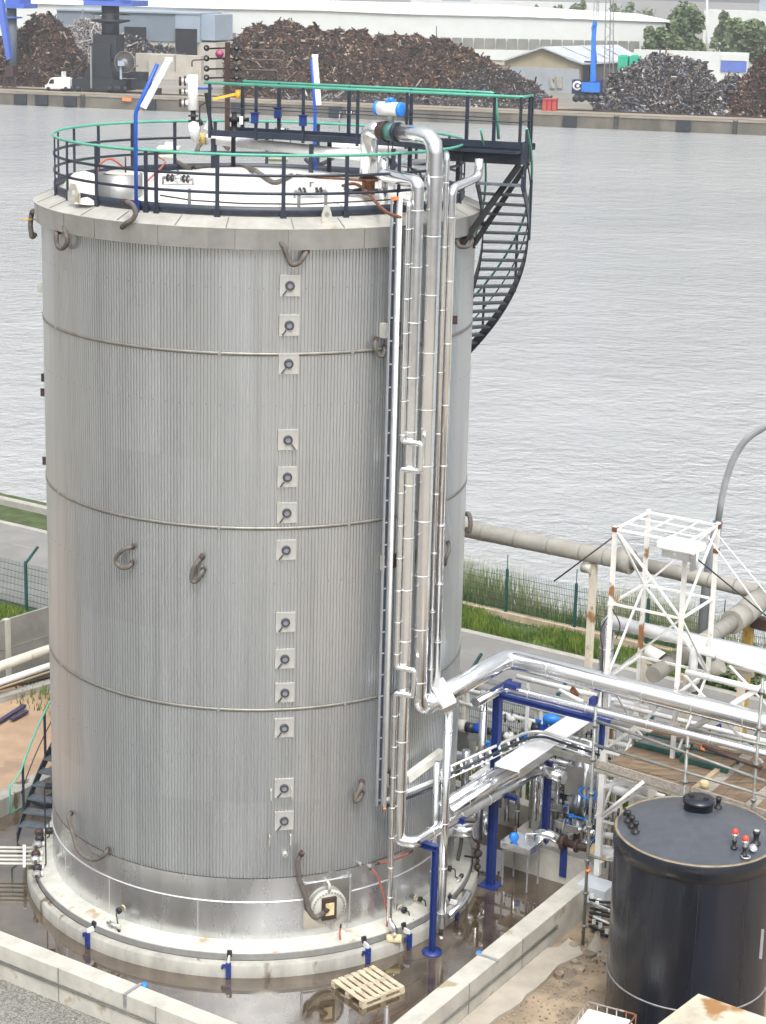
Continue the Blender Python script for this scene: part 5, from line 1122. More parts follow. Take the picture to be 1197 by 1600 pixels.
# black tank
PB = Vector((8.62, -6.0, 0))
P = FY(960, 1297, PB.y); RBk = .0
cxB = FY(1088, 1297, PB.y); RBk = cxB.x - P.x; ZB = cxB.z; BX = cxB.x; BY = PB.y
bt = thing('plastic_tank', 'big glossy black cylindrical tank with shallow cone lid, bottom right', 'tank', (BX, BY, 0))
cB = Vector((BX, BY, 0))
MB().lathe([(RBk*.985, -.05), (RBk*.985, ZB-3.05), (RBk*.985, ZB-.22)], cB, 96).done('tank_wall', 'hdpe', bt)
MB().lathe([(RBk*.985, ZB-.32), (RBk+.004, ZB-.31), (RBk+.004, ZB-.02), (RBk-.01, ZB)], cB, 96).done('rim_band', 'hdpe', bt)
MB().lathe([(RBk-.008, ZB), (RBk-.02, ZB+.012), (RBk-.055, ZB+.012), (RBk-.06, ZB)], cB, 96).done('lid_edge', 'tanrim', bt)
MB().lathe([(RBk-.055, ZB+.005), (.3, ZB+.26), (0, ZB+.29)], cB, 72).done('lid', 'hdpetop', bt)
zr = FY(1000, 1500, BY-RBk).z
MB().lathe([(RBk*.985, -.03), (RBk*.985, -.015), (RBk*.985+.02, 0), (RBk*.985, .015)], cB+Z*(CY(0, 0, 1).z*0+FY(1062, 1582, BY-RBk).z), 96).done('weld_bead', 'grey', bt)
sm_ = MB().box(cB+Vector((0, -RBk*.985, ZB*.5-.1)), (.012, .008, ZB-.3)).done('seam', 'seamblk', bt); sb_ = root_loc(bt)
sm_.matrix_basis = Matrix.Translation(cB-sb_) @ Matrix.Rotation(R(-58), 4, 'Z') @ Matrix.Translation(sb_-cB); copies(sm_, [Matrix.Translation(cB-sb_) @ Matrix.Rotation(R(a), 4, 'Z') @ Matrix.Translation(sb_-cB) for a in (-37, -6, 31)])
def ontop(px, py): 
    p = G(px, py, ZB+.1)
    for _ in range(6): r_ = math.hypot(p.x-BX, p.y-BY); p = G(px, py, ZB+.29-.285*min(1, max(0, (r_-.3)/(RBk-.3))) if r_ > .3 else ZB+.27)
    return p
p = ontop(1091, 1262); h = MB().lathe([(.26, -.1), (.26, .12), (.285, .12), (.285, .17), (.0, .175)], p, 32).done('hatch', 'hdpe', bt)
for dx, dy in ((-.12, .1), (.13, -.02)): MB().box(p+Vector((dx, dy, .19)), (.1, .05, .04)).done('hatch_grip', 'black', h)
def spout(px, py, s, capm='black', label=None):
    p = ontop(px, py); n_ = MB().lathe([(.075*s, 0), (.075*s, .02), (.04*s, .03), (.04*s, .14*s), (.055*s, .15*s), (.055*s, .2*s), (0, .2*s)], p, 14).done('nozzle', 'black', bt); return p, n_
for x, y in ((981, 1283), (987, 1291), (993, 1300), (1122, 1262)): spout(x, y, 1.0)
for x, y in ((966, 1275), (976, 1275)): MB().lathe([(0, -.015), (.07, -.015), (.07, .015), (0, .015)], ontop(x, y)+Z*.08, 14, (1, -.3, 0)).done('nozzle_plate', 'black', bt)
for x, y in ((1147, 1325), (1163, 1336)):
    p, n_ = spout(x, y, .8); MB().lathe([(.035, .14), (.04, .15), (.04, .22), (.06, .24), (.06, .27), (0, .27)], p, 12).done('coupling', 'alu', n_); MB().lathe([(.0, .27), (.055, .27), (.06, .3), (.045, .35), (0, .37)], p, 12).done('red_cap', 'red', n_)
p, n_ = spout(1181, 1318, 1.2); MB().lathe([(0, .245), (.05, .245)], p, 12).done('plug_face', 'cream', n_)
p = ontop(1165, 1341); MB().lathe([(.055, 0), (.085, 0), (.085, .02), (.055, .02)], p+Z*.02, 16, close_prof=True).done('clamp_ring', 'alu', bt); p = ontop(1176, 1332); MB().lathe([(0, 0), (.075, 0), (.075, .02)], p+Z*.08, 16, (.2, -.6, .7)).done('flap', 'alu', bt)
MB().box(FY(1190, 1475, BY-1.2), (.05, .03, .55)).done('level_tag', 'ladder', bt)
# cables and black hoses at the tower foot beside the black tank
t = thing('cable_bundle', 'tangle of blue black cables and clamps at the foot of the white tower', 'cables', PW(935, 1430, 1.6))
rr_ = random.Random(9)
for i in range(9):
    y = 1405+i*7; tp('cable', 'navy' if i % 2 else 'black', t, [PW(922+rr_.uniform(-2, 2), y, 1.7), PW(935, y+rr_.uniform(2, 8), 1.5), PW(958, y+rr_.uniform(4, 14), 1.6)], .03, 6, .1)
for x, y in ((925, 1400), (933, 1412), (928, 1440), (938, 1445), (948, 1455)): MB().box(PW(x, y, 1.45), (.07, .05, .09)).done('clamp', 'white', t)
tp('riser_tube', 'white', t, [PW(936, 1405, 1.8), PW(934, 1475, 1.8)], .05, 8); MB().lathe([(.22, 0), (.06, .3), (.05, .4)], G(932, 1482, 0)-Z*.05, 10).done('foot_cone', 'slab', t)
tp('side_rail', 'white', t, [PW(927, 1412, 1.4), PW(955, 1424, 1.4)], .03, 6); tp('side_rail', 'white', t, [PW(927, 1432, 1.4), PW(952, 1443, 1.4)], .025, 6)
# IBC cage and pale container at the bottom edge
ib = thing('caged_container', 'pale plastic tank top inside a rusty wire cage at the bottom edge', 'container', G(950, 1590, 1.0))
zi = 1.1
c_ = [G(908, 1570, zi), G(998, 1596, zi), G(1010, 1680, zi), G(850, 1650, zi)]
a = G(918, 1571, zi); b = G(993, 1591, zi); ex = (b-a).normalized(); ey = Vector((-ex.y, ex.x, 0))
L1 = (b-a).length
cI = a+ex*L1/2-ey*.55
MB().box(cI-Z*.55, (L1, 1.0, 1.0), (ex, ey, Z)).done('bottle', 'creamc', ib, .05)
MB().box(cI-Z*.03, (L1*.9, .9, .1), (ex, ey, Z)).done('bottle_top', 'creamc', ib, .03)
pr_ = [a+ey*.02, b+ey*.02, b-ey*1.1, a-ey*1.1, a+ey*.02]
tp('cage_rail', 'rusttube', ib, [v+Z*.06 for v in pr_], .016, 6, .06)
for k in range(6):
    q = a+ey*.02+(b-a)*k/5; tp('cage_bar', 'rusttube', ib, [q+Z*.06, q-Z*1.1], .012, 6)
for k in range(1, 5):
    q = a-ey*1.12*k/5; tp('cage_bar', 'rusttube', ib, [q+Z*.06, q-Z*1.1], .012, 6)
cn = thing('steel_container', 'pale rust-stained flat container roof cutting into the bottom right corner', 'container', G(1090, 1560, 2.4))
zc_ = 2.5
o0 = G(1091, 1556, zc_); d1 = (G(1215, 1600, zc_)-o0).normalized(); d2 = (G(1030, 1602, zc_)-o0).normalized()
MB().prism([o0, o0+d1*3.0, o0+d1*3.0+d2*2.6, o0+d2*2.6], (0, 0, .04)).done('roof_sheet', 'contain', cn)
MB().prism([o0-Z*.12, o0+d1*3.0-Z*.12, o0+d1*3.0+d2*2.6-Z*.12, o0+d2*2.6-Z*.12], (0, 0, .118)).done('edge_frame', 'pinkrust', cn)
MB().prism([v-Z*2.5 for v in (o0+d1*.02+d2*.02, o0+d1*2.95, o0+d1*2.95+d2*2.55, o0+d2*2.55)], (0, 0, 2.37)).done('side_walls', 'contain', cn)

# ================================================================== AROUND THE TANK FOOT
def foot_valve(px, py, lb, seed, s=1.0):
    p = CY(px, py, 4.5); n = Vector((p.x, p.y, 0)).normalized(); tt = Vector((-n.y, n.x, 0)); rr_ = random.Random(seed); z = p.z
    t = thing('drain_tap', lb, 'valve', p, 'small taps round the tank foot')
    q = Vector((n.x*4.28, n.y*4.28, z+.22)); MB().lathe([(0, 0), (.06*s, 0), (.065*s, .06), (0, .06)], q, 12, tuple(n)).done('blank', 'black', t); MB().lathe([(.04*s, -.08), (.075*s, -.08), (.075*s, -.05)], q, 12, tuple(n)).done('flange', 'insul', t)
    tp('bent_tube', 'black', t, [q+n*.04, q+n*.14+tt*.02, q+n*.14-Z*.2+tt*.06, q+n*.2-Z*.24+tt*.14], .013, 6, .04)
    v = Vector((n.x*4.52, n.y*4.52, z+.02)); MB().cyl(v-tt*.12*s, v+tt*.14*s, .03*s, 8).done('valve_run', 'alu', t); MB().lathe([(0, -.06), (.05*s, -.03), (.05*s, .03), (0, .06)], v, 10, tuple(tt)).done('valve_body', 'grey', t); MB().cyl(v+tt*.12*s, v+tt*.2*s, .045*s, 10).done('cap', rr_.choice(['cream', 'black']), t); MB().beam(v, v+Z*.1+n*.05, .03, .012).done('lever', 'grey', t)
    MB().cyl(v+tt*.16*s, Vector((v.x+tt.x*.2, v.y+tt.y*.2, z-.12)), .03*s, 8).done('spout', 'brown', t)
foot_valve(176, 1445, 'small tap with black blank flange on the tank foot, left of centre', 1)
foot_valve(642, 1443, 'small tap with black blank flange just right of the zigzag pipe foot', 2); foot_valve(668, 1425, 'small tap with black blank flange behind the blue trestle', 3, .8); foot_valve(700, 1400, 'small tap with black blank flange right of the blue trestle', 4, 1.1); foot_valve(716, 1375, 'small tap half hidden near the shiny drain elbow', 5)
tp_ = pipe_thing('insulated_pipe', 'short shiny pipe with two bends from the tank foot over the puddle', [CY(722, 1392, 4.5), G(732, 1396, .5), G(722, 1412, .45), G(700, 1432, .4)], .07, .05, 9)
first = None
for px, py, lb in ((137, 1462, 'blue clamp holding the tank foot ring at the far left of the foundation'), (357, 1512, 'blue clamp holding the tank foot ring at the front centre'), (575, 1494, 'blue clamp holding the tank foot ring next to the red hose and the pallet'), (640, 1452, 'blue clamp at the tank foot near the blue trestle'), (715, 1392, 'blue clamp at the tank foot near the shiny drain elbow')):
    p = CY(px, py, 4.77); a = math.degrees(math.atan2(p.y, p.x))+90
    t = thing('blue_clamp', lb, 'clamp', (0, 0, 0), 'blue clamps on the foundation ring'); M_ = Matrix.Rotation(R(a), 4, 'Z')
    parts = []
    parts.append(MB().box((0, -4.775, .17), (.10, .05, .30)).box((0, -4.80, .22), (.05, .05, .06)).box((0, -4.80, .1), (.05, .03, .05)).done('bracket', 'blue', t))
    parts.append(MB().box((-.08, -4.77, .26), (.08, .05, .05)).cyl((-.12, -4.77, .26), (-.12, -4.77, .2), .02, 6).done('bolt', 'blue', t)); parts.append(MB().box((0, -4.69, .35), (.03, .17, .1)).done('stem', 'white', t)); parts.append(MB().box((0, -4.60, .43), (.09, .05, .12)).done('jaw', 'black', t))
    for o in parts: o.matrix_basis = M_
# wooden pallet
pc4 = [G(521, 1531, .14), G(587, 1507, .14), G(631, 1541, .14), G(561, 1568, .14)]
pt = thing('wooden_pallet', 'pale wooden pallet lying on the wet floor in front of the big tank', 'pallet', (pc4[0]+pc4[2])/2-Z*.14)
ea = ((pc4[1]-pc4[0])+(pc4[2]-pc4[3])).normalized(); eb = Vector((ea.y, -ea.x, 0)); o0 = (pc4[0]+pc4[1]+pc4[2]+pc4[3])/4; o0.z = 0; LA = .98; LB_ = .96
if (pc4[3]-pc4[0]).dot(eb) < 0: eb = -eb
for k in range(7): MB().box(o0+ea*(k/6-.5)*(LA-.1)+Z*.132, (.10, LB_, .02), (ea, eb, Z)).done('top_board', 'pallet', pt)
for k in (-.45, 0, .45):
    MB().box(o0+eb*k*LB_+Z*.111, (LA, .10, .02), (ea, eb, Z)).done('cross_board', 'pallet', pt); MB().box(o0+eb*k*LB_+Z*.011, (LA, .10, .02), (ea, eb, Z)).done('bottom_board', 'pallet', pt)
    for j in (-.45, 0, .45): MB().box(o0+eb*k*LB_+ea*j*LA+Z*.061, (.12, .09, .078), (ea, eb, Z)).done('block', 'pallet', pt)
# ================================================================== FENCES, ROADSIDE, LEFT YARD
def wire_fence(name, label, u0, u1, w, h, step, m='dgreen', bent=False, z0=-.05, wr=.0055, gap=.055, spike=False, skip=()):
    t = thing(name, label, 'fence', UW(u0, w, z0)); n = int((u1-u0)/step)
    mb = MB()
    k = 0.0
    while k < step: mb.beam(UW(u0+k, w, z0+.03), UW(u0+k, w, z0+h), wr*1.6, wr*1.6); k += gap
    zz = .05
    while zz < h: mb.beam(UW(u0, w-.008, z0+zz), UW(u0+step, w-.008, z0+zz), wr*2, wr*2); zz += .2
    pn = mb.done('mesh_panel', m, t); Ms = [Matrix.Translation(EU*step*i) for i in range(1, n)]; copies(pn, Ms)
    mb = MB().box(UW(u0, w, z0+h/2+.03), (.07, .07, h+.06), (EU, EW, Z))
    if spike: mb.beam(UW(u0, w, z0+h), UW(u0, w, z0+h+.5), .025, .025)
    if bent: mb.beam(UW(u0, w, z0+h), UW(u0+.1, w+.42, z0+h+.42), .06, .06)
    po = mb.done('post', m, t); copies(po, Ms + [Matrix.Translation(EU*step*n)])
    return t
Pp = G(42, 960, -.05); up, wp = uw(Pp); hp = ZAT(Pp.x, Pp.y, 880)
wire_fence('wire_fence', 'dark green wire mesh fence with bent post tops on the near side of the road', up-2.5*4, up+2.5*15, wp, hp+.05, 2.5, bent=True)
Pp = G(788, 961, 0); u2, w2 = uw(Pp); w2 = 17.3; Pp = PW(790, 955, w2); u2 = uw(Pp)[0]; h2 = PW(793, 884, w2).z-Pp.z; P3 = PW(897, 985, w2); stp = uw(P3)[0]-u2
wire_fence('wire_fence', 'dark green wire mesh fence with spiked posts in front of the reeds at the water', u2-stp*3, u2+stp*6, w2, h2, stp, spike=True, z0=.0)
structure(MB().uwbox(u2-stp*3.2, 60, w2-.12, w2+.12, -.2, .14).done('kerb_beam', 'kerbtan'))
structure(MB().uwbox(-60, -7, w2-.15, w2+.15, -.2, .16).done('kerb_beam', 'kerb'))
# left: retaining wall, pipes, trench
P0 = G(0, 1062, 0); P1 = G(78, 1036, 0); dw = (P1-P0).normalized(); nw = Vector((-dw.y, dw.x, 0)); hw = ZAT(P0.x, P0.y, 973)
rw = thing('panel_wall', 'grey concrete panel wall with a pale upright below the wire fence at the left edge', 'wall', (P0+P1)/2)
for k in range(-2, 3): 
    a = P0+dw*(k*2.6+.35); b = a+dw*2.5; MB().box((a+b)/2+nw*.06+Z*hw/2, (2.5, .08, hw), (dw, nw, Z)).done('panel', 'concg', rw); MB().box((a+b)/2+nw*.05+Z*hw*.5, (2.5, .08, .015), (dw, nw, Z)).done('panel_joint', 'concw', rw)
    MB().box(a-dw*.05+nw*.05+Z*hw/2, (.16, .16, hw+.03), (dw, nw, Z)).done('upright', 'conc', rw)
for (x0, y0, x1, y1, z, r_, lb, m_) in ((0, 1041, 78, 1014, .75, .13, 'thick pale pipe in front of the grey panel wall at the left edge', 'whiterust2'), (0, 1066, 78, 1040, .45, .09, 'second pale pipe below the thick one at the left edge', 'whitepipe'), (0, 1075, 70, 1052, .32, .03, 'thin yellowish pipe under the two pale pipes at the left edge', 'timber')):
    a, b = G(x0, y0, z), G(x1, y1, z); dd = (b-a); pipe_thing('yard_pipe', lb, [a-dd*1.5, b+dd*1.2], r_, 0, 9, m=m_)
a, b = G(0, 1093, 0), G(78, 1071, 0); dd = b-a
MB_ = thing('concrete_kerb', 'pale concrete kerb beam between the pipe trench and the sand', 'kerb', a); bm('kerb_body', 'kerb', MB_, a-dd*1.5, b+dd, .28, .22)
o = MB().prism([G(-160, 1120, -.045), G(78, 1058, -.045), G(150, 1036, -.045), G(150, 1020, -.045), G(-160, 1085, -.045)], (0, 0, .004)).done('trench', 'darkdirt'); structure(o)
for (x0, y0, x1, y1, lb) in ((-30, 1146, 38, 1102, 'dark steel bar lying on the sand at the left edge'), (18, 1124, 42, 1111, 'shorter dark bar lying on the sand beside the long one')):
    t = thing('steel_bar', lb, 'bar', G(x0, y0, 0)); bm('bar', 'navy2', t, G(x0, y0, .03), G(x1, y1, .03), .12, .06)
t = thing('water_trough', 'dark curved tray standing behind the lowest stair treads', 'tray', G(68, 1252, .2)); tp('tray', 'navy', t, [G(52, 1248, .25), G(66, 1256, .2), G(90, 1256, .2)], .1, 8, .1)
# bundle of white pipes into the tank foot and its manifold
for i, y in enumerate((1325, 1331, 1338, 1344, 1350)):
    q0, q1 = G(-60, y-1.5, .42), G(62, y, .42)
    t = thing('white_pipe', ['topmost', 'second', 'third', 'fourth', 'lowest'][i] + ' of the five slim white pipes entering at the left edge over the puddle', 'pipe', q1, 'slim white pipes at the left'); tp('pipe_run', 'cream', t, [q0, q1], .03, 8)
t = thing('pipe_cradle', 'cream cross bars carrying the five slim white pipes', 'support', G(45, 1340, .4)); 
for x in (38,): bm('cross_bar', 'creamc', t, G(x, 1322, .47), G(x, 1354, .47), .06, .04); MB().box(G(x, 1338, .2), (.06, .06, .5)).done('foot', 'creamc', t)
t = thing('valve_manifold', 'dark manifold of small valves with tall bent tubes left of the tank foot', 'valve manifold', G(57, 1345, .4))
q = lambda x, y: G(x, y, .5)
for i, (x, y) in enumerate(((62, 1310), (59, 1320), (56, 1334), (55, 1343), (58, 1356), (57, 1366), (61, 1300))):
    MB().lathe([(0, -.1), (.07, -.07), (.085, 0), (.07, .07), (0, .1)], q(x, y), 10, (1, .3, .2)).done('valve_body', ['black', 'grey', 'brown', 'alu'][i % 4], t); MB().cyl(q(x, y), q(x+9, y-1), .03, 6).done('branch', 'alu', t); MB().cyl(q(x+8, y-1), q(x+11, y-1), .055, 8).done('cap', 'creamc', t)
tp('header', 'brown', t, [q(60, 1300), q(55, 1335), q(57, 1370)], .03, 6)
tb = q(72, 1352); tp('tall_tube', 'black', t, [tb-Vector((.1, 0, 0)), tb, Vector((tb.x, tb.y, ZAT(tb.x, tb.y, 1228))), Vector((tb.x+.12, tb.y+.1, ZAT(tb.x, tb.y, 1228)))], .016, 6, .05); tb = q(77, 1308); tp('tall_tube', 'black', t, [tb-Vector((.15, 0, 0)), tb, Vector((tb.x, tb.y, ZAT(tb.x, tb.y, 1282)))], .014, 6, .04)
for y in (1228, 1298): MB().cyl(G(77, y, 1.0 if y > 1250 else 1.9)-Vector((.08, 0, 0)), G(77, y, 1.0 if y > 1250 else 1.9)+Vector((.1, 0, 0)), .07, 10).done('blank', 'black', t)
# ---- big grey pipe crossing behind, its rusty post, and the branch coming forward
WG = 9.3
a, b, c = PW(700, 821, WG), PW(985, 878, WG), PW(1185, 925, WG)
gp_ = thing('grey_pipe', 'long grey lagged pipe crossing above the road from the tank to the right edge', 'pipe', a)
tp('lagging', 'pipegrey', gp_, [a-EU*3, b], .21, 16); tp('sleeve', 'pipegrey', gp_, [PW(965, 873, WG), PW(988, 879, WG)], .29, 16); tp('lagging', 'pipegrey', gp_, [b, c], .17, 16)
ring_copies('lagging_joint', 'concg', gp_, .212, [PW(x, 828+(x-735)*.2, WG) for x in (757, 808, 860, 910, 947)], EU, .03)
ring_copies('lagging_joint', 'concg', gp_, .172, [PW(x, 878+(x-985)*.234, WG) for x in (1040, 1075, 1110, 1150)], EU, .03)
c = PW(1190, 935, WG); uc = uw(c)[0]; zc_ = c.z-.1
g2 = thing('grey_pipe', 'grey lagged pipe branch coming forward from the junction at the right edge', 'pipe', c)
e_ = UW(uc, 3.6, zc_); tp('lagging', 'pipegrey', g2, [c, UW(uc, 8.2, zc_)], .27, 16); tp('lagging', 'pipegrey', g2, [UW(uc, 8.3, zc_), e_], .17, 14); tp('sleeve', 'pipegrey', g2, [UW(uc, 8.25, zc_), UW(uc, 7.6, zc_)], .27, 14); tp('stained_sleeve', 'insul', g2, [UW(uc, 6.1, zc_), UW(uc, 5.7, zc_)], .18, 14)
ring_copies('lagging_joint', 'concg', g2, .172, [UW(uc, w, zc_) for w in (7.2, 6.6, 5.0, 4.4)], EW, .03)
t = thing('rusty_post', 'tall cream post with rust streaks holding up the grey pipe above the road', 'post', PW(921, 1100, WG)); tp_t = PW(928, 880, WG); MB().box(Vector((tp_t.x, tp_t.y, tp_t.z/2)), (.15, .15, tp_t.z), (EU, EW, Z)).done('post_body', 'rustpost', t); MB().cyl(tp_t-EU*.25-Z*.12-EW*.1, tp_t-Z*.12-EW*.1, .12, 14).done('capped_stub', 'cream', t); MB().lathe([(0, 0), (.11, 0)], tp_t-EU*.252-Z*.12-EW*.1, 14, tuple(-EU)).done('stub_face', 'rust', t)
t = thing('rusty_post', 'yellow and brown steel post under the pipe junction at the right edge', 'post', PW(1172, 1010, WG)); a = PW(1172, 950, WG); MB().box(Vector((a.x, a.y, a.z/2)), (.2, .2, a.z), (EU, EW, Z)).done('post_body', 'rustyellow', t); bm('cross_beam', 'brown', t, PW(1176, 970, WG), PW(1215, 980, WG), .25, .25)
for x, lb in ((1075, 'white square post in the road behind the tower, carrying pipes'), (1160, 'white square post behind the crossed brace bars at the right'), (1008, 'rust spotted white post behind the leafy bush')):
    y = {1075: 1060, 1160: 1050, 1008: 1030}[x]; a = PW(x, y, 7.2); t = thing('pipe_post', lb, 'post', (a.x, a.y, 0)); MB().box(Vector((a.x, a.y, a.z/2)), (.15, .14, a.z), (EU, EW, Z)).done('post_body', 'rustpost', t); MB().box(Vector((a.x, a.y, a.z)), (.5, .15, .12), (EU, EW, Z)).done('cap_beam', 'rustpost', t)
for i, (x0, y0, x1, y1, w, r_, m_, lb) in enumerate(((1010, 1018, 1040, 1033, 6.5, .17, 'creamc', 'short cream box beam behind the tower above the road'), (1100, 1052, 1128, 1040, 6.5, .16, 'pipegrey', 'open grey lagging end of a stub pipe above the road'), (1150, 1030, 1215, 1045, 7.0, .15, 'pipegrey', 'grey lagged pipe stub near the right edge under the shiny pipes'), (1035, 1025, 1052, 1045, 6.3, .12, 'brown', 'dark rusty elbow behind the rusty tower leg'), (1120, 1010, 1160, 1022, 6.9, .10, 'navy', 'dark pipe joint cluster under the upper shiny pipe'))):
    pipe_thing('pipe_stub', lb, [PW(x0, y0, w), PW(x1, y1, w)], r_, 0, 9, m=m_)
t = thing('scrap_flap', 'rusty curved metal flap on a thin white pipe above the blue rack', 'pipe end', PW(897, 1078, 4.5)); MB().prism([PW(x, y, 4.5) for x, y in ((890, 1078), (894, 1072), (904, 1086), (901, 1090), (896, 1092))], EW*.06).done('flap', 'rust', t); tp('pipe_run', 'whitepipe', t, [PW(874, 1078, 4.5), PW(912, 1097, 4.5)], .045, 8)
# street lamp
Wl = uw(G(1087, 1090, 0))[1]; sl = thing('street_lamp', 'tall grey street lamp pole with arm curving out past the right edge', 'street lamp', G(1087, 1090, 0))
pts = [PW(x, y, Wl) for x, y in ((1087, 1092), (1105, 905), (1122, 815), (1131, 760), (1146, 715), (1166, 685), (1200, 664), (1240, 645))]
# upright pole: keep the foot below the straight part
pts[0] = Vector((pts[1].x-.1, pts[1].y, -.05)); tp('pole', 'lampgrey', sl, pts[:2]+[pts[2]], .13, 10); tp('arm', 'lampgrey2', sl, pts[2:], .085, 10, .6)
MB().lathe([(0, 0), (.16, .02), (.2, .3), (.12, .7), (0, .75)], pts[-1], 12, tuple((pts[-1]-pts[-2]).normalized())).done('lamp_head', 'lampgrey2', sl)

# ================================================================== FAR BANK
def wl(px): return 163 + 49*px/1197
def QY(px): return G(px, wl(px), ZW).y
QA, QB = G(0, wl(0), ZW), G(1197, wl(1197), ZW); qd = (QB-QA).normalized(); qn = Vector((-qd.y, qd.x, 0))
ZQ = FY(400, 142+47*400/1197, QY(400)).z
qf = None
def FD(px, py, dd):      # a point on the vertical plane dd metres behind the quay edge
    d_ = Vector(ray(px, py)); o_ = Vector(CAM); n_ = qn; return o_ + d_*((dd*.98 - (o_-QA).dot(n_))/d_.dot(n_))
ql = QA - qd*400; qr = QB + qd*400
qw = thing('quay_wall', 'long stained concrete quay wall along the far side of the water', 'quay', (QA+QB)/2)
MB().prism([ql, qr, qr+qn*1.2, ql+qn*1.2], (0, 0, ZQ-ZW-.02)).done('wall_face', 'quay', qw)
MB().prism([v+Z*(ZQ-ZW-.35) for v in (ql-qn*.15, qr-qn*.15, qr, ql)], (0, 0, .33)).done('coping', 'quaytop', qw)
rq = random.Random(4)
fen = MB().box(QA-qn*.25+Z*((ZQ-ZW)*.45), (2.2, .4, (ZQ-ZW)*.75), (qd, qn, Z)).done('fender', 'crane', qw); LQ = (QB-QA).length
copies(fen, [Matrix.Translation(qd*LQ*f) for f in (.06, .10, .21, .33, .46, .76, .9)]); fen.location = qd*LQ*.03
ld = MB().box(QA-qn*.2+Z*((ZQ-ZW)*.5), (.1, .1, ZQ-ZW), (qd, qn, Z)).box(QA-qn*.2+qd*.6+Z*((ZQ-ZW)*.5), (.1, .1, ZQ-ZW), (qd, qn, Z))
for k in range(5): ld.box(QA-qn*.2+qd*.3+Z*((ZQ-ZW)*(k+.5)/5), (.6, .06, .06), (qd, qn, Z))
ld = ld.done('ladder', 'crane', qw); ld.location = qd*LQ*.115; copies(ld, [Matrix.Translation(qd*LQ*f) for f in (.55, .815, .96)])
structure(MB().add([ql+qn*.9+Z*(ZQ-ZW), qr+qn*.9+Z*(ZQ-ZW), qr+qn*16+Z*(ZQ-ZW), ql+qn*16+Z*(ZQ-ZW)], [(0, 1, 2, 3)]).done('quay_apron', 'quaytop'))
structure(MB().add([v+Z*(ZQ-ZW-.06) for v in (ql-qd*900+qn*1.0, qr+qd*900+qn*1.0, qr+qd*1500+qn*2500, ql-qd*1500+qn*2500)], [(0, 1, 2, 3)]).done('far_ground', 'farground'))
for off in (6.0, 7.6): structure(MB().prism([v+Z*(ZQ-ZW) for v in (ql+qn*off, qr+qn*off, qr+qn*(off+.25), ql+qn*(off+.25))], (0, 0, .1)).done('crane_rail', 'brown'))
def fbox(name, m, par, x0, x1, y0, y1, dd, depth=6.0, base=False, skew=0):
    """box facing the water: left/right px, top/bottom py at distance dd behind the quay"""
    a = FD(x0, y1, dd); xm = (x0+x1)/2; t0 = FD(xm, y0, dd); b0 = FD(xm, y1, dd); L_ = (FD(x1, y0, dd)-FD(x0, y0, dd)).length
    z0 = ZQ-.1 if base else b0.z; z1 = t0.z; c = Vector((t0.x, t0.y, (z0+z1)/2)) + qn*depth/2
    return MB().box(c, (L_, depth, z1-z0), (qd, qn, Z)).done(name, m, par)
# big warehouse
wh = thing('warehouse', 'very long pale warehouse with white roof behind all the scrap heaps', 'warehouse', FD(500, 80, 130))
YH = QY(340) + 95
def hx(x, y, dy=0.0): return FY(x, y, YH+dy)
eave = [(-320, -4), (330, 14), (500, 17), (612, 22), (800, 26.5), (1048, 35.5)]; rid = [(-320, -22), (330, -3), (500, 3), (612, 6), (780, 10), (1000, 24)]
def zx(pts, x): return float(np.interp(x, [q[0] for q in pts], [q[1] for q in pts]))
for i in range(5):
    a, b = eave[i], eave[i+1]; p, q = hx(*a), hx(*b)
    MB().prism([Vector((p.x, p.y, ZQ-.1)), Vector((q.x, q.y, ZQ-.1)), q, p], Vector((0, 1, 0))).done('wall', 'hallwall', wh)
    c, d_ = rid[i], rid[i+1]; MB().prism([hx(a[0], a[1]-.5, -.5), hx(b[0], b[1]-.5, -.5), hx(d_[0], d_[1], 38), hx(c[0], c[1], 38)], (0, 0, .35)).done('roof', 'hallroof', wh)
p, q = hx(1048, 35.5), hx(1000, 24, 38); MB().prism([Vector((p.x, p.y, ZQ-.1)), Vector((p.x, q.y, ZQ-.1)), Vector((p.x, q.y, q.z)), p], (-1, 0, 0)).done('wall', 'hallwall', wh)
def hband(x0, x1, y0, y1, dy, name, m): 
    a, b, c, d_ = hx(x0, y0, dy), hx(x1, y0+(x1-x0)*.02, dy), hx(x1, y1+(x1-x0)*.02, dy), hx(x0, y1, dy); return MB().prism([a, d_, c, b], (0, .3, 0)).done(name, m, wh)
for (x0, x1, n, y0) in ((318, 370, 4, 50.5), (688, 1000, 18, 58.5)):
    st_ = (x1-x0)/n
    for i in range(n): hband(x0+i*st_+1.2, x0+(i+1)*st_-1.2, y0+i*st_*.02, y0+18+i*st_*.02, -.5, 'window_panel', 'panel')
hband(310, 1010, 68, 92, -.9, 'plinth', 'block'); hband(686, 1010, 76.5, 92, -1.2, 'plinth_band', 'hallwall')
bx = thing('annex', 'dark brown box building standing against the long warehouse above the big scrap heap', 'building', FD(555, 40, 110)); fbox('wall', 'hallbrown', bx, 499, 612, 22, 60, 118, 8, True); fbox('roof_edge', 'hallside', bx, 498, 613, 20, 22.5, 117.8, 8.4); fbox('window', 'darkhole', bx, 503, 519, 33, 41, 117.8, .4); fbox('window', 'hallwall', bx, 560, 573, 33, 42, 117.8, .4)
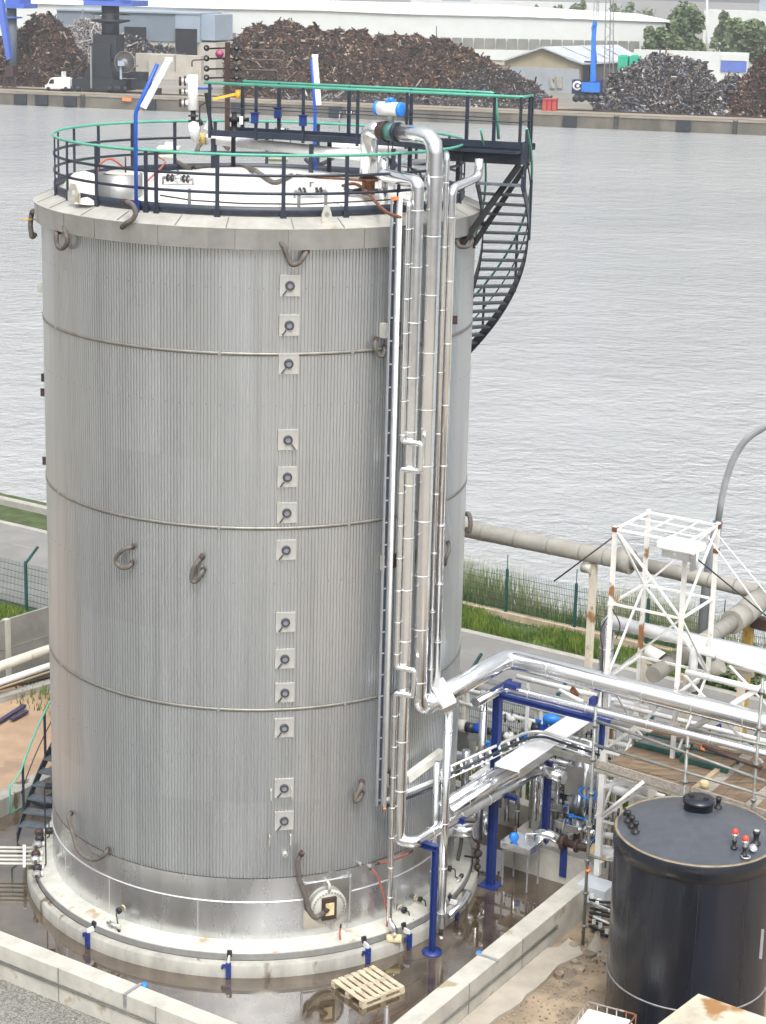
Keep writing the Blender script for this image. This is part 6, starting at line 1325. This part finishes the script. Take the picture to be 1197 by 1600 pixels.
# blue grey shed on the left
sh = thing('industrial_shed', 'blue grey flat-roofed shed with two dark doorways behind the harbour crane', 'shed', FD(200, 60, 70))
fbox('wall', 'hallgrey', sh, 88, 310, 19, 63, 76, 14, False); fbox('wall', 'hallside', sh, 274, 312, 22, 66, 75.8, 13); fbox('plinth', 'block', sh, 88, 336, 63, 92, 76.2, 13, True); fbox('wall', 'hallside', sh, 312, 336, 23, 63, 77, 12)
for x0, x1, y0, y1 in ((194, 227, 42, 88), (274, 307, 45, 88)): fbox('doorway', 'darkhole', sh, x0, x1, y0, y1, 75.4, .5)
fbox('roof_edge', 'hallside', sh, 87, 311, 17, 19.5, 75.6, 14.5)
# concrete block walls
for x0, x1, y0, y1, dd, lb in ((212, 272, 84, 112, 55, 'plain concrete block wall right of the cable reel of the crane'), (232, 314, 86, 112, 54, 'paler concrete block wall under the dark doorways'), (990, 1170, 80, 118, 95, 'long pale yard wall below the trees at the right')):
    t = thing('block_wall', lb, 'wall', FD((x0+x1)/2, y1, dd)); fbox('wall_body', 'block' if x0 < 900 else 'hallwall', t, x0, x1, y0, y1, dd, 2, True)
    if x0 < 900: fbox('joint', 'panel', t, (x0+x1)/2, (x0+x1)/2+.8, y0, y1, dd-.2, .3)
    if x0 > 900: fbox('blue_door', 'concblue', t, 1127, 1167, 96, 112, dd-.3, .4); fbox('door_head', 'hallwall', t, 1127, 1167, 85, 95, dd-.3, .4)
# gabled shed
gs = thing('gabled_shed', 'low shed with grey corrugated roof and tan gable beside the blue material handler', 'shed', FD(850, 120, 60))
gp0 = [(788, 96, 58), (847, 77, 58), (909, 101, 58)]
MB().prism([FD(788, 130, 58), FD(909, 137, 58), FD(909, 101, 58), FD(847, 77, 58), FD(788, 96, 58)], qn*.5).done('gable_wall', 'shedwall', gs); fbox('lower_wall', 'shedlow', gs, 795, 905, 106, 140, 57.5, .5, True)
MB().prism([FD(847, 75.5, 57), FD(911, 101, 57), FD(1008, 96, 84), FD(965, 72, 84)], (0, 0, .3)).done('roof', 'shedroof', gs); MB().prism([FD(847, 75.5, 57), FD(786, 96, 57), FD(900, 90, 84), FD(965, 72, 84)], (0, 0, .3)).done('roof', 'shedroof', gs)
MB().prism([FD(909, 137, 58), FD(1003, 125, 84), FD(1003, 97, 84), FD(909, 101, 58)], -qn*.4).done('side_wall', 'hallbrown', gs)
for x0 in (860, 871): fbox('door', 'concw', gs, x0, x0+8, 120, 138, 57.2, .4)
for k in range(1, 4): bm('roof_seam', 'hallwall', gs, FD(847, 75.5, 57).lerp(FD(965, 72, 84), k/4)+Z*.36, FD(911, 101, 57).lerp(FD(1008, 96, 84), k/4)+Z*.36, .5, .12)
# green tanks and red bins
for x0, x1, lb in ((966, 981, 'left green square tank on top of the grey rubbish heap'), (984, 999, 'right green square tank beside the other one')):
    t = thing('green_tank', lb, 'tank', FD(x0, 103, 40), 'green tanks by the shed'); fbox('tank_body', 'tankgreen', t, x0, x1, 88, 120, 42, 4, True); fbox('lid', 'tankgreen', t, x0+3, x1-3, 86, 88, 43, 2)
for x0, lb in ((848, 'left red bin at the quay edge'), (855.5, 'middle red bin at the quay edge'), (863, 'right red bin at the quay edge')):
    t = thing('red_bin', lb, 'bin', FD(x0, 172, 3), 'red bins at the quay edge'); fbox('bin_body', 'redfar', t, x0, x0+6.4, 156, 171, 4, 2, True); fbox('bin_rim', 'redfar', t, x0-.3, x0+6.7, 154.5, 156.2, 3.9, 2.2)
# scrap heaps
def heap(label, top, base, dd, thick, m, n, smin, smax, strand, seed, strandlen=1.4):
    rr_ = random.Random(seed); xs = [p[0] for p in top]; ys = [p[1] for p in top]; x0, x1 = xs[0], xs[-1]; nx = 60; ny = 14; mb = MB(); vs = []
    def by(px): return base[0]+(base[1]-base[0])*(px-x0)/(x1-x0)
    grid = []
    for i in range(nx+1):
        px = x0+(x1-x0)*i/nx; yt = float(np.interp(px, xs, ys)); P_ = FD(px, by(px), dd); T_ = FD(px, yt, dd+thick*.5); col = []
        Hh = max(.3, T_.z-ZQ)
        for j in range(ny+1):
            f = j/ny; s = 1-abs(2*f-1)**1.6
            v = Vector((P_.x+(T_.x-P_.x)*min(1, 2*f), P_.y+(T_.y-P_.y)*2*f, ZQ-.2+Hh*s+(rr_.uniform(-.8, .8) if 0 < j < ny else 0)*min(1.3, Hh*.2)*(1 if s < .98 else .8)))
            col.append(v); vs.append(v)
        grid.append(col)
    mb.add(vs, [(i*(ny+1)+j, (i+1)*(ny+1)+j, (i+1)*(ny+1)+j+1, i*(ny+1)+j+1) for i in range(nx) for j in range(ny)], False); mb.use(1)
    for k in range(int(n*2.3)):
        a = rr_.uniform(0, nx-.001); b = rr_.uniform(0, ny*.62); i, j = int(a), int(b); fa, fb = a-i, b-j; j2 = min(j+1, ny)
        p = grid[i][j]*(1-fa)*(1-fb)+grid[i+1][j]*fa*(1-fb)+grid[i][j2]*(1-fa)*fb+grid[i+1][j2]*fa*fb
        d_ = Vector((rr_.gauss(0, 1), rr_.gauss(0, 1), rr_.gauss(0, .8))).normalized(); x, y, z = frame(d_)
        s = rr_.uniform(smin, smax)*(.42 if rr_.random() < .93 else .85)
        if rr_.random() < strand: sz_ = (s*.16, s*.16, s*strandlen*rr_.uniform(.8, 1.8))
        else: sz_ = (s*rr_.uniform(.3, .9), s*rr_.uniform(.08, .5), s*rr_.uniform(.4, 1.1))
        if rr_.random() < .006: sz_ = (rr_.uniform(.15, .9), rr_.uniform(.1, .25), rr_.uniform(1.5, 3.2))      # the odd beam or sheet
        mb.box(p+Z*s*.12-qn*s*.1, sz_, (x, y, z))
    return tag(mb.done('scrap_heap', ['scrapcore', m]), label, 'scrap heap')
heap('large brown heap of tangled scrap at the left edge behind the blue crane jib', [(-60, 60), (0, 62), (30, 48), (45, 33), (62, 22), (80, 25), (95, 38), (108, 50), (118, 75), (130, 95), (142, 128)], (132, 140), 14, 22, 'scrapbrown', 3600, .5, 1.5, .6, 1)
heap('pale heap of shiny metal strips beside the left brown heap', [(92, 70), (108, 42), (125, 34), (145, 32), (165, 40), (185, 60), (200, 95)], (105, 110), 40, 16, 'scrappale', 1200, .6, 1.8, .8, 2, 2.2)
heap('mixed low scrap pile behind the cable reel of the crane', [(150, 90), (180, 60), (197, 50), (215, 60), (240, 72), (262, 70), (280, 84), (290, 96)], (96, 98), 62, 10, 'scrapmix', 900, .6, 1.6, .4, 3)
heap('huge long brown scrap heap in the middle of the far bank', [(350, 95), (366, 66), (385, 42), (420, 36), (460, 40), (500, 47), (545, 50), (600, 56), (650, 57), (690, 62), (725, 74), (750, 86), (770, 96), (800, 112), (832, 128), (852, 148), (868, 160)], (148, 166), 10, 30, 'scrapbrown', 10500, .4, 1.35, .5, 4)
heap('black rubbish tip at the right foot of the long brown heap', [(690, 150), (720, 120), (760, 108), (800, 113), (835, 130), (862, 158)], (163, 167), 8, 8, 'scrapmix', 1500, .35, .9, .2, 14)
heap('pale mixed scrap litter along the front of the long brown heap', [(430, 152), (480, 146), (560, 147), (640, 150), (720, 154), (800, 160), (850, 165)], (155, 169), 6, 5, 'scrapmix', 1500, .3, .8, .3, 15)
heap('big grey and black heap of shredded metal right of the blue material handler', [(928, 165), (950, 128), (968, 113), (990, 103), (1020, 90), (1040, 87), (1062, 92), (1085, 92), (1105, 104), (1120, 130), (1140, 165)], (170, 177), 8, 24, 'scrapmix', 6500, .35, 1.0, .15, 5)
heap('tan crumbly spoil on top behind the shredded metal heap', [(1000, 105), (1015, 88), (1035, 85), (1060, 90), (1080, 100)], (120, 122), 34, 10, 'scraptan', 900, .4, 1.0, .2, 6)
heap('brown scrap heap cut by the right edge of the picture', [(1128, 178), (1150, 148), (1165, 120), (1180, 100), (1197, 76), (1230, 60), (1260, 90)], (178, 184), 9, 22, 'scrapbrown', 3200, .4, 1.3, .5, 7)
heap('small pile of tyres and rags between the two right heaps', [(1112, 150), (1125, 130), (1140, 116), (1155, 118), (1165, 140)], (152, 154), 26, 8, 'scrapmix', 700, .4, 1.1, .2, 8)
# harbour crane
cr_ = thing('harbour_crane', 'black portal crane with blue machinery deck and big cable reel on the far quay', 'crane', FD(155, 140, 7))
fbox('gate_base', 'crane', cr_, 112, 196, 124, 141, 6, 5); fbox('leg_block', 'crane', cr_, 140, 172, 68, 126, 7, 4); fbox('upper_block', 'crane', cr_, 145, 181, 54, 90, 7.5, 4)
MB().prism([FD(128, 126, 6.5), FD(142, 126, 6.5), FD(142, 96, 6.5), FD(137, 104, 6.5)], qn*4).done('leg_brace', 'crane', cr_); MB().prism([FD(170, 126, 6.5), FD(178, 126, 6.5), FD(170, 96, 6.5)], qn*4).done('leg_brace', 'crane', cr_)
fbox('leg_pipe', 'grey', cr_, 140.5, 142.5, 72, 138, 5.4, .4)
a = FD(173, 66, 9.5); b = FD(173, 8, 9.5); ra = (FD(186, 50, 9.5)-FD(160, 50, 9.5)).length/2; MB().cyl(Vector((a.x, a.y, a.z)), Vector((a.x, a.y, b.z)), ra, 20).done('column', 'crane', cr_)
a = FD(173, 32, 9.5); MB().lathe([(ra, -.5), (ra*2.2, -.1), (ra*2.2, .15), (ra, .15)], a, 24).done('platform', 'crane', cr_); MB().lathe([(ra*2.15, .95), (ra*2.2, .95), (ra*2.2, 1.05), (ra*2.15, 1.05)], a, 24, close_prof=True).done('platform_rail', 'crane', cr_)
fbox('machine_deck', 'craneblue', cr_, 130, 206, 0, 9, 7, 8); fbox('machine_house', 'craneblue', cr_, 118, 178, -22, 1.5, 7, 7); fbox('deck_rail', 'craneblue', cr_, 188, 205, -4, 0, 6.5, .2)
c = FD(195, 97, 5.0); rw_ = (FD(211, 97, 5.0)-FD(195, 97, 5.0)).length; reel = MB().lathe([(rw_*.96, -.15), (rw_, -.15), (rw_, .15), (rw_*.96, .15)], c, 28, tuple(qn), close_prof=True).lathe([(0, -.3), (rw_*.32, -.3), (rw_*.32, .3), (0, .3)], c, 16, tuple(qn))
for k in range(28):
    an = k*6.283/28; reel.beam(c-qn*.2, c-qn*.2+(qd*math.cos(an)+Z*math.sin(an))*rw_*.97, .09, .05)
reel.done('cable_reel', 'reel', cr_); MB().lathe([(0, 0), (rw_*.95, 0), (rw_*.95, .3), (0, .3)], c, 28, tuple(qn)).done('cable_drum', 'crane', cr_); fbox('reel_motor', 'hallside', cr_, 184, 194, 95, 103, 4.2, .6); fbox('reel_stand', 'hallside', cr_, 187, 190, 103, 124, 4.6, .3)
bm('stair_brace', 'crane', cr_, FD(104, 130, 6.5), FD(136, 86, 6.5), .4, .4)
for i, x in enumerate((104, 117, 176, 190)):
    c = FD(x, 139, 5.6); 
    for k in (-.55, .55): MB().lathe([(0, -.2), (.45, -.2), (.45, .2), (0, .2)], c+qd*k, 14, tuple(qn)).done('wheel', 'crane', cr_)
fbox('bogie', 'crane', cr_, 205, 228, 124, 140, 7, 3); fbox('bogie', 'crane', cr_, 214, 224, 116, 126, 7, 2); fbox('counter_arm', 'crane', cr_, 176, 226, 112, 122, 8, 2)
# second crane at the left edge
c2_ = thing('harbour_crane', 'second crane at the left edge with blue jib and hanging scrap grab', 'crane', FD(10, 130, 12))
MB().prism([FD(-12, -30, 9), FD(-2, -30, 9), FD(16, 92, 9), FD(10, 94, 9)], qn*1.2).done('jib', 'craneblue', c2_); fbox('grab', 'brown', c2_, 8, 20, 103, 120, 9, 2); tp('rope', 'crane', c2_, [FD(13, 92, 9.5), FD(14, 104, 9.5)], .15, 6)
for x in (7, 12, 17, 22): bm('claw', 'brown', c2_, FD(x+1, 118, 9.6), FD(x-2 if x < 14 else x+2, 136, 9.6), .35, .35)
a = FD(19, 60, 16); b = FD(19, 12, 16); MB().cyl(Vector((a.x, a.y, ZQ)), Vector((a.x, a.y, b.z)), ra*.6, 16).done('column', 'cranegrey', c2_); MB().lathe([(ra*.6, -.2), (ra*1.2, -.1), (ra*1.2, .1), (ra*.6, .1)], FD(19, 27, 16), 18).done('platform', 'craneblue', c2_); fbox('machine_deck', 'craneblue', c2_, 4, 37, 6, 13, 14, 6); fbox('machine_house', 'craneblue', c2_, 8, 30, -12, 6, 15, 5)
# van
vn = thing('white_van', 'white panel van parked on the far quay beside the black crane', 'van', FD(90, 140, 5.5))
pr = [(70, 138.5), (70, 133.5), (74, 131), (78, 123), (82, 121), (104, 121), (109, 123), (109, 138.5)]
MB().prism([FD(x, y, 5) for x, y in pr], qn*1.7).done('body', 'white', vn, .05); MB().prism([FD(x, y, 4.9) for x, y in ((76, 130.5), (79, 124), (84, 124), (84, 130.5))], qn*.1).done('window', 'darkhole', vn)
for x in (75.5, 103): MB().lathe([(0, -.12), (.33, -.12), (.33, .12), (0, .12)], FD(x, 138.5, 4.95), 14, tuple(qn)).done('wheel', 'crane', vn)
fbox('headlight', 'hallwall', vn, 70, 71.6, 133, 135, 4.9, .2)
# small quay clutter
for i, (x0, x1, y0, y1, m_, lb) in enumerate(((191, 205, 153, 158, 'orange', 'orange sign plate on the far quay wall'), (96, 98, 112, 122, 'white', 'thin white chimney-like tank behind the van'), (236, 248, 138, 146, 'crane', 'low dark winch on the far quay right of the crane'))):
    t = thing(['sign_plate', 'vent_pipe', 'winch'][i], lb, ['sign', 'pipe', 'winch'][i], FD(x0, y1, 0)); fbox(['plate', 'vent_body', 'winch_body'][i], m_, t, x0, x1, y0, y1, -.5 if i == 0 else 5, .3 if i == 0 else 1.5, i == 2)
# blue material handler
mh_ = thing('material_handler', 'blue scrap handler with raised blue boom and dark cab on the far quay', 'excavator', FD(910, 150, 7))
fbox('undercarriage', 'crane', mh_, 898, 933, 146, 157, 6, 3); fbox('upper_body', 'navyblue', mh_, 894, 916, 125, 147, 6.5, 3); fbox('engine_cover', 'hblue', mh_, 909, 937, 129, 144, 5.6, 3); fbox('side_panel', 'navyblue', mh_, 928, 940, 124, 146, 6.6, 2)
fbox('cab', 'darkhole', mh_, 911, 921, 103, 127, 6.4, 2); fbox('cab_frame', 'crane', mh_, 913, 931, 96, 98, 6.4, 2); fbox('cab_frame', 'crane', mh_, 929, 931, 96, 128, 6.4, .6)
MB().prism([FD(922, 128, 6.2), FD(931, 128, 6.2), FD(930, 60, 6.2), FD(932, 34, 6.2), (FD(926, 34, 6.2)), FD(924, 60, 6.2)], qn*1.0).done('boom', 'hblue', mh_, .05); MB().prism([FD(925, 40, 6.0), FD(933, 40, 6.0), FD(931, 33, 6.0), FD(928, 31, 6.0)], qn*.8).done('boom_head', 'hblue', mh_); bm('stick', 'hblue', mh_, FD(926, 42, 7.5), FD(931, 96, 7.5), .35, .4)
c = FD(902, 134, 6.2); MB().lathe([(.45, -.05), (.75, -.05), (.75, .05), (.45, .05)], c, 18, tuple(-qn), a0=30, a1=330).done('emblem', 'white', mh_); MB().lathe([(0, -.05), (.25, -.05)], c+qd*.1, 12, tuple(-qn)).done('emblem', 'white', mh_)
for x in (900, 909, 922, 930): MB().lathe([(0, -.3), (.55, -.3), (.55, .3), (0, .3)], FD(x, 154, 5.8), 14, tuple(qn)).done('wheel', 'crane', mh_)
# lattice masts and poles
for x, y0, y1, w_, dd, lb in ((951, -25, 125, 7, 34, 'tall thin lattice mast standing behind the shredded metal heap'), (931, -25, 40, 4, 120, 'thinner distant lattice mast above the blue boom')):
    t = thing('lattice_mast', lb, 'mast', FD(x, y1, dd))
    legs = [(-w_, 0), (w_, 0), (0, 1.2)]
    for lx_, ly_ in legs: bm('leg', 'mast', t, FD(x+lx_, y1, dd)+qn*ly_, FD(x+lx_*.8+2, y0, dd)+qn*ly_, .16, .16)
    for k in range(14):
        f0, f1 = k/14, (k+1)/14; ya, yb = y1+(y0-y1)*f0, y1+(y0-y1)*f1; s = 1 if k % 2 else -1; bm('brace', 'mast', t, FD(x+s*w_*(1-.2*f0)+2*f0, ya, dd), FD(x-s*w_*(1-.2*f1)+2*f1, yb, dd), .07, .07)
t = thing('light_pole', 'pale thin light pole standing between the two right tree groups', 'pole', FD(1104, 100, 100)); tp('pole', 'hallwall', t, [FD(1104, 110, 100), FD(1105, -25, 100)], .22, 6)
t = thing('light_pole', 'dark thin pole on the left flank of the long brown heap', 'pole', FD(682, 60, 40)); tp('pole', 'crane', t, [FD(682, 62, 40), FD(682, 41, 40)], .08, 6)
# trees
def tree(px, top, bot, wid, dd, lb, seed, m='leaf', n=1100):
    rr_ = random.Random(seed); base_p = FD(px, bot, dd); T_ = FD(px, top, dd); zt = T_.z; zb_ = ZQ; Wm = (FD(px+wid/2, bot, dd)-FD(px-wid/2, bot, dd)).length; Hh = zt-zb_
    t = thing('tree', lb, 'tree', Vector((base_p.x, base_p.y, zb_))); tb = Vector((base_p.x, base_p.y, zb_)); tr_m = MB(); tr_m.tube([tb, tb+Z*Hh*.3+qd*.1, tb+Z*Hh*.7], [Hh*.03, Hh*.022, Hh*.008], 7)
    for k in range(6):
        a = rr_.uniform(0, 6.28); e = tb+Z*Hh*rr_.uniform(.45, .8)+Vector((math.cos(a), math.sin(a), 0))*Wm*.3; tr_m.tube([tb+Z*Hh*rr_.uniform(.2, .4), e], [Hh*.012, Hh*.004], 5)
    tr_m.done('trunk', 'bark', t)
    lobes = [(rr_.uniform(-.36, .36), rr_.uniform(-.3, .3), rr_.uniform(.3, .84), rr_.uniform(.14, .26)) for _ in range(11)]+[(0, 0, .62, .34), (-.22, 0, .4, .24), (.24, 0, .42, .24)]
    cm = MB()
    for k in range(n*2):
        l = rr_.choice(lobes); v = Vector((rr_.gauss(0, 1), rr_.gauss(0, 1), rr_.gauss(0, 1))).normalized()*(rr_.random()**.4)
        c = tb+Vector((l[0]*Wm+v.x*l[3]*Wm*.75, l[1]*Wm+v.y*l[3]*Wm*.75, min(Hh, Hh*l[2]+v.z*l[3]*Hh*.6)))
        d_ = Vector((rr_.gauss(0, 1), rr_.gauss(0, 1), rr_.gauss(.6, .8))).normalized(); x, y, _ = frame(d_); s = Hh*rr_.uniform(.016, .036)
        cm.quad(c-x*s-y*s*.7, c+x*s-y*s*.6, c+x*s*.8+y*s*.7, c-x*s*.7+y*s*.8)
    cm.done('crown', m, t); return t
tree(1070, 2, 84, 58, 110, 'tallest dark round tree right of the lattice mast', 1, n=2000); tree(1022, 33, 86, 66, 105, 'lower spreading tree left of the tallest dark tree', 2, n=1700)
tree(1165, 20, 84, 84, 112, 'broad light green tree near the right edge', 3, 'leafpale', 2200); tree(1128, 10, 60, 44, 190, 'paler tree behind the light pole', 4, 'leafpale', 900); tree(1048, 40, 84, 40, 100, 'small leafy tree between the tallest and the spreading tree', 5, n=900); tree(1090, 55, 90, 30, 98, 'small grey green tree right of the tallest tree trunk', 6, 'leafpale', 600)
for i, (x, y, w_, lb) in enumerate(((786, 2, 26, 'distant tree dome above the warehouse roof, left of three'), (830, 3, 26, 'distant tree dome above the warehouse roof, middle of three'), (868, 2, 26, 'distant tree dome above the warehouse roof, right of three'), (905, -6, 44, 'distant pale tree just left of the lattice mast tops'), (975, -8, 52, 'distant grey green tree just right of the lattice mast tops'), (1012, -4, 46, 'distant grey green tree behind the tallest dark tree'), (1062, -10, 40, 'distant tree crown peeping over the tallest dark tree'))): tree(x, y, y+28, w_, 330, lb, 20+i, 'leafpale', 600)
t = thing('distant_hall', 'far pale industrial hall at the top right beyond the trees', 'hall', FD(1150, 20, 420)); fbox('wall', 'hallwall', t, 1100, 1300, 18, 40, 420, 20, True); fbox('tower_block', 'hallside', t, 1188, 1240, -12, 18, 425, 10)
t = thing('distant_hall', 'far pale flat hall along the top edge behind the long warehouse roof', 'hall', FD(700, 0, 500)); fbox('wall', 'hallwall', t, 640, 960, 2, 30, 500, 20, True); fbox('roof_plant', 'hallside', t, 690, 735, -2, 2, 500, 10)
# ================================================================== HAZE OVER THE HARBOUR
hz = MB().box((0, 1250, 9.2), (3900, 3000, 29.6)).done('haze', 'haze'); hz['kind'] = 'stuff'; hz['label'] = 'thin pale haze over the harbour'
